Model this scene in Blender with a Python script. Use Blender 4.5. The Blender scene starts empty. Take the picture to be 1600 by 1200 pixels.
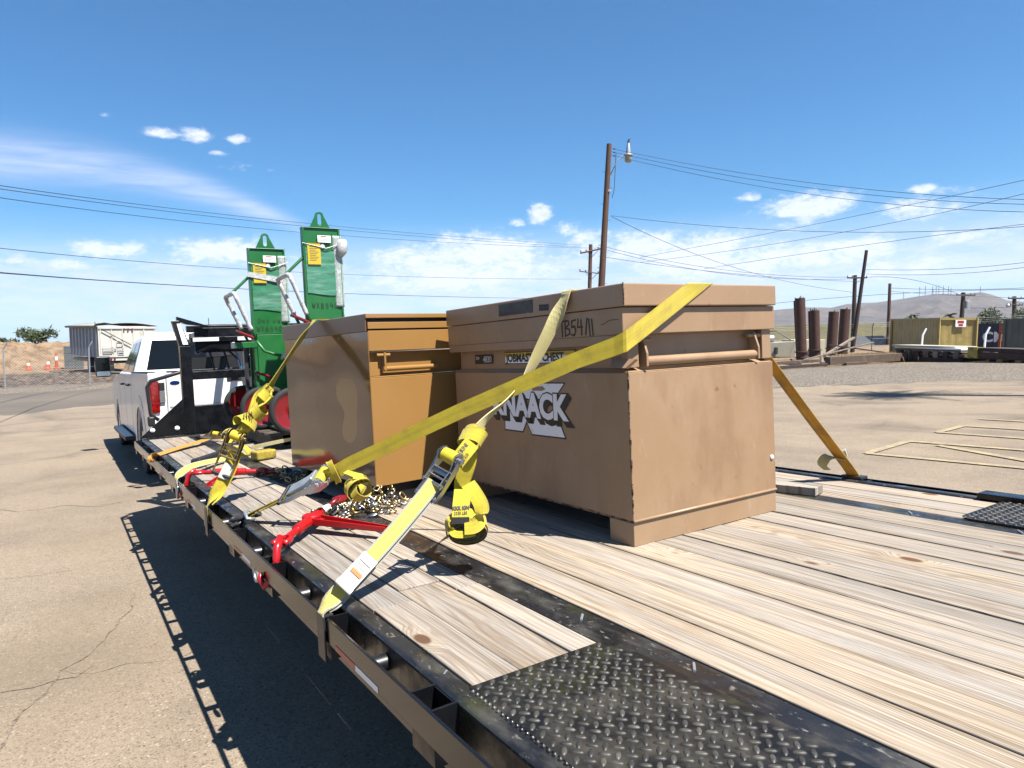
import bpy, bmesh, math, random
from mathutils import Vector, Matrix, Quaternion, noise as mnoise
sc = bpy.context.scene
COL = sc.collection
R_ = math.radians
CAMZ = 1.448
# ------------------------------------------------------------------ camera, sky, sun, exposure
cam = bpy.data.objects.new('camera', bpy.data.cameras.new('camera'))
COL.objects.link(cam)
cam.data.sensor_width = 36.0
cam.data.lens = 24.447
cam.data.clip_start = 0.05
cam.data.clip_end = 9000
cam.location = (0, 0, CAMZ)
ROT_BUILD = (Matrix.Rotation(R_(-32.995), 4, 'Z') @ Matrix.Rotation(R_(90 - 4.735), 4, 'X')).to_3x3()
ROT_CAM = (Matrix.Rotation(R_(-32.995), 4, 'Z') @ Matrix.Rotation(R_(90 - 4.0), 4, 'X') @ Matrix.Rotation(R_(-1.83), 4, 'Z')).to_3x3()
# the building frame leans by about two degrees against true level; LEVEL rights it at the end
QL = ROT_CAM @ ROT_BUILD.inverted()
LEVEL = Matrix.Translation((0, 0, CAMZ)) @ QL.to_4x4() @ Matrix.Translation((0, 0, -CAMZ))
UPB = QL.transposed() @ Vector((0, 0, 1))
cam.rotation_euler = ROT_CAM.to_euler()
sc.camera = cam
SUN_DIR = (QL @ Vector((0.140, -0.418, 0.898))).normalized()   # towards the sun
sun = bpy.data.objects.new('sun', bpy.data.lights.new('sun', 'SUN'))
COL.objects.link(sun)
sun.data.energy = 5.0
sun.data.angle = R_(0.53)
sun.data.color = (1.0, 0.945, 0.86)
sun.rotation_euler = SUN_DIR.to_track_quat('Z', 'Y').to_euler()
vs = sc.view_settings
vs.view_transform = 'Standard'; vs.look = 'None'; vs.gamma = 1; vs.exposure = 1.6
vs.use_curve_mapping = False
sc.render.engine = 'CYCLES'
sc.cycles.max_bounces = 7
sc.cycles.volume_bounces = 0

class G:
    """small helper for building node graphs"""
    def __init__(s, nt):
        s.nt = nt; s.nodes = nt.nodes; s.links = nt.links
    def n(s, typ, **k):
        nd = s.nodes.new(typ)
        for a, b in k.items(): setattr(nd, a, b)
        return nd
    def put(s, inp, v):
        if v is None: return
        if hasattr(v, 'is_linked') or isinstance(v, bpy.types.NodeSocket): s.links.new(v, inp)
        else:
            if isinstance(v, (tuple, list)) and inp.type == 'RGBA' and len(v) == 3: v = (*v, 1)
            inp.default_value = v
    def m(s, op, a, b=None, c=None, clamp=False):
        nd = s.n('ShaderNodeMath', operation=op, use_clamp=clamp)
        s.put(nd.inputs[0], a)
        if b is not None: s.put(nd.inputs[1], b)
        if c is not None: s.put(nd.inputs[2], c)
        return nd.outputs[0]
    def vm(s, op, a, b=None):
        nd = s.n('ShaderNodeVectorMath', operation=op)
        s.put(nd.inputs[0], a)
        if b is not None:
            if op == 'SCALE': s.put(nd.inputs['Scale'], b)
            else: s.put(nd.inputs[1], b)
        return nd.outputs['Value'] if op in ('LENGTH', 'DOT_PRODUCT') else nd.outputs[0]
    def mr(s, v, a, b, c=0.0, d=1.0, smooth=False):
        nd = s.n('ShaderNodeMapRange', clamp=True)
        if smooth: nd.interpolation_type = 'SMOOTHSTEP'
        s.put(nd.inputs[0], v)
        for i, q in enumerate((a, b, c, d)): s.put(nd.inputs[i + 1], q)
        return nd.outputs[0]
    def mix(s, f, a, b, mode='MIX'):
        nd = s.n('ShaderNodeMix', data_type='RGBA', blend_type=mode)
        s.put(nd.inputs[0], f); s.put(nd.inputs[6], a); s.put(nd.inputs[7], b)
        return nd.outputs[2]
    def noise(s, vec, scale, detail=4, rough=.55, dist=0.0):
        nd = s.n('ShaderNodeTexNoise')
        if vec is not None: s.links.new(vec, nd.inputs['Vector'])
        nd.inputs['Scale'].default_value = scale; nd.inputs['Detail'].default_value = detail
        nd.inputs['Roughness'].default_value = rough; nd.inputs['Distortion'].default_value = dist
        return nd.outputs['Fac']
    def mapv(s, vec, scale=(1, 1, 1), rot=(0, 0, 0), loc=(0, 0, 0)):
        nd = s.n('ShaderNodeMapping')
        s.links.new(vec, nd.inputs[0])
        nd.inputs['Location'].default_value = loc; nd.inputs['Rotation'].default_value = rot; nd.inputs['Scale'].default_value = scale
        return nd.outputs[0]
    def sep(s, v):
        nd = s.n('ShaderNodeSeparateXYZ'); s.links.new(v, nd.inputs[0]); return nd.outputs
    def comb(s, x, y, z=0.0):
        nd = s.n('ShaderNodeCombineXYZ')
        for i, q in enumerate((x, y, z)): s.put(nd.inputs[i], q)
        return nd.outputs[0]

# ------------------------------------------------------------------ sky with its clouds
BLOBS = ((7.51,15.05,1.1,0.34,1),(9.63,15.05,1.05,0.48,1),(12.4,15.03,0.77,0.31,0.9),(11.05,14.02,0.62,0.22,0.8),(3.75,15.91,0.31,0.2,0.5),(12.51,13.07,1.83,0.45,0.35),(14.8,13.04,0.42,0.18,0.4),(3.27,6.92,2.0,0.66,0.9),(4.88,7.15,1.02,0.45,0.8),(11.04,7.02,3.44,0.94,1),(7.76,6.82,0.77,0.37,0.8),(1.1,5.85,1.14,0.39,0.8),(-1.97,5.93,1.06,0.29,0.7),(31.26,6.89,4.17,1.31,1.1),(25.54,6.51,3.09,1.01,0.9),(35.67,9.72,0.93,0.79,1.0),(33.83,8.94,0.62,0.4,0.7),(37.55,8.39,1.44,0.6,0.7),(29.1,5.01,6.79,1.43,0.9),(39.84,6.93,2.55,1.1,0.8),(44.16,6.72,2.98,1.24,1.0),(48.11,5.75,4.29,1.57,1.1),(51.92,5.26,4.1,1.35,0.9),(56.12,8.85,2.84,0.92,1.1),(52.05,9.89,0.83,0.33,0.8),(54.91,7.66,2.64,0.65,0.5),(63.51,9.17,0.77,0.34,0.9),(63.48,7.93,3.0,0.78,0.75),(65.77,5.65,3.88,0.56,0.6),(57.77,5.33,4.56,0.93,0.9),(61.93,3.87,4.59,0.99,0.6),(64.99,8.81,1.83,0.42,0.5))
world = bpy.data.worlds.new('World'); sc.world = world; world.use_nodes = True
def build_sky():
    nt = world.node_tree; nt.nodes.clear(); g = G(nt)
    out = g.n('ShaderNodeOutputWorld'); bg = g.n('ShaderNodeBackground')
    sky = g.n('ShaderNodeTexSky', sky_type='NISHITA')
    sky.sun_disc = False; sky.sun_elevation = R_(61.9); sky.sun_rotation = R_(160.5)
    sky.altitude = 300; sky.air_density = 1.0; sky.dust_density = 0.5; sky.ozone_density = 2.5
    d = g.n('ShaderNodeTexCoord').outputs['Generated']
    x, y, z = g.sep(d)
    az = g.m('MULTIPLY', g.m('ARCTAN2', x, y), 57.29578)
    el = g.m('MULTIPLY', g.m('ARCSINE', z), 57.29578)
    v = g.comb(az, g.m('MULTIPLY', el, 1.9), 0.0)
    n1 = g.noise(v, 0.42, 10, .66, .2)
    n2 = g.noise(v, 1.6, 8, .65)
    tot = None
    for (a, e, ra, re, st) in BLOBS:
        dx = g.m('DIVIDE', g.m('SUBTRACT', az, a), ra)
        dy = g.m('DIVIDE', g.m('SUBTRACT', el, e), re)
        # flat bases: the lower half falls off faster
        r2 = g.m('ADD', g.m('MULTIPLY', dx, g.m('MULTIPLY', dx, .7)), g.m('MULTIPLY', dy, g.m('MULTIPLY', dy, .75)))
        gsn = g.m('MULTIPLY', g.m('EXPONENT', g.m('MULTIPLY', r2, -0.9)), st)
        tot = gsn if tot is None else g.m('MAXIMUM', tot, gsn)
    # cumulus elsewhere round the horizon
    inview = g.m('MULTIPLY', g.mr(az, -12, -6), g.mr(az, 82, 74))
    band = g.m('MULTIPLY', g.mr(el, 1, 3), g.mr(el, 11, 6))
    rest = g.m('MULTIPLY', g.m('MULTIPLY', g.m('SUBTRACT', 1.0, inview), band), g.mr(g.noise(v, .12, 2), .42, .62))
    tot = g.m('MAXIMUM', tot, g.m('MULTIPLY', rest, .95))
    nn = g.m('ADD', g.m('MULTIPLY', n1, .7), g.m('MULTIPLY', n2, .3))
    dens = g.mr(g.m('ADD', tot, g.m('MULTIPLY', g.m('SUBTRACT', nn, .5), 2.6)), .26, .95, 0, .88, True)
    dens = g.m('MULTIPLY', dens, g.mr(tot, .06, .4))
    # thin veil low over the horizon
    veil = g.m('MULTIPLY', g.mr(el, 9.8, 4.2, 0, .95, True), g.mr(g.noise(g.mapv(v, (.35, 1.2, 1)), .3, 7, .62), .32, .6, .5, 1))
    # broad soft bank under the cumulus in the middle and right
    bk = g.m('MULTIPLY', g.m('MULTIPLY', g.mr(az, -30, -12, 0, 1, True), g.mr(az, 90, 72, 0, 1, True)), g.m('MULTIPLY', g.mr(el, 1.0, 2.5), g.mr(el, g.m('ADD', 7.3, g.m('MULTIPLY', g.m('SUBTRACT', n1, .5), 6.0)), g.m('ADD', 5.6, g.m('MULTIPLY', g.m('SUBTRACT', n1, .5), 6.0)), 0, 1, True)))
    veil = g.m('MAXIMUM', veil, g.m('MULTIPLY', bk, g.mr(g.noise(g.mapv(v, (.6, 1.2, 1)), .5, 8, .62), .36, .58, .55, 1.0)))
    # the long feathered cirrus on the left
    ce = g.m('ADD', 12.6, g.m('ADD', g.m('MULTIPLY', az, .015), g.m('MULTIPLY', g.m('MULTIPLY', az, az), -0.0145)))
    wd = g.mr(az, -5, 19, 1.55, .55)
    q = g.m('DIVIDE', g.m('SUBTRACT', el, ce), wd)
    cir = g.m('MULTIPLY', g.m('EXPONENT', g.m('MULTIPLY', g.m('MULTIPLY', q, q), -1.1)), g.m('MULTIPLY', g.mr(az, 21, 13), g.mr(az, -60, -25)))
    fe = g.noise(g.mapv(v, (.28, 1.5, 1), (0, 0, R_(-11))), .55, 6, .6, .4)
    cir = g.m('MULTIPLY', cir, g.mr(fe, .3, .68, .3, .9))
    # a wisp on the right
    ce2 = g.m('ADD', 5.9, g.m('MULTIPLY', g.m('SUBTRACT', az, 62), .17))
    q2 = g.m('DIVIDE', g.m('SUBTRACT', el, ce2), .55)
    wi = g.m('MULTIPLY', g.m('EXPONENT', g.m('MULTIPLY', g.m('MULTIPLY', q2, q2), -1.1)), g.m('MULTIPLY', g.mr(az, 58, 66), .55))
    soft = g.m('MAXIMUM', g.m('MAXIMUM', cir, veil), g.m('MULTIPLY', wi, g.mr(fe, .3, .7)))
    blue = g.mix(1.0, sky.outputs[0], (.40, .80, 1.06), 'MULTIPLY')
    shade = g.mr(n2, .3, .7, .84, 1.0)
    cl = g.vm('SCALE', g.comb(7.1, 7.6, 8.8), shade)
    c1 = g.mix(g.m('MULTIPLY', soft, .80), blue, (5.5, 6.15, 8.0))
    c2 = g.mix(dens, c1, cl)
    g.put(bg.inputs[0], c2); bg.inputs[1].default_value = 0.05
    g.links.new(bg.outputs[0], out.inputs[0])
build_sky()

# ------------------------------------------------------------------ frames of reference
# The lot and everything on it slopes a little; LOT maps lot coordinates (x across the trailer,
# y along it, z up from its deck) to the world.
T3 = Matrix(((1.0, -0.003, -0.021), (0.004, 0.999, 0.054), (0.020, -0.054, 0.998)))
_q = T3.to_quaternion().to_matrix()
LOT = Matrix.Translation((0, 0, CAMZ)) @ _q.to_4x4() @ Matrix.Translation((0, 0, -0.68))
DG = -0.768        # ground level in lot coordinates
NRM = _q @ Vector((0, 0, 1))
def zg(x, y):
    z = -(1.448 + NRM.x * x + NRM.y * y) / NRM.z
    lo, hi, k = -2.55, -1.25, .08
    def sp(v): return v if v > 30 else math.log1p(math.exp(v))
    z = lo + k * sp((z - lo) / k)
    z = hi - k * sp((hi - z) / k)
    r = math.hypot(x, y)
    if r > 62:      # beyond the yard the land is truly level
        w = min(1.0, (r-62)/60); w = w*w*(3-2*w)
        z = z*(1-w) + w*(-(2.6 + UPB.x*x + UPB.y*y)/UPB.z)
    return z + CAMZ

# ------------------------------------------------------------------ mesh building
LOTS = []
ORG = {}
class MB:
    def __init__(s): s.v = []; s.f = []; s.uv = {}; s.mi = []
    def poly(s, pts, faces, mi=0):
        b = len(s.v); s.v += [tuple(p) for p in pts]
        for f in faces: s.f.append(tuple(b + i for i in f)); s.mi.append(mi)
        return s
    def strip(s, A, B, th=.003, cols=6, mi=0, v0=0.0, sub=1):
        """webbing given by its two edges, for folds whose crease is oblique"""
        A = [Vector(p) for p in A]; B = [Vector(p) for p in B]; b = len(s.v); n = cols+1; L = v0; ls = []
        for i in range(len(A)):
            c0 = (A[i]+B[i])/2
            if i: L += (c0-(A[i-1]+B[i-1])/2).length
            ls.append(L); j = min(i+1, len(A)-1); k = max(i-1, 0)
            t = ((A[j]+B[j])-(A[k]+B[k])); nn = t.cross(B[i]-A[i]).normalized()
            for side in (1, -1):
                for q in range(n): s.v.append(tuple(A[i].lerp(B[i], q/cols) + nn*(th/2*side)))
        for i in range(len(A)-1):
            a = b+i*2*n; c = a+2*n
            for q in range(cols):
                u0, u1 = q/cols, (q+1)/cols
                for off, fl in ((0, 0), (n, 1)):
                    f = (a+off+q, a+off+q+1, c+off+q+1, c+off+q); us = ((u0, ls[i]), (u1, ls[i]), (u1, ls[i+1]), (u0, ls[i+1]))
                    if fl: f = f[::-1]; us = us[::-1]
                    s.uv[len(s.f)] = us; s.f.append(f); s.mi.append(mi)
            for q in (0, cols):
                s.uv[len(s.f)] = ((0, ls[i]), (0, ls[i+1]), (0, ls[i+1]), (0, ls[i])); s.f.append((a+q, c+q, c+n+q, a+n+q)); s.mi.append(mi)
        return s
    def box(s, x0, x1, y0, y1, z0, z1, mi=0, M=None):
        p = [(x0,y0,z0),(x1,y0,z0),(x1,y1,z0),(x0,y1,z0),(x0,y0,z1),(x1,y0,z1),(x1,y1,z1),(x0,y1,z1)]
        if M is not None: p = [tuple(M @ Vector(q)) for q in p]
        return s.poly(p, [(3,2,1,0),(4,5,6,7),(0,1,5,4),(1,2,6,5),(2,3,7,6),(3,0,4,7)], mi)
    def hexa(s, p, mi=0):   # eight corners, bottom ring then top ring
        return s.poly(p, [(3,2,1,0),(4,5,6,7),(0,1,5,4),(1,2,6,5),(2,3,7,6),(3,0,4,7)], mi)
    def prism(s, pts, a, b, axis='x', mi=0, M=None):
        """pts 2-D outline extruded along an axis from a to b"""
        def mk(u, v, w):
            q = {'x': (w, u, v), 'y': (u, w, v), 'z': (u, v, w)}[axis]
            return tuple(M @ Vector(q)) if M is not None else q
        n = len(pts)
        P = [mk(u, v, a) for u, v in pts] + [mk(u, v, b) for u, v in pts]
        return s.poly(P, [tuple(range(n))[::-1], tuple(range(n, 2*n))] + [(i, (i+1) % n, n + (i+1) % n, n + i) for i in range(n)], mi)
    def tube(s, pts, r, n=8, mi=0, caps=True, closed=False):
        pts = [Vector(p) for p in pts]; m = len(pts)
        rs = r if isinstance(r, (list, tuple)) else [r] * m
        b = len(s.v); up = None
        for i, p in enumerate(pts):
            if closed: t = (pts[(i+1) % m] - pts[i-1])
            else: t = pts[min(i+1, m-1)] - pts[max(i-1, 0)]
            t.normalize()
            if up is None:
                up = Vector((0,0,1)) if abs(t.z) < .9 else Vector((1,0,0))
            a = t.cross(up)
            if a.length < 1e-5: a = t.orthogonal()
            a.normalize(); up = a.cross(t).normalized()
            for k in range(n):
                an = 2*math.pi*k/n
                s.v.append(tuple(p + (a*math.cos(an) + up*math.sin(an)) * rs[i]))
        for i in range(m if closed else m-1):
            for k in range(n):
                j = (i+1) % m
                s.f.append((b+i*n+k, b+i*n+(k+1) % n, b+j*n+(k+1) % n, b+j*n+k)); s.mi.append(mi)
        if caps and not closed:
            s.f.append(tuple(b+k for k in range(n))[::-1]); s.mi.append(mi)
            s.f.append(tuple(b+(m-1)*n+k for k in range(n))); s.mi.append(mi)
        return s
    def lathe(s, prof, c, axis, n=24, mi=0, caps=True):
        """prof: (radius, height) pairs turned about an axis through c"""
        c = Vector(c); ax = Vector(axis).normalized(); u = ax.orthogonal().normalized(); w = ax.cross(u)
        b = len(s.v)
        for r, h in prof:
            for k in range(n):
                an = 2*math.pi*k/n
                s.v.append(tuple(c + ax*h + (u*math.cos(an) + w*math.sin(an))*r))
        for i in range(len(prof)-1):
            for k in range(n):
                s.f.append((b+i*n+k, b+i*n+(k+1) % n, b+(i+1)*n+(k+1) % n, b+(i+1)*n+k)); s.mi.append(mi)
        for i, fl in ((0, True), (len(prof)-1, False)):
            if caps and prof[i][0] > 1e-6:
                q = tuple(b+i*n+k for k in range(n)); s.f.append(q[::-1] if fl else q); s.mi.append(mi)
        return s
    def ribbon(s, pts, wd, w, th=.0028, cols=4, mi=0, sub=6, v0=0.0):
        """webbing: pts path, wd width direction at each, w width"""
        P = [Vector(p) for p in pts]; W = [Vector(q).normalized() for q in wd]
        def cr(A, i, t):
            a, b, c, d = A[max(i-1,0)], A[i], A[min(i+1,len(A)-1)], A[min(i+2,len(A)-1)]
            return .5*((2*b) + (c-a)*t + (2*a-5*b+4*c-d)*t*t + (3*b-a-3*c+d)*t**3)
        pp = []; ww = []
        for i in range(len(P)-1):
            for k in range(sub):
                pp.append(cr(P, i, k/sub)); ww.append(cr(W, i, k/sub).normalized())
        pp.append(P[-1]); ww.append(W[-1])
        b = len(s.v); L = v0; n = cols+1; lens = []
        for i, p in enumerate(pp):
            t = (pp[min(i+1,len(pp)-1)] - pp[max(i-1,0)]).normalized()
            a = (ww[i] - t*t.dot(ww[i])).normalized(); nn = t.cross(a)
            if i: L += (pp[i]-pp[i-1]).length
            lens.append(L)
            for side in (1, -1):
                for k in range(n):
                    u = k/cols-.5
                    s.v.append(tuple(p + a*(w*u) + nn*(th/2*side) ))
        R2 = 2*n
        def uvq(f, us): s.uv[len(s.f)] = us; s.f.append(f); s.mi.append(mi)
        for i in range(len(pp)-1):
            A = b+i*R2; B = A+R2
            for k in range(cols):
                u0, u1 = k/cols, (k+1)/cols
                uvq((A+k, A+k+1, B+k+1, B+k), ((u0,lens[i]),(u1,lens[i]),(u1,lens[i+1]),(u0,lens[i+1])))
                uvq((A+n+k+1, A+n+k, B+n+k, B+n+k+1), ((u1,lens[i]),(u0,lens[i]),(u0,lens[i+1]),(u1,lens[i+1])))
            uvq((A, B, B+n, A+n), ((0,lens[i]),(0,lens[i+1]),(0,lens[i+1]),(0,lens[i])))
            uvq((A+cols+n, B+cols+n, B+cols, A+cols), ((1,lens[i]),(1,lens[i+1]),(1,lens[i+1]),(1,lens[i])))
        return s
    def build(s, name, mats, parent=None, smooth=False, bevel=0, seg=2, local=False, label=None, kind=None, subsurf=0, auto=None):
        if not isinstance(mats, (list, tuple)): mats = [mats]
        xs = list(zip(*s.v))
        c = Vector([ (min(a)+max(a))/2 for a in xs ]) if not local else Vector((0,0,0))
        me = bpy.data.meshes.new(name)
        me.from_pydata([(v[0]-c.x, v[1]-c.y, v[2]-c.z) for v in s.v], [], s.f)
        for m_ in mats: me.materials.append(m_)
        me.polygons.foreach_set('material_index', s.mi)
        if s.uv:
            ul = me.uv_layers.new(name='uv')
            for fi, us in s.uv.items():
                p = me.polygons[fi]
                for k, li in enumerate(p.loop_indices): ul.data[li].uv = us[k]
        if smooth or auto: me.shade_smooth()
        if auto:
            me.set_sharp_from_angle(angle=R_(auto))
        me.update()
        o = bpy.data.objects.new(name, me); COL.objects.link(o)
        place(o, c, parent)
        if bevel:
            b = o.modifiers.new('bevel', 'BEVEL'); b.width = bevel; b.segments = seg; b.limit_method = 'ANGLE'; b.angle_limit = R_(40)
            b.harden_normals = False
        if subsurf:
            q = o.modifiers.new('subsurf', 'SUBSURF'); q.levels = subsurf; q.render_levels = subsurf
        if label: o['label'] = label
        if kind: o['kind'] = kind
        return o
def place(o, c, parent):
    ORG[o.name] = Vector(c)
    if parent is not None:
        o.parent = parent; o.location = Vector(c) - ORG[parent.name]
    else: o.location = c
def thing(name, label, cat, loc=(0,0,0), group=None, lot=True):
    o = bpy.data.objects.new(name, None); COL.objects.link(o); o.empty_display_size = .1
    o.location = loc; ORG[o.name] = Vector(loc)
    o['label'] = label; o['category'] = cat
    if group: o['group'] = group
    if lot: LOTS.append(o)
    return o
def tag(o, label, cat, group=None, lot=True):
    o['label'] = label; o['category'] = cat
    if group: o['group'] = group
    if lot: LOTS.append(o)
    return o
def dup(o, parent=None, offset=None):
    c = o.copy(); COL.objects.link(c); ORG[c.name] = ORG[o.name].copy()
    if parent is not None: c.parent = parent
    for ch in [q for q in bpy.data.objects if q.parent == o]: dup(ch, c)
    return c
def copies(o, offsets):
    """copies of a part (and its sub-parts) at offsets from the first one"""
    kids = [q for q in o.children]
    for off in offsets:
        c = o.copy(); COL.objects.link(c); c.location = o.location + Vector(off); ORG[c.name] = ORG[o.name] + Vector(off)
        for k in kids:
            d = k.copy(); COL.objects.link(d); d.parent = c
def circ(c, u, w, r, n=12, a0=0, a1=2*math.pi):
    c = Vector(c); u = Vector(u); w = Vector(w)
    return [c + (u*math.cos(a0+(a1-a0)*i/n) + w*math.sin(a0+(a1-a0)*i/n))*r for i in range(n+(0 if abs(a1-a0-2*math.pi) < 1e-6 else 1))]

# ------------------------------------------------------------------ materials
ALB = .47
def fin(g, c, k=None):
    return g.vm('SCALE', c, ALB if k is None else k)
def newmat(name):
    m = bpy.data.materials.new(name); m.use_nodes = True
    nt = m.node_tree; nt.nodes.clear(); g = G(nt)
    out = g.n('ShaderNodeOutputMaterial'); b = g.n('ShaderNodeBsdfPrincipled')
    g.links.new(b.outputs[0], out.inputs[0])
    return m, g, b, out
def objvec(g, rnd=True):
    tc = g.n('ShaderNodeTexCoord').outputs['Object']
    if not rnd: return tc
    r = g.n('ShaderNodeObjectInfo').outputs['Random']
    return g.vm('ADD', tc, g.comb(g.m('MULTIPLY', r, 37.0), g.m('MULTIPLY', r, 91.0), g.m('MULTIPLY', r, 53.0)))
def pm(name, col, rough=.5, metal=0.0, layers=(), bump=None, coat=0.0, rvar=None, spec=None):
    """layers: (colour, scale, low, high, strength[, stretch]) mixed over the base by noise"""
    m, g, b, out = newmat(name); v = objvec(g)
    c = g.mix(0.0, col, col)
    for L in layers:
        vv = g.mapv(v, L[5]) if len(L) > 5 else v
        f = g.mr(g.noise(vv, L[1], 6, .62), L[2], L[3], 0, L[4])
        c = g.mix(f, c, L[0])
    g.put(b.inputs['Base Color'], fin(g, c, .85 if metal > .5 else None))
    if rvar: g.put(b.inputs['Roughness'], g.mr(g.noise(v, rvar[0], 5, .6), .35, .65, rvar[1], rvar[2]))
    else: b.inputs['Roughness'].default_value = rough
    b.inputs['Metallic'].default_value = metal
    b.inputs['Coat Weight'].default_value = coat; b.inputs['Coat Roughness'].default_value = .08
    if spec is not None: b.inputs['Specular IOR Level'].default_value = spec
    if bump:
        bp = g.n('ShaderNodeBump'); bp.inputs['Strength'].default_value = bump[1]; bp.inputs['Distance'].default_value = bump[2]
        g.links.new(g.noise(v, bump[0], 5, .6), bp.inputs['Height']); g.links.new(bp.outputs[0], b.inputs['Normal'])
    return m

def wood_mat(name, base, grey, stain, seed=0.0, bright=1.0):
    m, g, b, out = newmat(name); v = objvec(g)
    rnd = g.n('ShaderNodeObjectInfo').outputs['Random']
    gx = g.mapv(v, (1, .06, 1))
    # knots: sparse cells
    vo = g.n('ShaderNodeTexVoronoi', feature='F1'); g.links.new(g.mapv(v, (5.5, 2.7, .01)), vo.inputs['Vector']); vo.inputs['Scale'].default_value = 1.0
    pick = g.m('GREATER_THAN', g.sep(vo.outputs['Color'])[0], .74)
    kd = vo.outputs['Distance']
    knot = g.m('MULTIPLY', g.mr(kd, .115, .07, 0, 1, True), pick)
    ringz = g.m('MULTIPLY', g.mr(kd, .30, .1, 0, 1, True), pick)
    warp = g.m('MULTIPLY', ringz, .02)
    vx = g.sep(v)
    wv = g.comb(g.m('ADD', vx[0], warp), g.m('MULTIPLY', vx[1], .035), 0.0)
    low = g.noise(g.mapv(v, (3.2, .42, 1)), 1.0, 3, .5)
    ph = g.m('ADD', g.m('ADD', vx[0], g.m('MULTIPLY', low, .34)), g.m('MULTIPLY', ringz, .035))
    sn = g.m('SINE', g.m('MULTIPLY', ph, 540))
    wob = g.noise(g.mapv(v, (30, 1.2, 1)), 1.0, 3, .6)
    lines = g.m('MULTIPLY', g.mr(sn, .25, .95), g.mr(wob, .36, .58, .1, 1))
    rings = g.noise(wv, 60, 3, .6, .5)
    fine = g.noise(g.mapv(v, (1, .012, 1)), 420, 2, .5)
    broad = g.noise(gx, 14, 4, .6)
    c = g.mix(g.mr(broad, .38, .62), base, grey)
    c = g.mix(g.mr(rings, .48, .66, 0, .6), c, stain)
    c = g.mix(g.m('MULTIPLY', lines, .66), c, stain)
    c = g.mix(g.mr(fine, .48, .70, 0, .55), c, (.20, .16, .12))
    st = g.noise(g.mapv(v, (2.2, .5, 1)), 3.2, 6, .65)
    c = g.mix(g.mr(st, .60, .74, 0, .5), c, (.30, .185, .10))
    st3 = g.noise(g.mapv(v, (5.5, .55, 1), loc=(2, 9, 0)), 2.6, 7, .62)
    c = g.mix(g.mr(st3, .655, .70, 0, .8), c, (.27, .145, .06))
    thin = g.noise(g.comb(g.m('ADD', vx[0], warp), g.m('MULTIPLY', vx[1], .018), .3), 90, 3, .55, .3)
    gate_ = g.mr(g.noise(g.mapv(v, (3, .25, 1), loc=(1, 4, 2)), 2.3, 3), .38, .6, .15, 1)
    c = g.mix(g.m('MULTIPLY', g.mr(thin, .53, .60, 0, .75), gate_), c, (.215, .155, .10))
    st2 = g.noise(g.mapv(v, (1.4, .7, 1), loc=(5, 3, 0)), 4.5, 7, .7)
    c = g.mix(g.mr(st2, .60, .8, 0, .5), c, (.22, .21, .20))
    c = g.mix(g.m('MULTIPLY', g.m('SUBTRACT', ringz, knot), .25), c, (.62, .48, .32))
    c = g.mix(knot, c, (.17, .085, .04))
    # nail marks and small dark flecks
    v2 = g.n('ShaderNodeTexVoronoi', feature='F1'); g.links.new(g.mapv(v, (9, 3.3, .01), loc=(3, 1, 0)), v2.inputs['Vector']); v2.inputs['Scale'].default_value = 1
    fl = g.m('MULTIPLY', g.mr(v2.outputs['Distance'], .045, .02), g.m('GREATER_THAN', g.sep(v2.outputs['Color'])[1], .6))
    c = g.mix(g.m('MULTIPLY', fl, .8), c, (.06, .04, .03))
    # grime along both long edges of the board
    eg = g.m('ABSOLUTE', g.sep(g.n('ShaderNodeTexCoord').outputs['Object'])[0])
    c = g.mix(g.m('MULTIPLY', g.mr(eg, .050, .070), g.mr(g.noise(g.mapv(v, (4, .9, 1)), 5, 5, .65), .4, .65, .05, .75)), c, (.15, .115, .085))
    # weathered grey patches
    c = g.mix(g.mr(g.noise(g.mapv(v, (1.2, .35, 1), loc=(8, 1, 0)), 2.2, 5, .6), .54, .72, 0, .5), c, (.33, .32, .30))
    hs = g.n('ShaderNodeHueSaturation'); g.put(hs.inputs['Value'], g.mr(rnd, 0, 1, .84*bright, 1.1*bright)); g.put(hs.inputs['Saturation'], g.mr(g.m('FRACT', g.m('MULTIPLY', rnd, 7.3)), 0, 1, .75, 1.15))
    g.links.new(c, hs.inputs['Color']); g.put(b.inputs['Base Color'], fin(g, hs.outputs[0]))
    b.inputs['Roughness'].default_value = .78; b.inputs['Specular IOR Level'].default_value = .3
    bp = g.n('ShaderNodeBump'); bp.inputs['Strength'].default_value = .5; bp.inputs['Distance'].default_value = .003
    g.links.new(g.m('ADD', g.m('SUBTRACT', g.m('MULTIPLY', rings, .7), g.m('MULTIPLY', lines, .8)), g.m('MULTIPLY', fine, .5)), bp.inputs['Height']); g.links.new(bp.outputs[0], b.inputs['Normal'])
    return m

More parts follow.
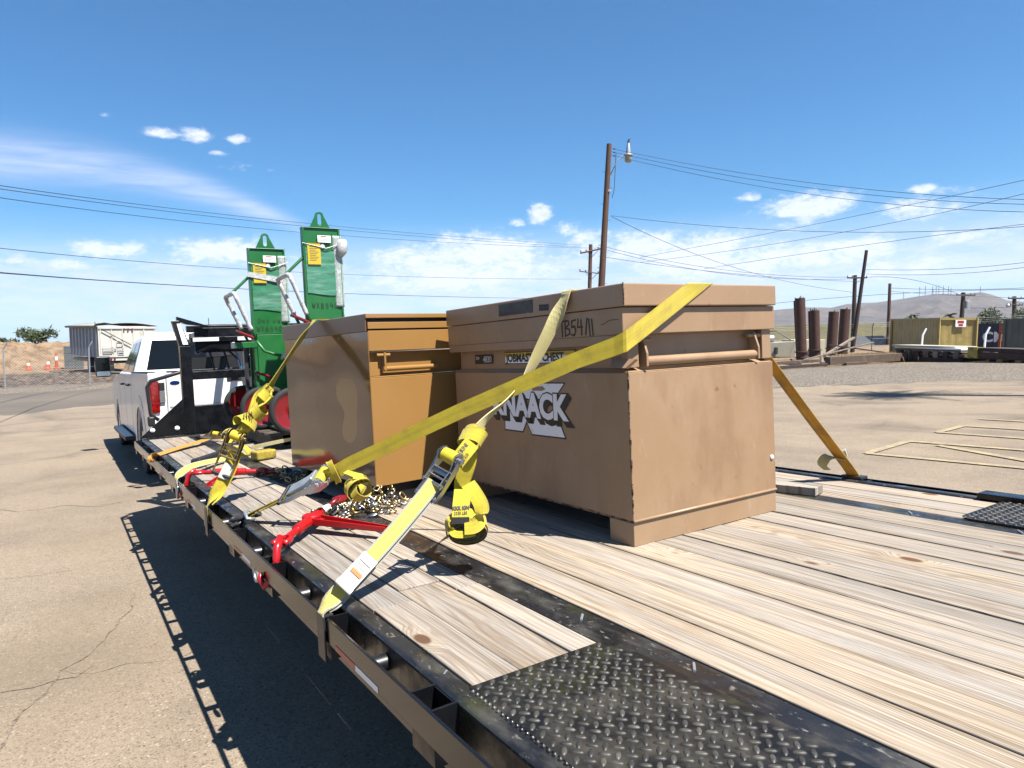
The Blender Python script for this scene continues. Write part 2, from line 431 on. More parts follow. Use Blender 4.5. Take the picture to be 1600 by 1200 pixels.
def strap_mat(name, col, edge=None, dirt=.4, dirtcol=(.10, .08, .03), trans=.25, line=None):
    m, g, b, out = newmat(name)
    uv = g.n('ShaderNodeUVMap'); uv.uv_map = 'uv'
    u, vv, _ = g.sep(uv.outputs[0])
    p = g.comb(g.m('MULTIPLY', u, .05), vv, 0.0)
    c = g.mix(0.0, col, col)
    if edge: c = g.mix(g.m('GREATER_THAN', g.m('ABSOLUTE', g.m('SUBTRACT', u, .5)), .40), c, edge)
    if line: c = g.mix(g.m('LESS_THAN', g.m('ABSOLUTE', g.m('SUBTRACT', u, .5)), .12), c, line)
    c = g.mix(g.mr(g.noise(p, 9, 6, .65), .48, .72, 0, dirt), c, dirtcol)
    c = g.mix(g.mr(g.noise(g.mapv(p, (1, .3, 1)), 60, 5, .6), .5, .8, 0, dirt*.6), c, dirtcol)
    c = fin(g, c, .62)
    g.put(b.inputs['Base Color'], c); b.inputs['Roughness'].default_value = .62
    b.inputs['Sheen Weight'].default_value = .2
    c = g.mix(g.mr(g.noise(g.comb(g.m('MULTIPLY', u, 9.0), g.m('MULTIPLY', vv, 1.3), 2.0), 1.0, 4, .6), .45, .65, 0, .35), c, dirtcol)
    c = g.mix(g.mr(g.m('ABSOLUTE', g.m('SUBTRACT', u, .5)), .44, .5, 0, .35), c, dirtcol)
    c = g.mix(g.mr(g.noise(p, 3.2, 3, .6), .56, .7, 0, dirt*.6), c, dirtcol)
    nt_links_base = g.put(b.inputs['Base Color'], c)
    weave = g.n('ShaderNodeTexWave', wave_type='BANDS', bands_direction='Y'); g.links.new(p, weave.inputs[0]); weave.inputs['Scale'].default_value = 160
    wx = g.n('ShaderNodeTexWave', wave_type='BANDS', bands_direction='X'); g.links.new(p, wx.inputs[0]); wx.inputs['Scale'].default_value = 130
    bp = g.n('ShaderNodeBump'); bp.inputs['Strength'].default_value = .6; bp.inputs['Distance'].default_value = .0008
    g.links.new(g.m('ADD', weave.outputs['Fac'], wx.outputs['Fac']), bp.inputs['Height']); g.links.new(bp.outputs[0], b.inputs['Normal'])
    if trans:
        tr = g.n('ShaderNodeBsdfTranslucent'); g.put(tr.inputs[0], c)
        ms = g.n('ShaderNodeMixShader'); ms.inputs[0].default_value = trans
        g.links.new(b.outputs[0], ms.inputs[1]); g.links.new(tr.outputs[0], ms.inputs[2]); g.links.new(ms.outputs[0], out.inputs[0])
    return m
M = {}
M['plank'] = wood_mat('deck_pine', (.64, .53, .405), (.47, .43, .385), (.30, .215, .135))
M['plank_side'] = wood_mat('side_pine', (.64, .53, .41), (.51, .465, .42), (.33, .24, .16))
M['pallet'] = wood_mat('pallet_wood_shaded', (.12, .095, .07), (.10, .085, .07), (.06, .05, .04))  # wood darkened to carry the shade cast by box and carts
M['lug'] = pm('worn_lug_paint', (.045, .044, .042), .50, 0, [((.15, .14, .12), 25, .46, .68, .8), ((.02, .02, .02), 14, .52, .66, .7)], spec=.35)
M['beam'] = wood_mat('old_timber', (.22, .12, .075), (.25, .17, .12), (.10, .05, .03))
M['paleboard'] = wood_mat('pale_board', (.50, .42, .33), (.42, .38, .34), (.25, .2, .15))
M['black'] = pm('black_paint', (.008, .009, .012), .22, 0, [((.04, .04, .045), 7, .62, .8, .3, (3, .6, 1))], spec=.3, rvar=(9, .14, .45), bump=(60, .12, .001))
M['black_worn'] = pm('worn_black_steel', (.016, .016, .018), .35, 0, [((.15, .14, .12), 7, .50, .68, .6, (2, .7, 1)), ((.42, .40, .36), 30, .62, .72, .85, (1.6, .7, 1)), ((.30, .28, .25), 70, .62, .7, .8, (1, .4, 1)), ((.07, .075, .014), 3.1, .58, .68, .45)], rvar=(12, .2, .6), bump=(90, .3, .0015))
M['black_gloss'] = pm('gloss_black', (.008, .008, .009), .14, 0, [((.05, .045, .035), 6, .55, .8, .4, (1, .5, 1))], bump=(5, .05, .004), rvar=(4, .10, .2))
M['tread'] = pm('tread_plate_paint', (.010, .010, .010), .3, 0, [((.12, .105, .08), 7, .48, .68, .6), ((.08, .08, .015), 3.4, .54, .66, .6), ((.4, .37, .32), 40, .66, .76, .7)], rvar=(14, .30, .5), spec=.4)
M['dark_under'] = pm('frame_black', (.01, .01, .011), .5)
M['tan'] = pm('chest_tan_paint', (.475, .300, .168), .42, 0, [((.53, .355, .215), 3.2, .42, .66, .7), ((.35, .20, .115), 4.5, .54, .72, .7, (1, 1, .4)), ((.27, .12, .05), 22, .66, .74, .75), ((.62, .50, .38), 15, .62, .74, .5, (1, 1, .3)), ((.30, .16, .08), 55, .70, .78, .7)], rvar=(6, .34, .55), bump=(5, .22, .010))
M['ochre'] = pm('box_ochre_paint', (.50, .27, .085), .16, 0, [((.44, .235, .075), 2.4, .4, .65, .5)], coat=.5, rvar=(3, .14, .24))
M['ochre_side_shaded'] = pm('box_ochre_shaded_gloss', (.27, .14, .065), .10, 0, coat=.3, bump=(2.6, .12, .012))  # same ochre paint, darkened to put the side's shade into the colour
M['ochre_shaded_dull'] = pm('box_ochre_shaded_dull', (.27, .14, .065), .34, 0, bump=(2.6, .12, .008))  # rougher version of the shade-darkened ochre, for the lid side
M['edge_rust'] = pm('rusted_edge', (.06, .028, .016), .8, 0, [((.40, .255, .155), 30, .45, .55, 1)])
M['green'] = pm('green_paint', (.018, .20, .045), .32, 0, [((.014, .15, .035), 4, .45, .7, .6)], rvar=(5, .25, .45))
M['wrap'] = pm('stretch_wrap_green', (.10, .34, .21), .14, 0, [((.30, .50, .42), 16, .50, .66, .8, (.25, 1, 2.2)), ((.02, .22, .08), 7, .5, .66, .7, (.3, 1, 2))], bump=(24, .8, .006))
M['bubble'] = pm('bubble_wrap', (.52, .60, .57), .2, 0, [((.85, .88, .88), 26, .5, .62, .9), ((.42, .50, .48), 12, .52, .66, .7)], bump=(60, 1.0, .006))
M['foam'] = pm('wrapped_handle_foam', (.72, .74, .75), .25, 0, [((.40, .44, .46), 34, .52, .66, .8), ((.92, .93, .95), 20, .56, .66, .9)], bump=(70, .9, .006))
M['red'] = pm('red_paint', (.62, .012, .016), .3, 0, [((.42, .01, .012), 12, .5, .7, .6), ((.10, .01, .01), 30, .68, .78, .5)], bump=(50, .15, .001))
M['rim_shaded'] = pm('rim_red_shaded', (.30, .008, .012), .3, 0, [((.22, .008, .01), 9, .45, .65, .7)])  # red darkened so the rims carry their shade in the colour
M['darkred'] = pm('dark_red_paint', (.30, .010, .018), .35, 0, [((.16, .008, .012), 10, .5, .7, .7)])
M['rubber'] = pm('tyre_rubber', (.013, .013, .014), .8, 0, [((.035, .032, .03), 12, .5, .75, .6)], bump=(60, .3, .002))
M['white'] = pm('white_truck_paint', (1.25, 1.25, 1.26), .22, 0, [((1.05, 1.04, 1.02), 3, .45, .75, .4)], coat=.25)
M['glass'] = pm('dark_tinted_glass', (.006, .007, .008), .05, 0, spec=.35)
M['plastic'] = pm('black_plastic', (.02, .02, .022), .5)
M['chrome'] = pm('bright_chrome', (.75, .76, .78), .12, 1.0, [((.45, .46, .48), 18, .5, .7, .5)])
M['zinc'] = pm('zinc_plated_steel', (.34, .35, .37), .36, 1.0, [((.35, .36, .38), 25, .48, .7, .6)], bump=(90, .2, .001))
M['galv'] = pm('galvanised_steel', (.50, .53, .55), .45, .8, [((.38, .40, .42), 14, .45, .7, .6)])
M['brass'] = pm('yellow_zinc_plating', (.40, .30, .13), .34, 1.0, [((.30, .22, .12), 25, .5, .7, .7), ((.60, .58, .52), 14, .55, .7, .6)], bump=(90, .2, .001))
M['silverpaint'] = pm('cast_zinc', (.52, .56, .60), .28, .75, [((.34, .37, .40), 20, .5, .7, .6)], bump=(50, .3, .002))
M['darksteel'] = pm('dark_steel', (.05, .05, .055), .4, .6, [((.14, .12, .10), 20, .5, .7, .6)])
M['taillight'] = pm('tail_light_red', (.42, .010, .008), .12, 0, [((.16, .004, .004), 22, .46, .56, .8, (1, 1, 1.6)), ((.75, .05, .02), 9, .58, .7, .6)], coat=.6)
M['clearlens'] = pm('clear_lens', (.55, .56, .58), .08, .5, [((.2, .2, .22), 60, .5, .6, .8)], coat=1)
M['badge'] = pm('blue_badge', (.01, .03, .16), .2)
M['yellow'] = strap_mat('yellow_webbing', (.90, .74, .022), None, .35)
M['amber_backlit'] = strap_mat('backlit_webbing', (.86, .50, .02), None, .45, trans=.35)  # yellow webbing turned amber to paint in light passing through it
M['pale'] = strap_mat('pale_yellow_webbing', (.88, .72, .14), (.40, .44, .48), .35, (.42, .34, .12), .2)
M['paleplain'] = strap_mat('faded_yellow_webbing', (.78, .70, .30), None, .35, (.5, .42, .2), .2)
M['dirty'] = strap_mat('dirty_yellow_webbing', (.93, .74, .02), None, .6, (.36, .26, .03), .25, line=(.84, .66, .02))
M['orange'] = strap_mat('orange_webbing', (.90, .42, .015), None, .25)
M['tagwhite'] = pm('white_tag', (.82, .80, .76), .6, 0, [((.62, .58, .52), 12, .5, .7, .6)])
M['tagorange'] = pm('orange_print', (.80, .22, .03), .6)
M['ink'] = pm('black_ink', (.012, .010, .010), .55)
M['inkgrey'] = pm('grey_print', (.16, .15, .13), .6)
M['sticker_y'] = pm('yellow_sticker', (.86, .62, .03), .45)
M['sticker_w'] = pm('white_sticker', (1.4, 1.42, 1.45), .45, 0, [((.36, .25, .17), 34, .66, .72, .9)])
M['tape_red'] = pm('red_reflective_tape', (.62, .05, .03), .3)
M['tape_white'] = pm('white_reflective_tape', (1.3, 1.32, 1.36), .3)
M['rust'] = pm('rusty_pipe', (.085, .032, .022), .75, 0, [((.16, .06, .035), 5, .45, .7, .7), ((.04, .02, .018), 9, .5, .7, .6)], bump=(20, .4, .01))
M['pole'] = pm('pole_wood', (.17, .085, .05), .85, 0, [((.09, .05, .035), 9, .45, .65, .8, (2, 2, .12)), ((.24, .15, .10), 4, .5, .7, .6, (2, 2, .1))], bump=(14, .6, .01))
M['darkpole'] = pm('dark_pole_wood', (.075, .05, .045), .9, 0, [((.035, .028, .026), 9, .45, .65, .8, (2, 2, .12))], bump=(10, .6, .03))
M['wire'] = pm('cable_black', (.03, .03, .035), .6)
M['olive'] = pm('olive_yellow_paint', (.60, .46, .15), .5, 0, [((.36, .28, .085), 2, .45, .65, .6), ((.5, .42, .2), 6, .62, .75, .5, (1, 1, .3))])
M['blue'] = pm('navy_container_paint', (.02, .035, .10), .5, 0, [((.035, .04, .07), 3, .5, .7, .6)])
M['greygreen'] = pm('faded_container_paint', (.16, .21, .21), .6, 0, [((.10, .13, .13), 2, .45, .65, .7, (1, 1, .3)), ((.20, .10, .06), 4, .62, .75, .7)])
M['orangesteel'] = pm('orange_primer_steel', (.60, .17, .07), .6, 0, [((.35, .1, .05), 6, .5, .7, .6)])
M['cream'] = pm('cream_panel_paint', (.66, .62, .48), .55, 0, [((.45, .42, .33), 5, .55, .75, .6)])
M['trailerwhite'] = pm('dusty_white_paint', (.95, .92, .82), .55, 0, [((.50, .47, .40), 2, .45, .7, .6), ((.38, .34, .28), 6, .6, .75, .5)])
M['trailergrey'] = pm('dusty_grey_panel', (.80, .79, .78), .55, 0, [((.62, .61, .60), 2, .45, .7, .6)])
M['tarp'] = pm('faded_tarp', (.50, .47, .36), .8, 0, [((.34, .31, .22), 2, .45, .6, .8)])
M['concrete'] = pm('grey_concrete_block', (.13, .15, .16), .85, 0, [((.19, .20, .20), 3, .45, .7, .7)])
M['coneorange'] = pm('cone_orange', (.80, .16, .06), .5)
M['safetyyellow'] = pm('yellow_steel', (.62, .47, .04), .5, 0, [((.10, .08, .04), 5, .5, .65, .8)])
M['leaf'] = pm('shrub_leaf', (.085, .12, .045), .6, 0, [((.13, .17, .06), 1.5, .45, .65, .8)])
M['leafdry'] = pm('dry_grass_blade', (.34, .23, .09), .8, 0, [((.42, .32, .16), 3, .45, .65, .8)])
M['twig'] = pm('twig_bark', (.16, .12, .09), .9)
M['cardgreen'] = M['green']
# ------------------------------------------------------------------ ground
def ground_mat(name, kind):
    m, g, b, out = newmat(name)
    P = g.n('ShaderNodeNewGeometry').outputs['Position']
    big = g.noise(P, .16, 5, .6); mid = g.noise(P, .9, 6, .65); fine = g.noise(P, 34, 4, .7); grit = g.noise(P, 150, 2, .6)
    if kind == 'lot':
        c = g.mix(g.mr(big, .38, .62), (.455, .362, .262), (.385, .312, .235))
        c = g.mix(g.mr(mid, .45, .7, 0, .55), c, (.225, .18, .14))
        c = g.mix(g.mr(g.noise(g.mapv(P, (1, .25, 1), (0, 0, R_(25))), .5, 6, .65), .52, .68, 0, .7), c, (.20, .165, .13))
        c = g.mix(g.mr(fine, .50, .72, 0, .45), c, (.17, .145, .12))
        c = g.mix(g.mr(grit, .55, .68, 0, .8), c, (.10, .085, .075))
        pb = g.n('ShaderNodeTexVoronoi'); g.links.new(P, pb.inputs['Vector']); pb.inputs['Scale'].default_value = 55
        pr_ = g.sep(pb.outputs['Color'])[0]
        c = g.mix(g.m('MULTIPLY', g.mr(pb.outputs['Distance'], .42, .25), g.mr(pr_, .70, .8, 0, .7)), c, (.15, .12, .10))
        c = g.mix(g.m('MULTIPLY', g.mr(pb.outputs['Distance'], .42, .25), g.mr(pr_, .18, .1, 0, .6)), c, (.62, .55, .47))
        c = g.mix(g.mr(g.noise(P, 62, 4, .7), .54, .66, 0, .5), c, (.15, .125, .10))
        c = g.mix(g.mr(g.noise(P, 120, 2, .6), .62, .72, 0, .7), c, (.60, .54, .46))
        # worn, gritty patch beside the trailer
        for (px_, py_, r_, k_) in ((-.1, 4.0, 1.15, .75), (.1, 5.0, .6, .5), (-.8, 2.9, .8, .5), (.15, 6.9, .9, .35), (9.2, 3.2, 1.6, .4)):
            dd = g.vm('LENGTH', g.vm('SUBTRACT', g.mapv(P, (1, .8, 0)), (px_, py_*.8, 0)))
            mk = g.m('MULTIPLY', g.mr(g.m('ADD', dd, g.m('MULTIPLY', g.noise(P, 1.8, 6, .65), r_*.9)), r_*1.15, r_*.55, 0, k_, True), g.mr(g.noise(P, 40, 4, .7), .36, .6, .35, 1))
            c = g.mix(mk, c, (.25, .195, .135))
        # old cracks, some of them filled with grit
        w = g.vm('ADD', P, g.vm('SCALE', g.n('ShaderNodeTexNoise').outputs['Color'], 0.0))
        wn = g.n('ShaderNodeTexNoise'); g.links.new(P, wn.inputs[0]); wn.inputs['Scale'].default_value = 1.6; wn.inputs['Detail'].default_value = 5
        w = g.vm('ADD', P, g.vm('SCALE', wn.outputs['Color'], .55))
        vo = g.n('ShaderNodeTexVoronoi', feature='DISTANCE_TO_EDGE'); g.links.new(g.mapv(w, (1, 1, .01)), vo.inputs['Vector']); vo.inputs['Scale'].default_value = .42
        gate = g.m('MULTIPLY', g.mr(g.noise(P, .33, 3), .46, .6), g.mr(g.vm('LENGTH', P), 9, 14))
        ck = g.m('MULTIPLY', g.mr(vo.outputs['Distance'], .012, .002), gate)
        halo = g.m('MULTIPLY', g.mr(vo.outputs['Distance'], .10, .0, 0, .5, True), gate)
        c = g.mix(halo, c, (.185, .15, .115))
        c = g.mix(g.m('MULTIPLY', ck, g.mr(fine, .35, .6, .1, .4)), c, (.10, .082, .062))
        h = g.m('SUBTRACT', g.m('ADD', g.m('MULTIPLY', fine, .6), grit), g.m('MULTIPLY', ck, 1.2)); dist = .006
    elif kind == 'road':
        c = g.mix(g.mr(big, .4, .6), (.17, .15, .13), (.21, .185, .155))
        c = g.mix(g.mr(g.noise(g.mapv(P, (.12, 1, 1), (0, 0, R_(10))), 1.2, 5, .6), .5, .7, 0, .6), c, (.12, .108, .098))
        c = g.mix(g.mr(fine, .5, .7, 0, .5), c, (.25, .22, .19)); h = grit; dist = .005
    elif kind == 'gravel':
        vo = g.n('ShaderNodeTexVoronoi'); g.links.new(P, vo.inputs['Vector']); vo.inputs['Scale'].default_value = 16
        c = g.mix(g.mr(mid, .4, .65), (.34, .285, .225), (.27, .23, .19))
        c = g.mix(g.mr(g.sep(vo.outputs['Color'])[0], .2, .9, 0, .8), c, (.46, .41, .35))
        c = g.mix(g.mr(vo.outputs['Distance'], .35, .6, 0, .8), c, (.10, .082, .066))
        h = g.m('SUBTRACT', 1.0, vo.outputs['Distance']); dist = .03
    elif kind == 'bank':
        vo = g.n('ShaderNodeTexVoronoi'); g.links.new(P, vo.inputs['Vector']); vo.inputs['Scale'].default_value = 4.5
        c = g.mix(g.mr(g.sep(vo.outputs['Color'])[0], .2, .9), (.30, .23, .17), (.17, .135, .11))
        c = g.mix(g.mr(mid, .5, .7, 0, .6), c, (.10, .075, .055))
        c = g.mix(g.mr(vo.outputs['Distance'], .35, .6, 0, .8), c, (.07, .05, .04))
        h = g.m('SUBTRACT', 1.0, vo.outputs['Distance']); dist = .12
    elif kind == 'field':
        c = g.mix(g.mr(mid, .4, .65), (.26, .21, .15), (.20, .17, .125)); h = fine; dist = .02
    else:
        c = g.mix(g.mr(mid, .4, .65), (.44, .31, .195), (.36, .26, .17))
        c = g.mix(g.mr(g.noise(P, 2.2, 7, .75), .46, .58, 0, .9), c, (.22, .14, .08))
        c = g.mix(g.mr(g.noise(P, 11, 4, .7), .6, .7, 0, .7), c, (.52, .42, .31))
        h = g.noise(P, 5, 7, .7); dist = .12
    g.put(b.inputs['Base Color'], fin(g, c)); b.inputs['Roughness'].default_value = .92; b.inputs['Specular IOR Level'].default_value = .2
    bp = g.n('ShaderNodeBump'); bp.inputs['Strength'].default_value = .7; bp.inputs['Distance'].default_value = dist
    g.links.new(h, bp.inputs['Height']); g.links.new(bp.outputs[0], b.inputs['Normal'])
    return m
for k in ('lot', 'road', 'gravel', 'bank', 'dirt', 'field'): M['g_'+k] = ground_mat(k + '_ground', k)
def lerp_t(tab, a):
    if a <= tab[0][0]: return tab[0][1]
    for (a0, v0), (a1, v1) in zip(tab, tab[1:]):
        if a <= a1: return v0 + (v1-v0)*(a-a0)/(a1-a0)
    return tab[-1][1]
# distance of each border from the viewer, by compass bearing (degrees from +y)
T_LOT = [(-180, 34), (-40, 30), (-10, 24), (-3.4, 24.6), (3, 26), (20, 24), (40, 21), (54, 21.5), (58, 21.8), (62, 22.6), (70, 23.5), (90, 26), (180, 34)]
T_ROAD = [(-180, 38), (-40, 36), (-10, 32), (-3.4, 32.4), (3, 33), (20, 30), (40, 21.2), (54, 21.7), (90, 26.2), (180, 38)]
T_SH = [(-180, 42), (-40, 40), (-10, 36), (-3.4, 35.9), (3, 36.4), (20, 36), (40, 33), (54, 33.5), (62, 37), (70, 36), (90, 36), (180, 42)]
T_BANK = [(-180, 42.2), (-40, 46), (-10, 45), (-3.4, 45.4), (3, 45.4), (20, 45), (40, 33.2), (54, 33.7), (62, 37.2), (70, 36.2), (90, 36.2), (180, 42.2)]
AZ = []
a = -180.0
while a < 180.01:
    AZ.append(a); a += .3 if -12 < a < 80 else 3.0
def jit(a, k, amp): return amp*mnoise.noise(Vector((a*.9, k*7.3, 0)))*2 + amp*.6*mnoise.noise(Vector((a*3.3, k*3.3, 5)))
def ring(name, fa, fb, mat, rows, extra=None, lo=None, hi=None, dz=0.0):
    mb = MB(); azs = [q for q in AZ if (lo is None or q >= lo) and (hi is None or q <= hi)]
    full = lo is None
    n = len(azs)
    for i in range(rows+1):
        t = i/rows
        for q in azs:
            qq = -180 if q >= 180 else q
            ra, rb = fa(qq), fb(qq)
            r = ra*(rb/ra)**t if ra > .5 else ra + (rb-ra)*t
            x, y = r*math.sin(R_(q)), r*math.cos(R_(q))
            z = zg(x, y) + dz
            if extra: z += extra(q, r, t, x, y)
            mb.v.append((x, y, z))
    for i in range(rows):
        for j in range(n-1):
            mb.f.append((i*n+j, i*n+j+1, (i+1)*n+j+1, (i+1)*n+j)[::-1]); mb.mi.append(0)
    o = mb.build(name, mat, smooth=True); o['kind'] = 'structure'
    return o
r_lot = lambda a: lerp_t(T_LOT, a) + (jit(a, 1, .35) if -12 < a < 80 else 0)
r_road = lambda a: max(lerp_t(T_ROAD, a) + (jit(a, 2, .3) if -12 < a < 80 else 0), r_lot(a) + .05)
r_sh = lambda a: max(lerp_t(T_SH, a) + (jit(a, 3, .3) if -12 < a < 80 else 0), r_road(a)+.05)
r_bank = lambda a: max(lerp_t(T_BANK, a) + (jit(a, 4, .4) if -12 < a < 80 else 0), r_sh(a)+.05)
# near disc of the lot, then outwards
ring('parking_lot', lambda a: .3, r_lot, M['g_lot'], 36)
ring('road', r_lot, r_road, M['g_road'], 8)
def shoulder(q, r, t, x, y): return 0.0
ring('gravel_ground', r_road, r_sh, M['g_gravel'], 10)
def bankz(q, r, t, x, y):
    w = max(0.0, min(1.0, (26-q)/6))*max(0.0, min(1.0, (q+60)/30))
    return w*(math.sin(math.pi*min(1, max(0, t)))**.7*.16 + abs(mnoise.noise(Vector((x*1.4, y*1.4, 0))))*.16*math.sin(math.pi*t))
ring('stony_bank', r_sh, r_bank, M['g_bank'], 26, bankz)
ring('dirt_ground', r_bank, lambda a: 88.0, M['g_dirt'], 30)
ring('ground', lambda a: 88.0, lambda a: 3100.0, M['g_field'], 26)

# painted parking bays (lot coordinates)
paint = pm('faded_yellow_paint', (.58, .46, .22), .8, 0, [((.36, .30, .22), 7, .42, .58, .85), ((.30, .25, .19), 30, .5, .6, .7)])
def groundpaint(name, segs, w=.10):
    mb = MB()
    for (x0, y0, x1, y1) in segs:
        a_, b_ = Vector((x0, y0, 0)), Vector((x1, y1, 0)); d = (b_-a_).normalized(); n_ = Vector((-d.y, d.x, 0))*w/2
        N = 10; pts = []
        for i in range(N+1):
            for s in (-1, 1):
                p = LOT @ Vector((*(a_ + (b_-a_)*i/N + n_*s)[:2], DG))
                pts.append((p.x, p.y, zg(p.x, p.y) + .012))
        mb.poly(pts, [(2*i, 2*i+2, 2*i+3, 2*i+1) for i in range(N)])
    o = mb.build(name, paint); o['kind'] = 'structure'; return o
groundpaint('parking_bay_marking', [(8.10, 4.68, 9.32, 4.82), (8.10, 4.68, 8.33, .6), (9.32, 4.82, 9.5, 1.2), (9.2, 4.4, 8.26, 2.4)], .11)
groundpaint('parking_bay_marking', [(10.37, 4.955, 11.25, 5.01), (10.37, 4.955, 10.4, 1.4), (11.25, 5.01, 11.35, 1.2)], .11)
groundpaint('parking_bay_marking', [(12.25, 5.22, 12.2, 1.5)], .11)

# cracks in the asphalt near the trailer
def crack(pts, w0, seed):
    rnd = random.Random(seed); P = []
    for (x0, y0), (x1, y1) in zip(pts, pts[1:]):
        L = math.hypot(x1-x0, y1-y0); n_ = max(2, int(L/.035))
        for k in range(n_):
            q = k/n_; x, y = x0+(x1-x0)*q, y0+(y1-y0)*q
            v = Vector((x*14, y*14, seed)); P.append((x+.030*mnoise.noise(v*.5)+.008*mnoise.noise(v*2), y+.030*mnoise.noise(v*.5+Vector((5, 5, 0)))+.008*mnoise.noise(v*2.3)))
    mb = MB(); V = []
    for i, (x, y) in enumerate(P):
        a_, b_ = P[max(i-1, 0)], P[min(i+1, len(P)-1)]; d = Vector((b_[0]-a_[0], b_[1]-a_[1])).normalized(); n_ = Vector((-d.y, d.x))
        w = w0*(.25+1.1*abs(mnoise.noise(Vector((i*.23, seed, 0))))+.3*rnd.random())
        for s in (-1, 1):
            p = LOT @ Vector((x+n_.x*w*s, y+n_.y*w*s, DG)); V.append((p.x, p.y, zg(p.x, p.y)+.003))
    mb.poly(V, [(2*i, 2*i+2, 2*i+3, 2*i+1) for i in range(len(P)-1)])
    o = mb.build('asphalt_crack', M['crack']); o['kind'] = 'structure'
M['crack'] = pm('crack_grit', (.17, .13, .09), .95, 0, [((.33, .26, .19), 38, .40, .50, 1.0), ((.05, .04, .03), 90, .5, .62, .8)], bump=(120, 1, .004))
crack([(-.36, 3.1), (-.29, 3.35), (-.22, 3.62), (-.14, 3.77), (-.08, 3.98), (.04, 4.13), (.16, 4.42), (.27, 4.79), (.33, 5.08)], .009, 1)
crack([(-.55, 3.99), (-.32, 3.91), (-.19, 3.86), (-.1, 3.88), (-.02, 3.86), (.06, 3.98)], .006, 2)
crack([(-.08, 3.98), (.03, 3.86), (.19, 3.87), (.36, 3.78), (.9, 3.9)], .0028, 4)
crack([(-1.2, 9.3), (-.62, 9.19), (-.45, 8.93), (-.27, 8.84), (-.05, 8.91), (.23, 8.55), (.52, 8.65)], .010, 5)
crack([(-.9, 6.2), (-.45, 6.08), (-.22, 5.98), (.01, 5.96), (.33, 6.09)], .003, 6)

# ------------------------------------------------------------------ mountains
SIL = ((43.38,21.6),(48.36,38.0),(53.8,53.2),(55.83,60.5),(57.58,58.7),(58.52,69.1),(59.49,72.4),(60.53,72.7),(62.14,82.1),(63.12,89.8),(64.55,95.4),(65.67,92.9),(66.84,98.0),(67.31,92.1),(67.85,82.5),(68.28,73.2),(69.19,68.8),(70.85,72.5),(73.09,50.2),(75.49,24.2))
def mountains():
    m, g, b, out = newmat('desert_mountain')
    P = g.n('ShaderNodeNewGeometry').outputs['Position']
    c = g.mix(g.mr(g.noise(P, .006, 7, .7), .4, .62), (.145, .118, .10), (.075, .066, .066))
    c = g.mix(g.mr(g.noise(P, .03, 6, .75), .5, .62, 0, .8), c, (.05, .045, .05))
    c = g.mix(g.mr(g.noise(P, .05, 4, .7), .58, .68, 0, .7), c, (.25, .20, .165))
    g.put(b.inputs['Base Color'], fin(g, c)); b.inputs['Roughness'].default_value = .95
    mb = MB(); az0, az1, na, nr = 42.0, 92.0, 420, 60
    for i in range(nr+1):
        t = i/nr; r = 1750 + 900*t
        for j in range(na+1):
            q = az0 + (az1-az0)*j/na
            x, y = r*math.sin(R_(q)), r*math.cos(R_(q))
            hp = lerp_t([(40, 0)] + [tuple(s) for s in SIL] + [(80, 40), (92, 0)], q)
            # ramp reaches the crest at t=.72
            tt = t/.72
            prof = (tt**1.25 if tt < 1 else max(0, 1-(tt-1)*1.6))
            v = Vector((x*.004, y*.004, 0))
            ridge = (1-abs(mnoise.noise(v*1.3))*2)*.5 + (1-abs(mnoise.noise(v*3.1+Vector((9, 2, 0))))*2)*.28 + mnoise.noise(v*8)*.16 + mnoise.noise(v*21)*.07
            h = hp*prof*(1 + (ridge-.45)*.75*min(1, (1-min(tt, 1))*2.2+.03)) if tt < 1 else hp*prof
            mb.v.append((x, y, -2.2 + CAMZ*0 + h + (2.2+1.448)*min(1, prof*1.0)*(1 if hp > 1 else 0)))
    for i in range(nr):
        for j in range(na):
            mb.f.append((i*(na+1)+j, (i+1)*(na+1)+j, (i+1)*(na+1)+j+1, i*(na+1)+j+1)); mb.mi.append(0)
    o = mb.build('mountains', m, smooth=True); o['kind'] = 'structure'
mountains()
names = ['leftmost', 'second', 'third', 'fourth', 'fifth', 'sixth', 'seventh', 'eighth', 'ninth', 'rightmost', 'short']
for i, (x, y, z) in enumerate(((2105.366,1109.88,103.574),(2123.93,1073.929,115.639),(2130.391,1061.054,118.948),(2138.237,1045.151,116.581),(2142.386,1036.621,118.148),(2145.127,1030.937,118.881),(2149.913,1020.918,117.628),(2155.308,1009.479,115.417),(2158.021,1003.667,111.572),(2186.712,939.515,113.072),(2139.077,1043.431,109.133))):
    mb = MB(); base = z-26
    w = .8
    for sx, sy in ((-w, -w), (w, -w), (0, w)):
        mb.tube([(x+sx*1.5, y+sy*1.5, base), (x+sx*.3, y+sy*.3, z+1.5)], .28, 4)
    for k in range(9):
        zz = base + (z-base)*k/9; f = 1.5-1.2*k/9
        mb.tube([(x-w*f, y-w*f, zz), (x+w*f, y-w*f, zz+2), (x, y+w*f, zz+2.5)], .14, 3)
    o = mb.build('antenna_tower', M['darksteel'])
    lab = 'thin lattice antenna mast on the mountain crest, %s from the left' % ['first', 'second', 'third', 'fourth', 'sixth', 'seventh', 'eighth', 'ninth', 'tenth', 'last, on the highest peak,', 'fifth'][i]
    if i == 9: lab = 'thin antenna mast alone on the highest peak of the mountain'
    tag(o, lab, 'antenna tower', 'antenna towers on the mountain', lot=False)

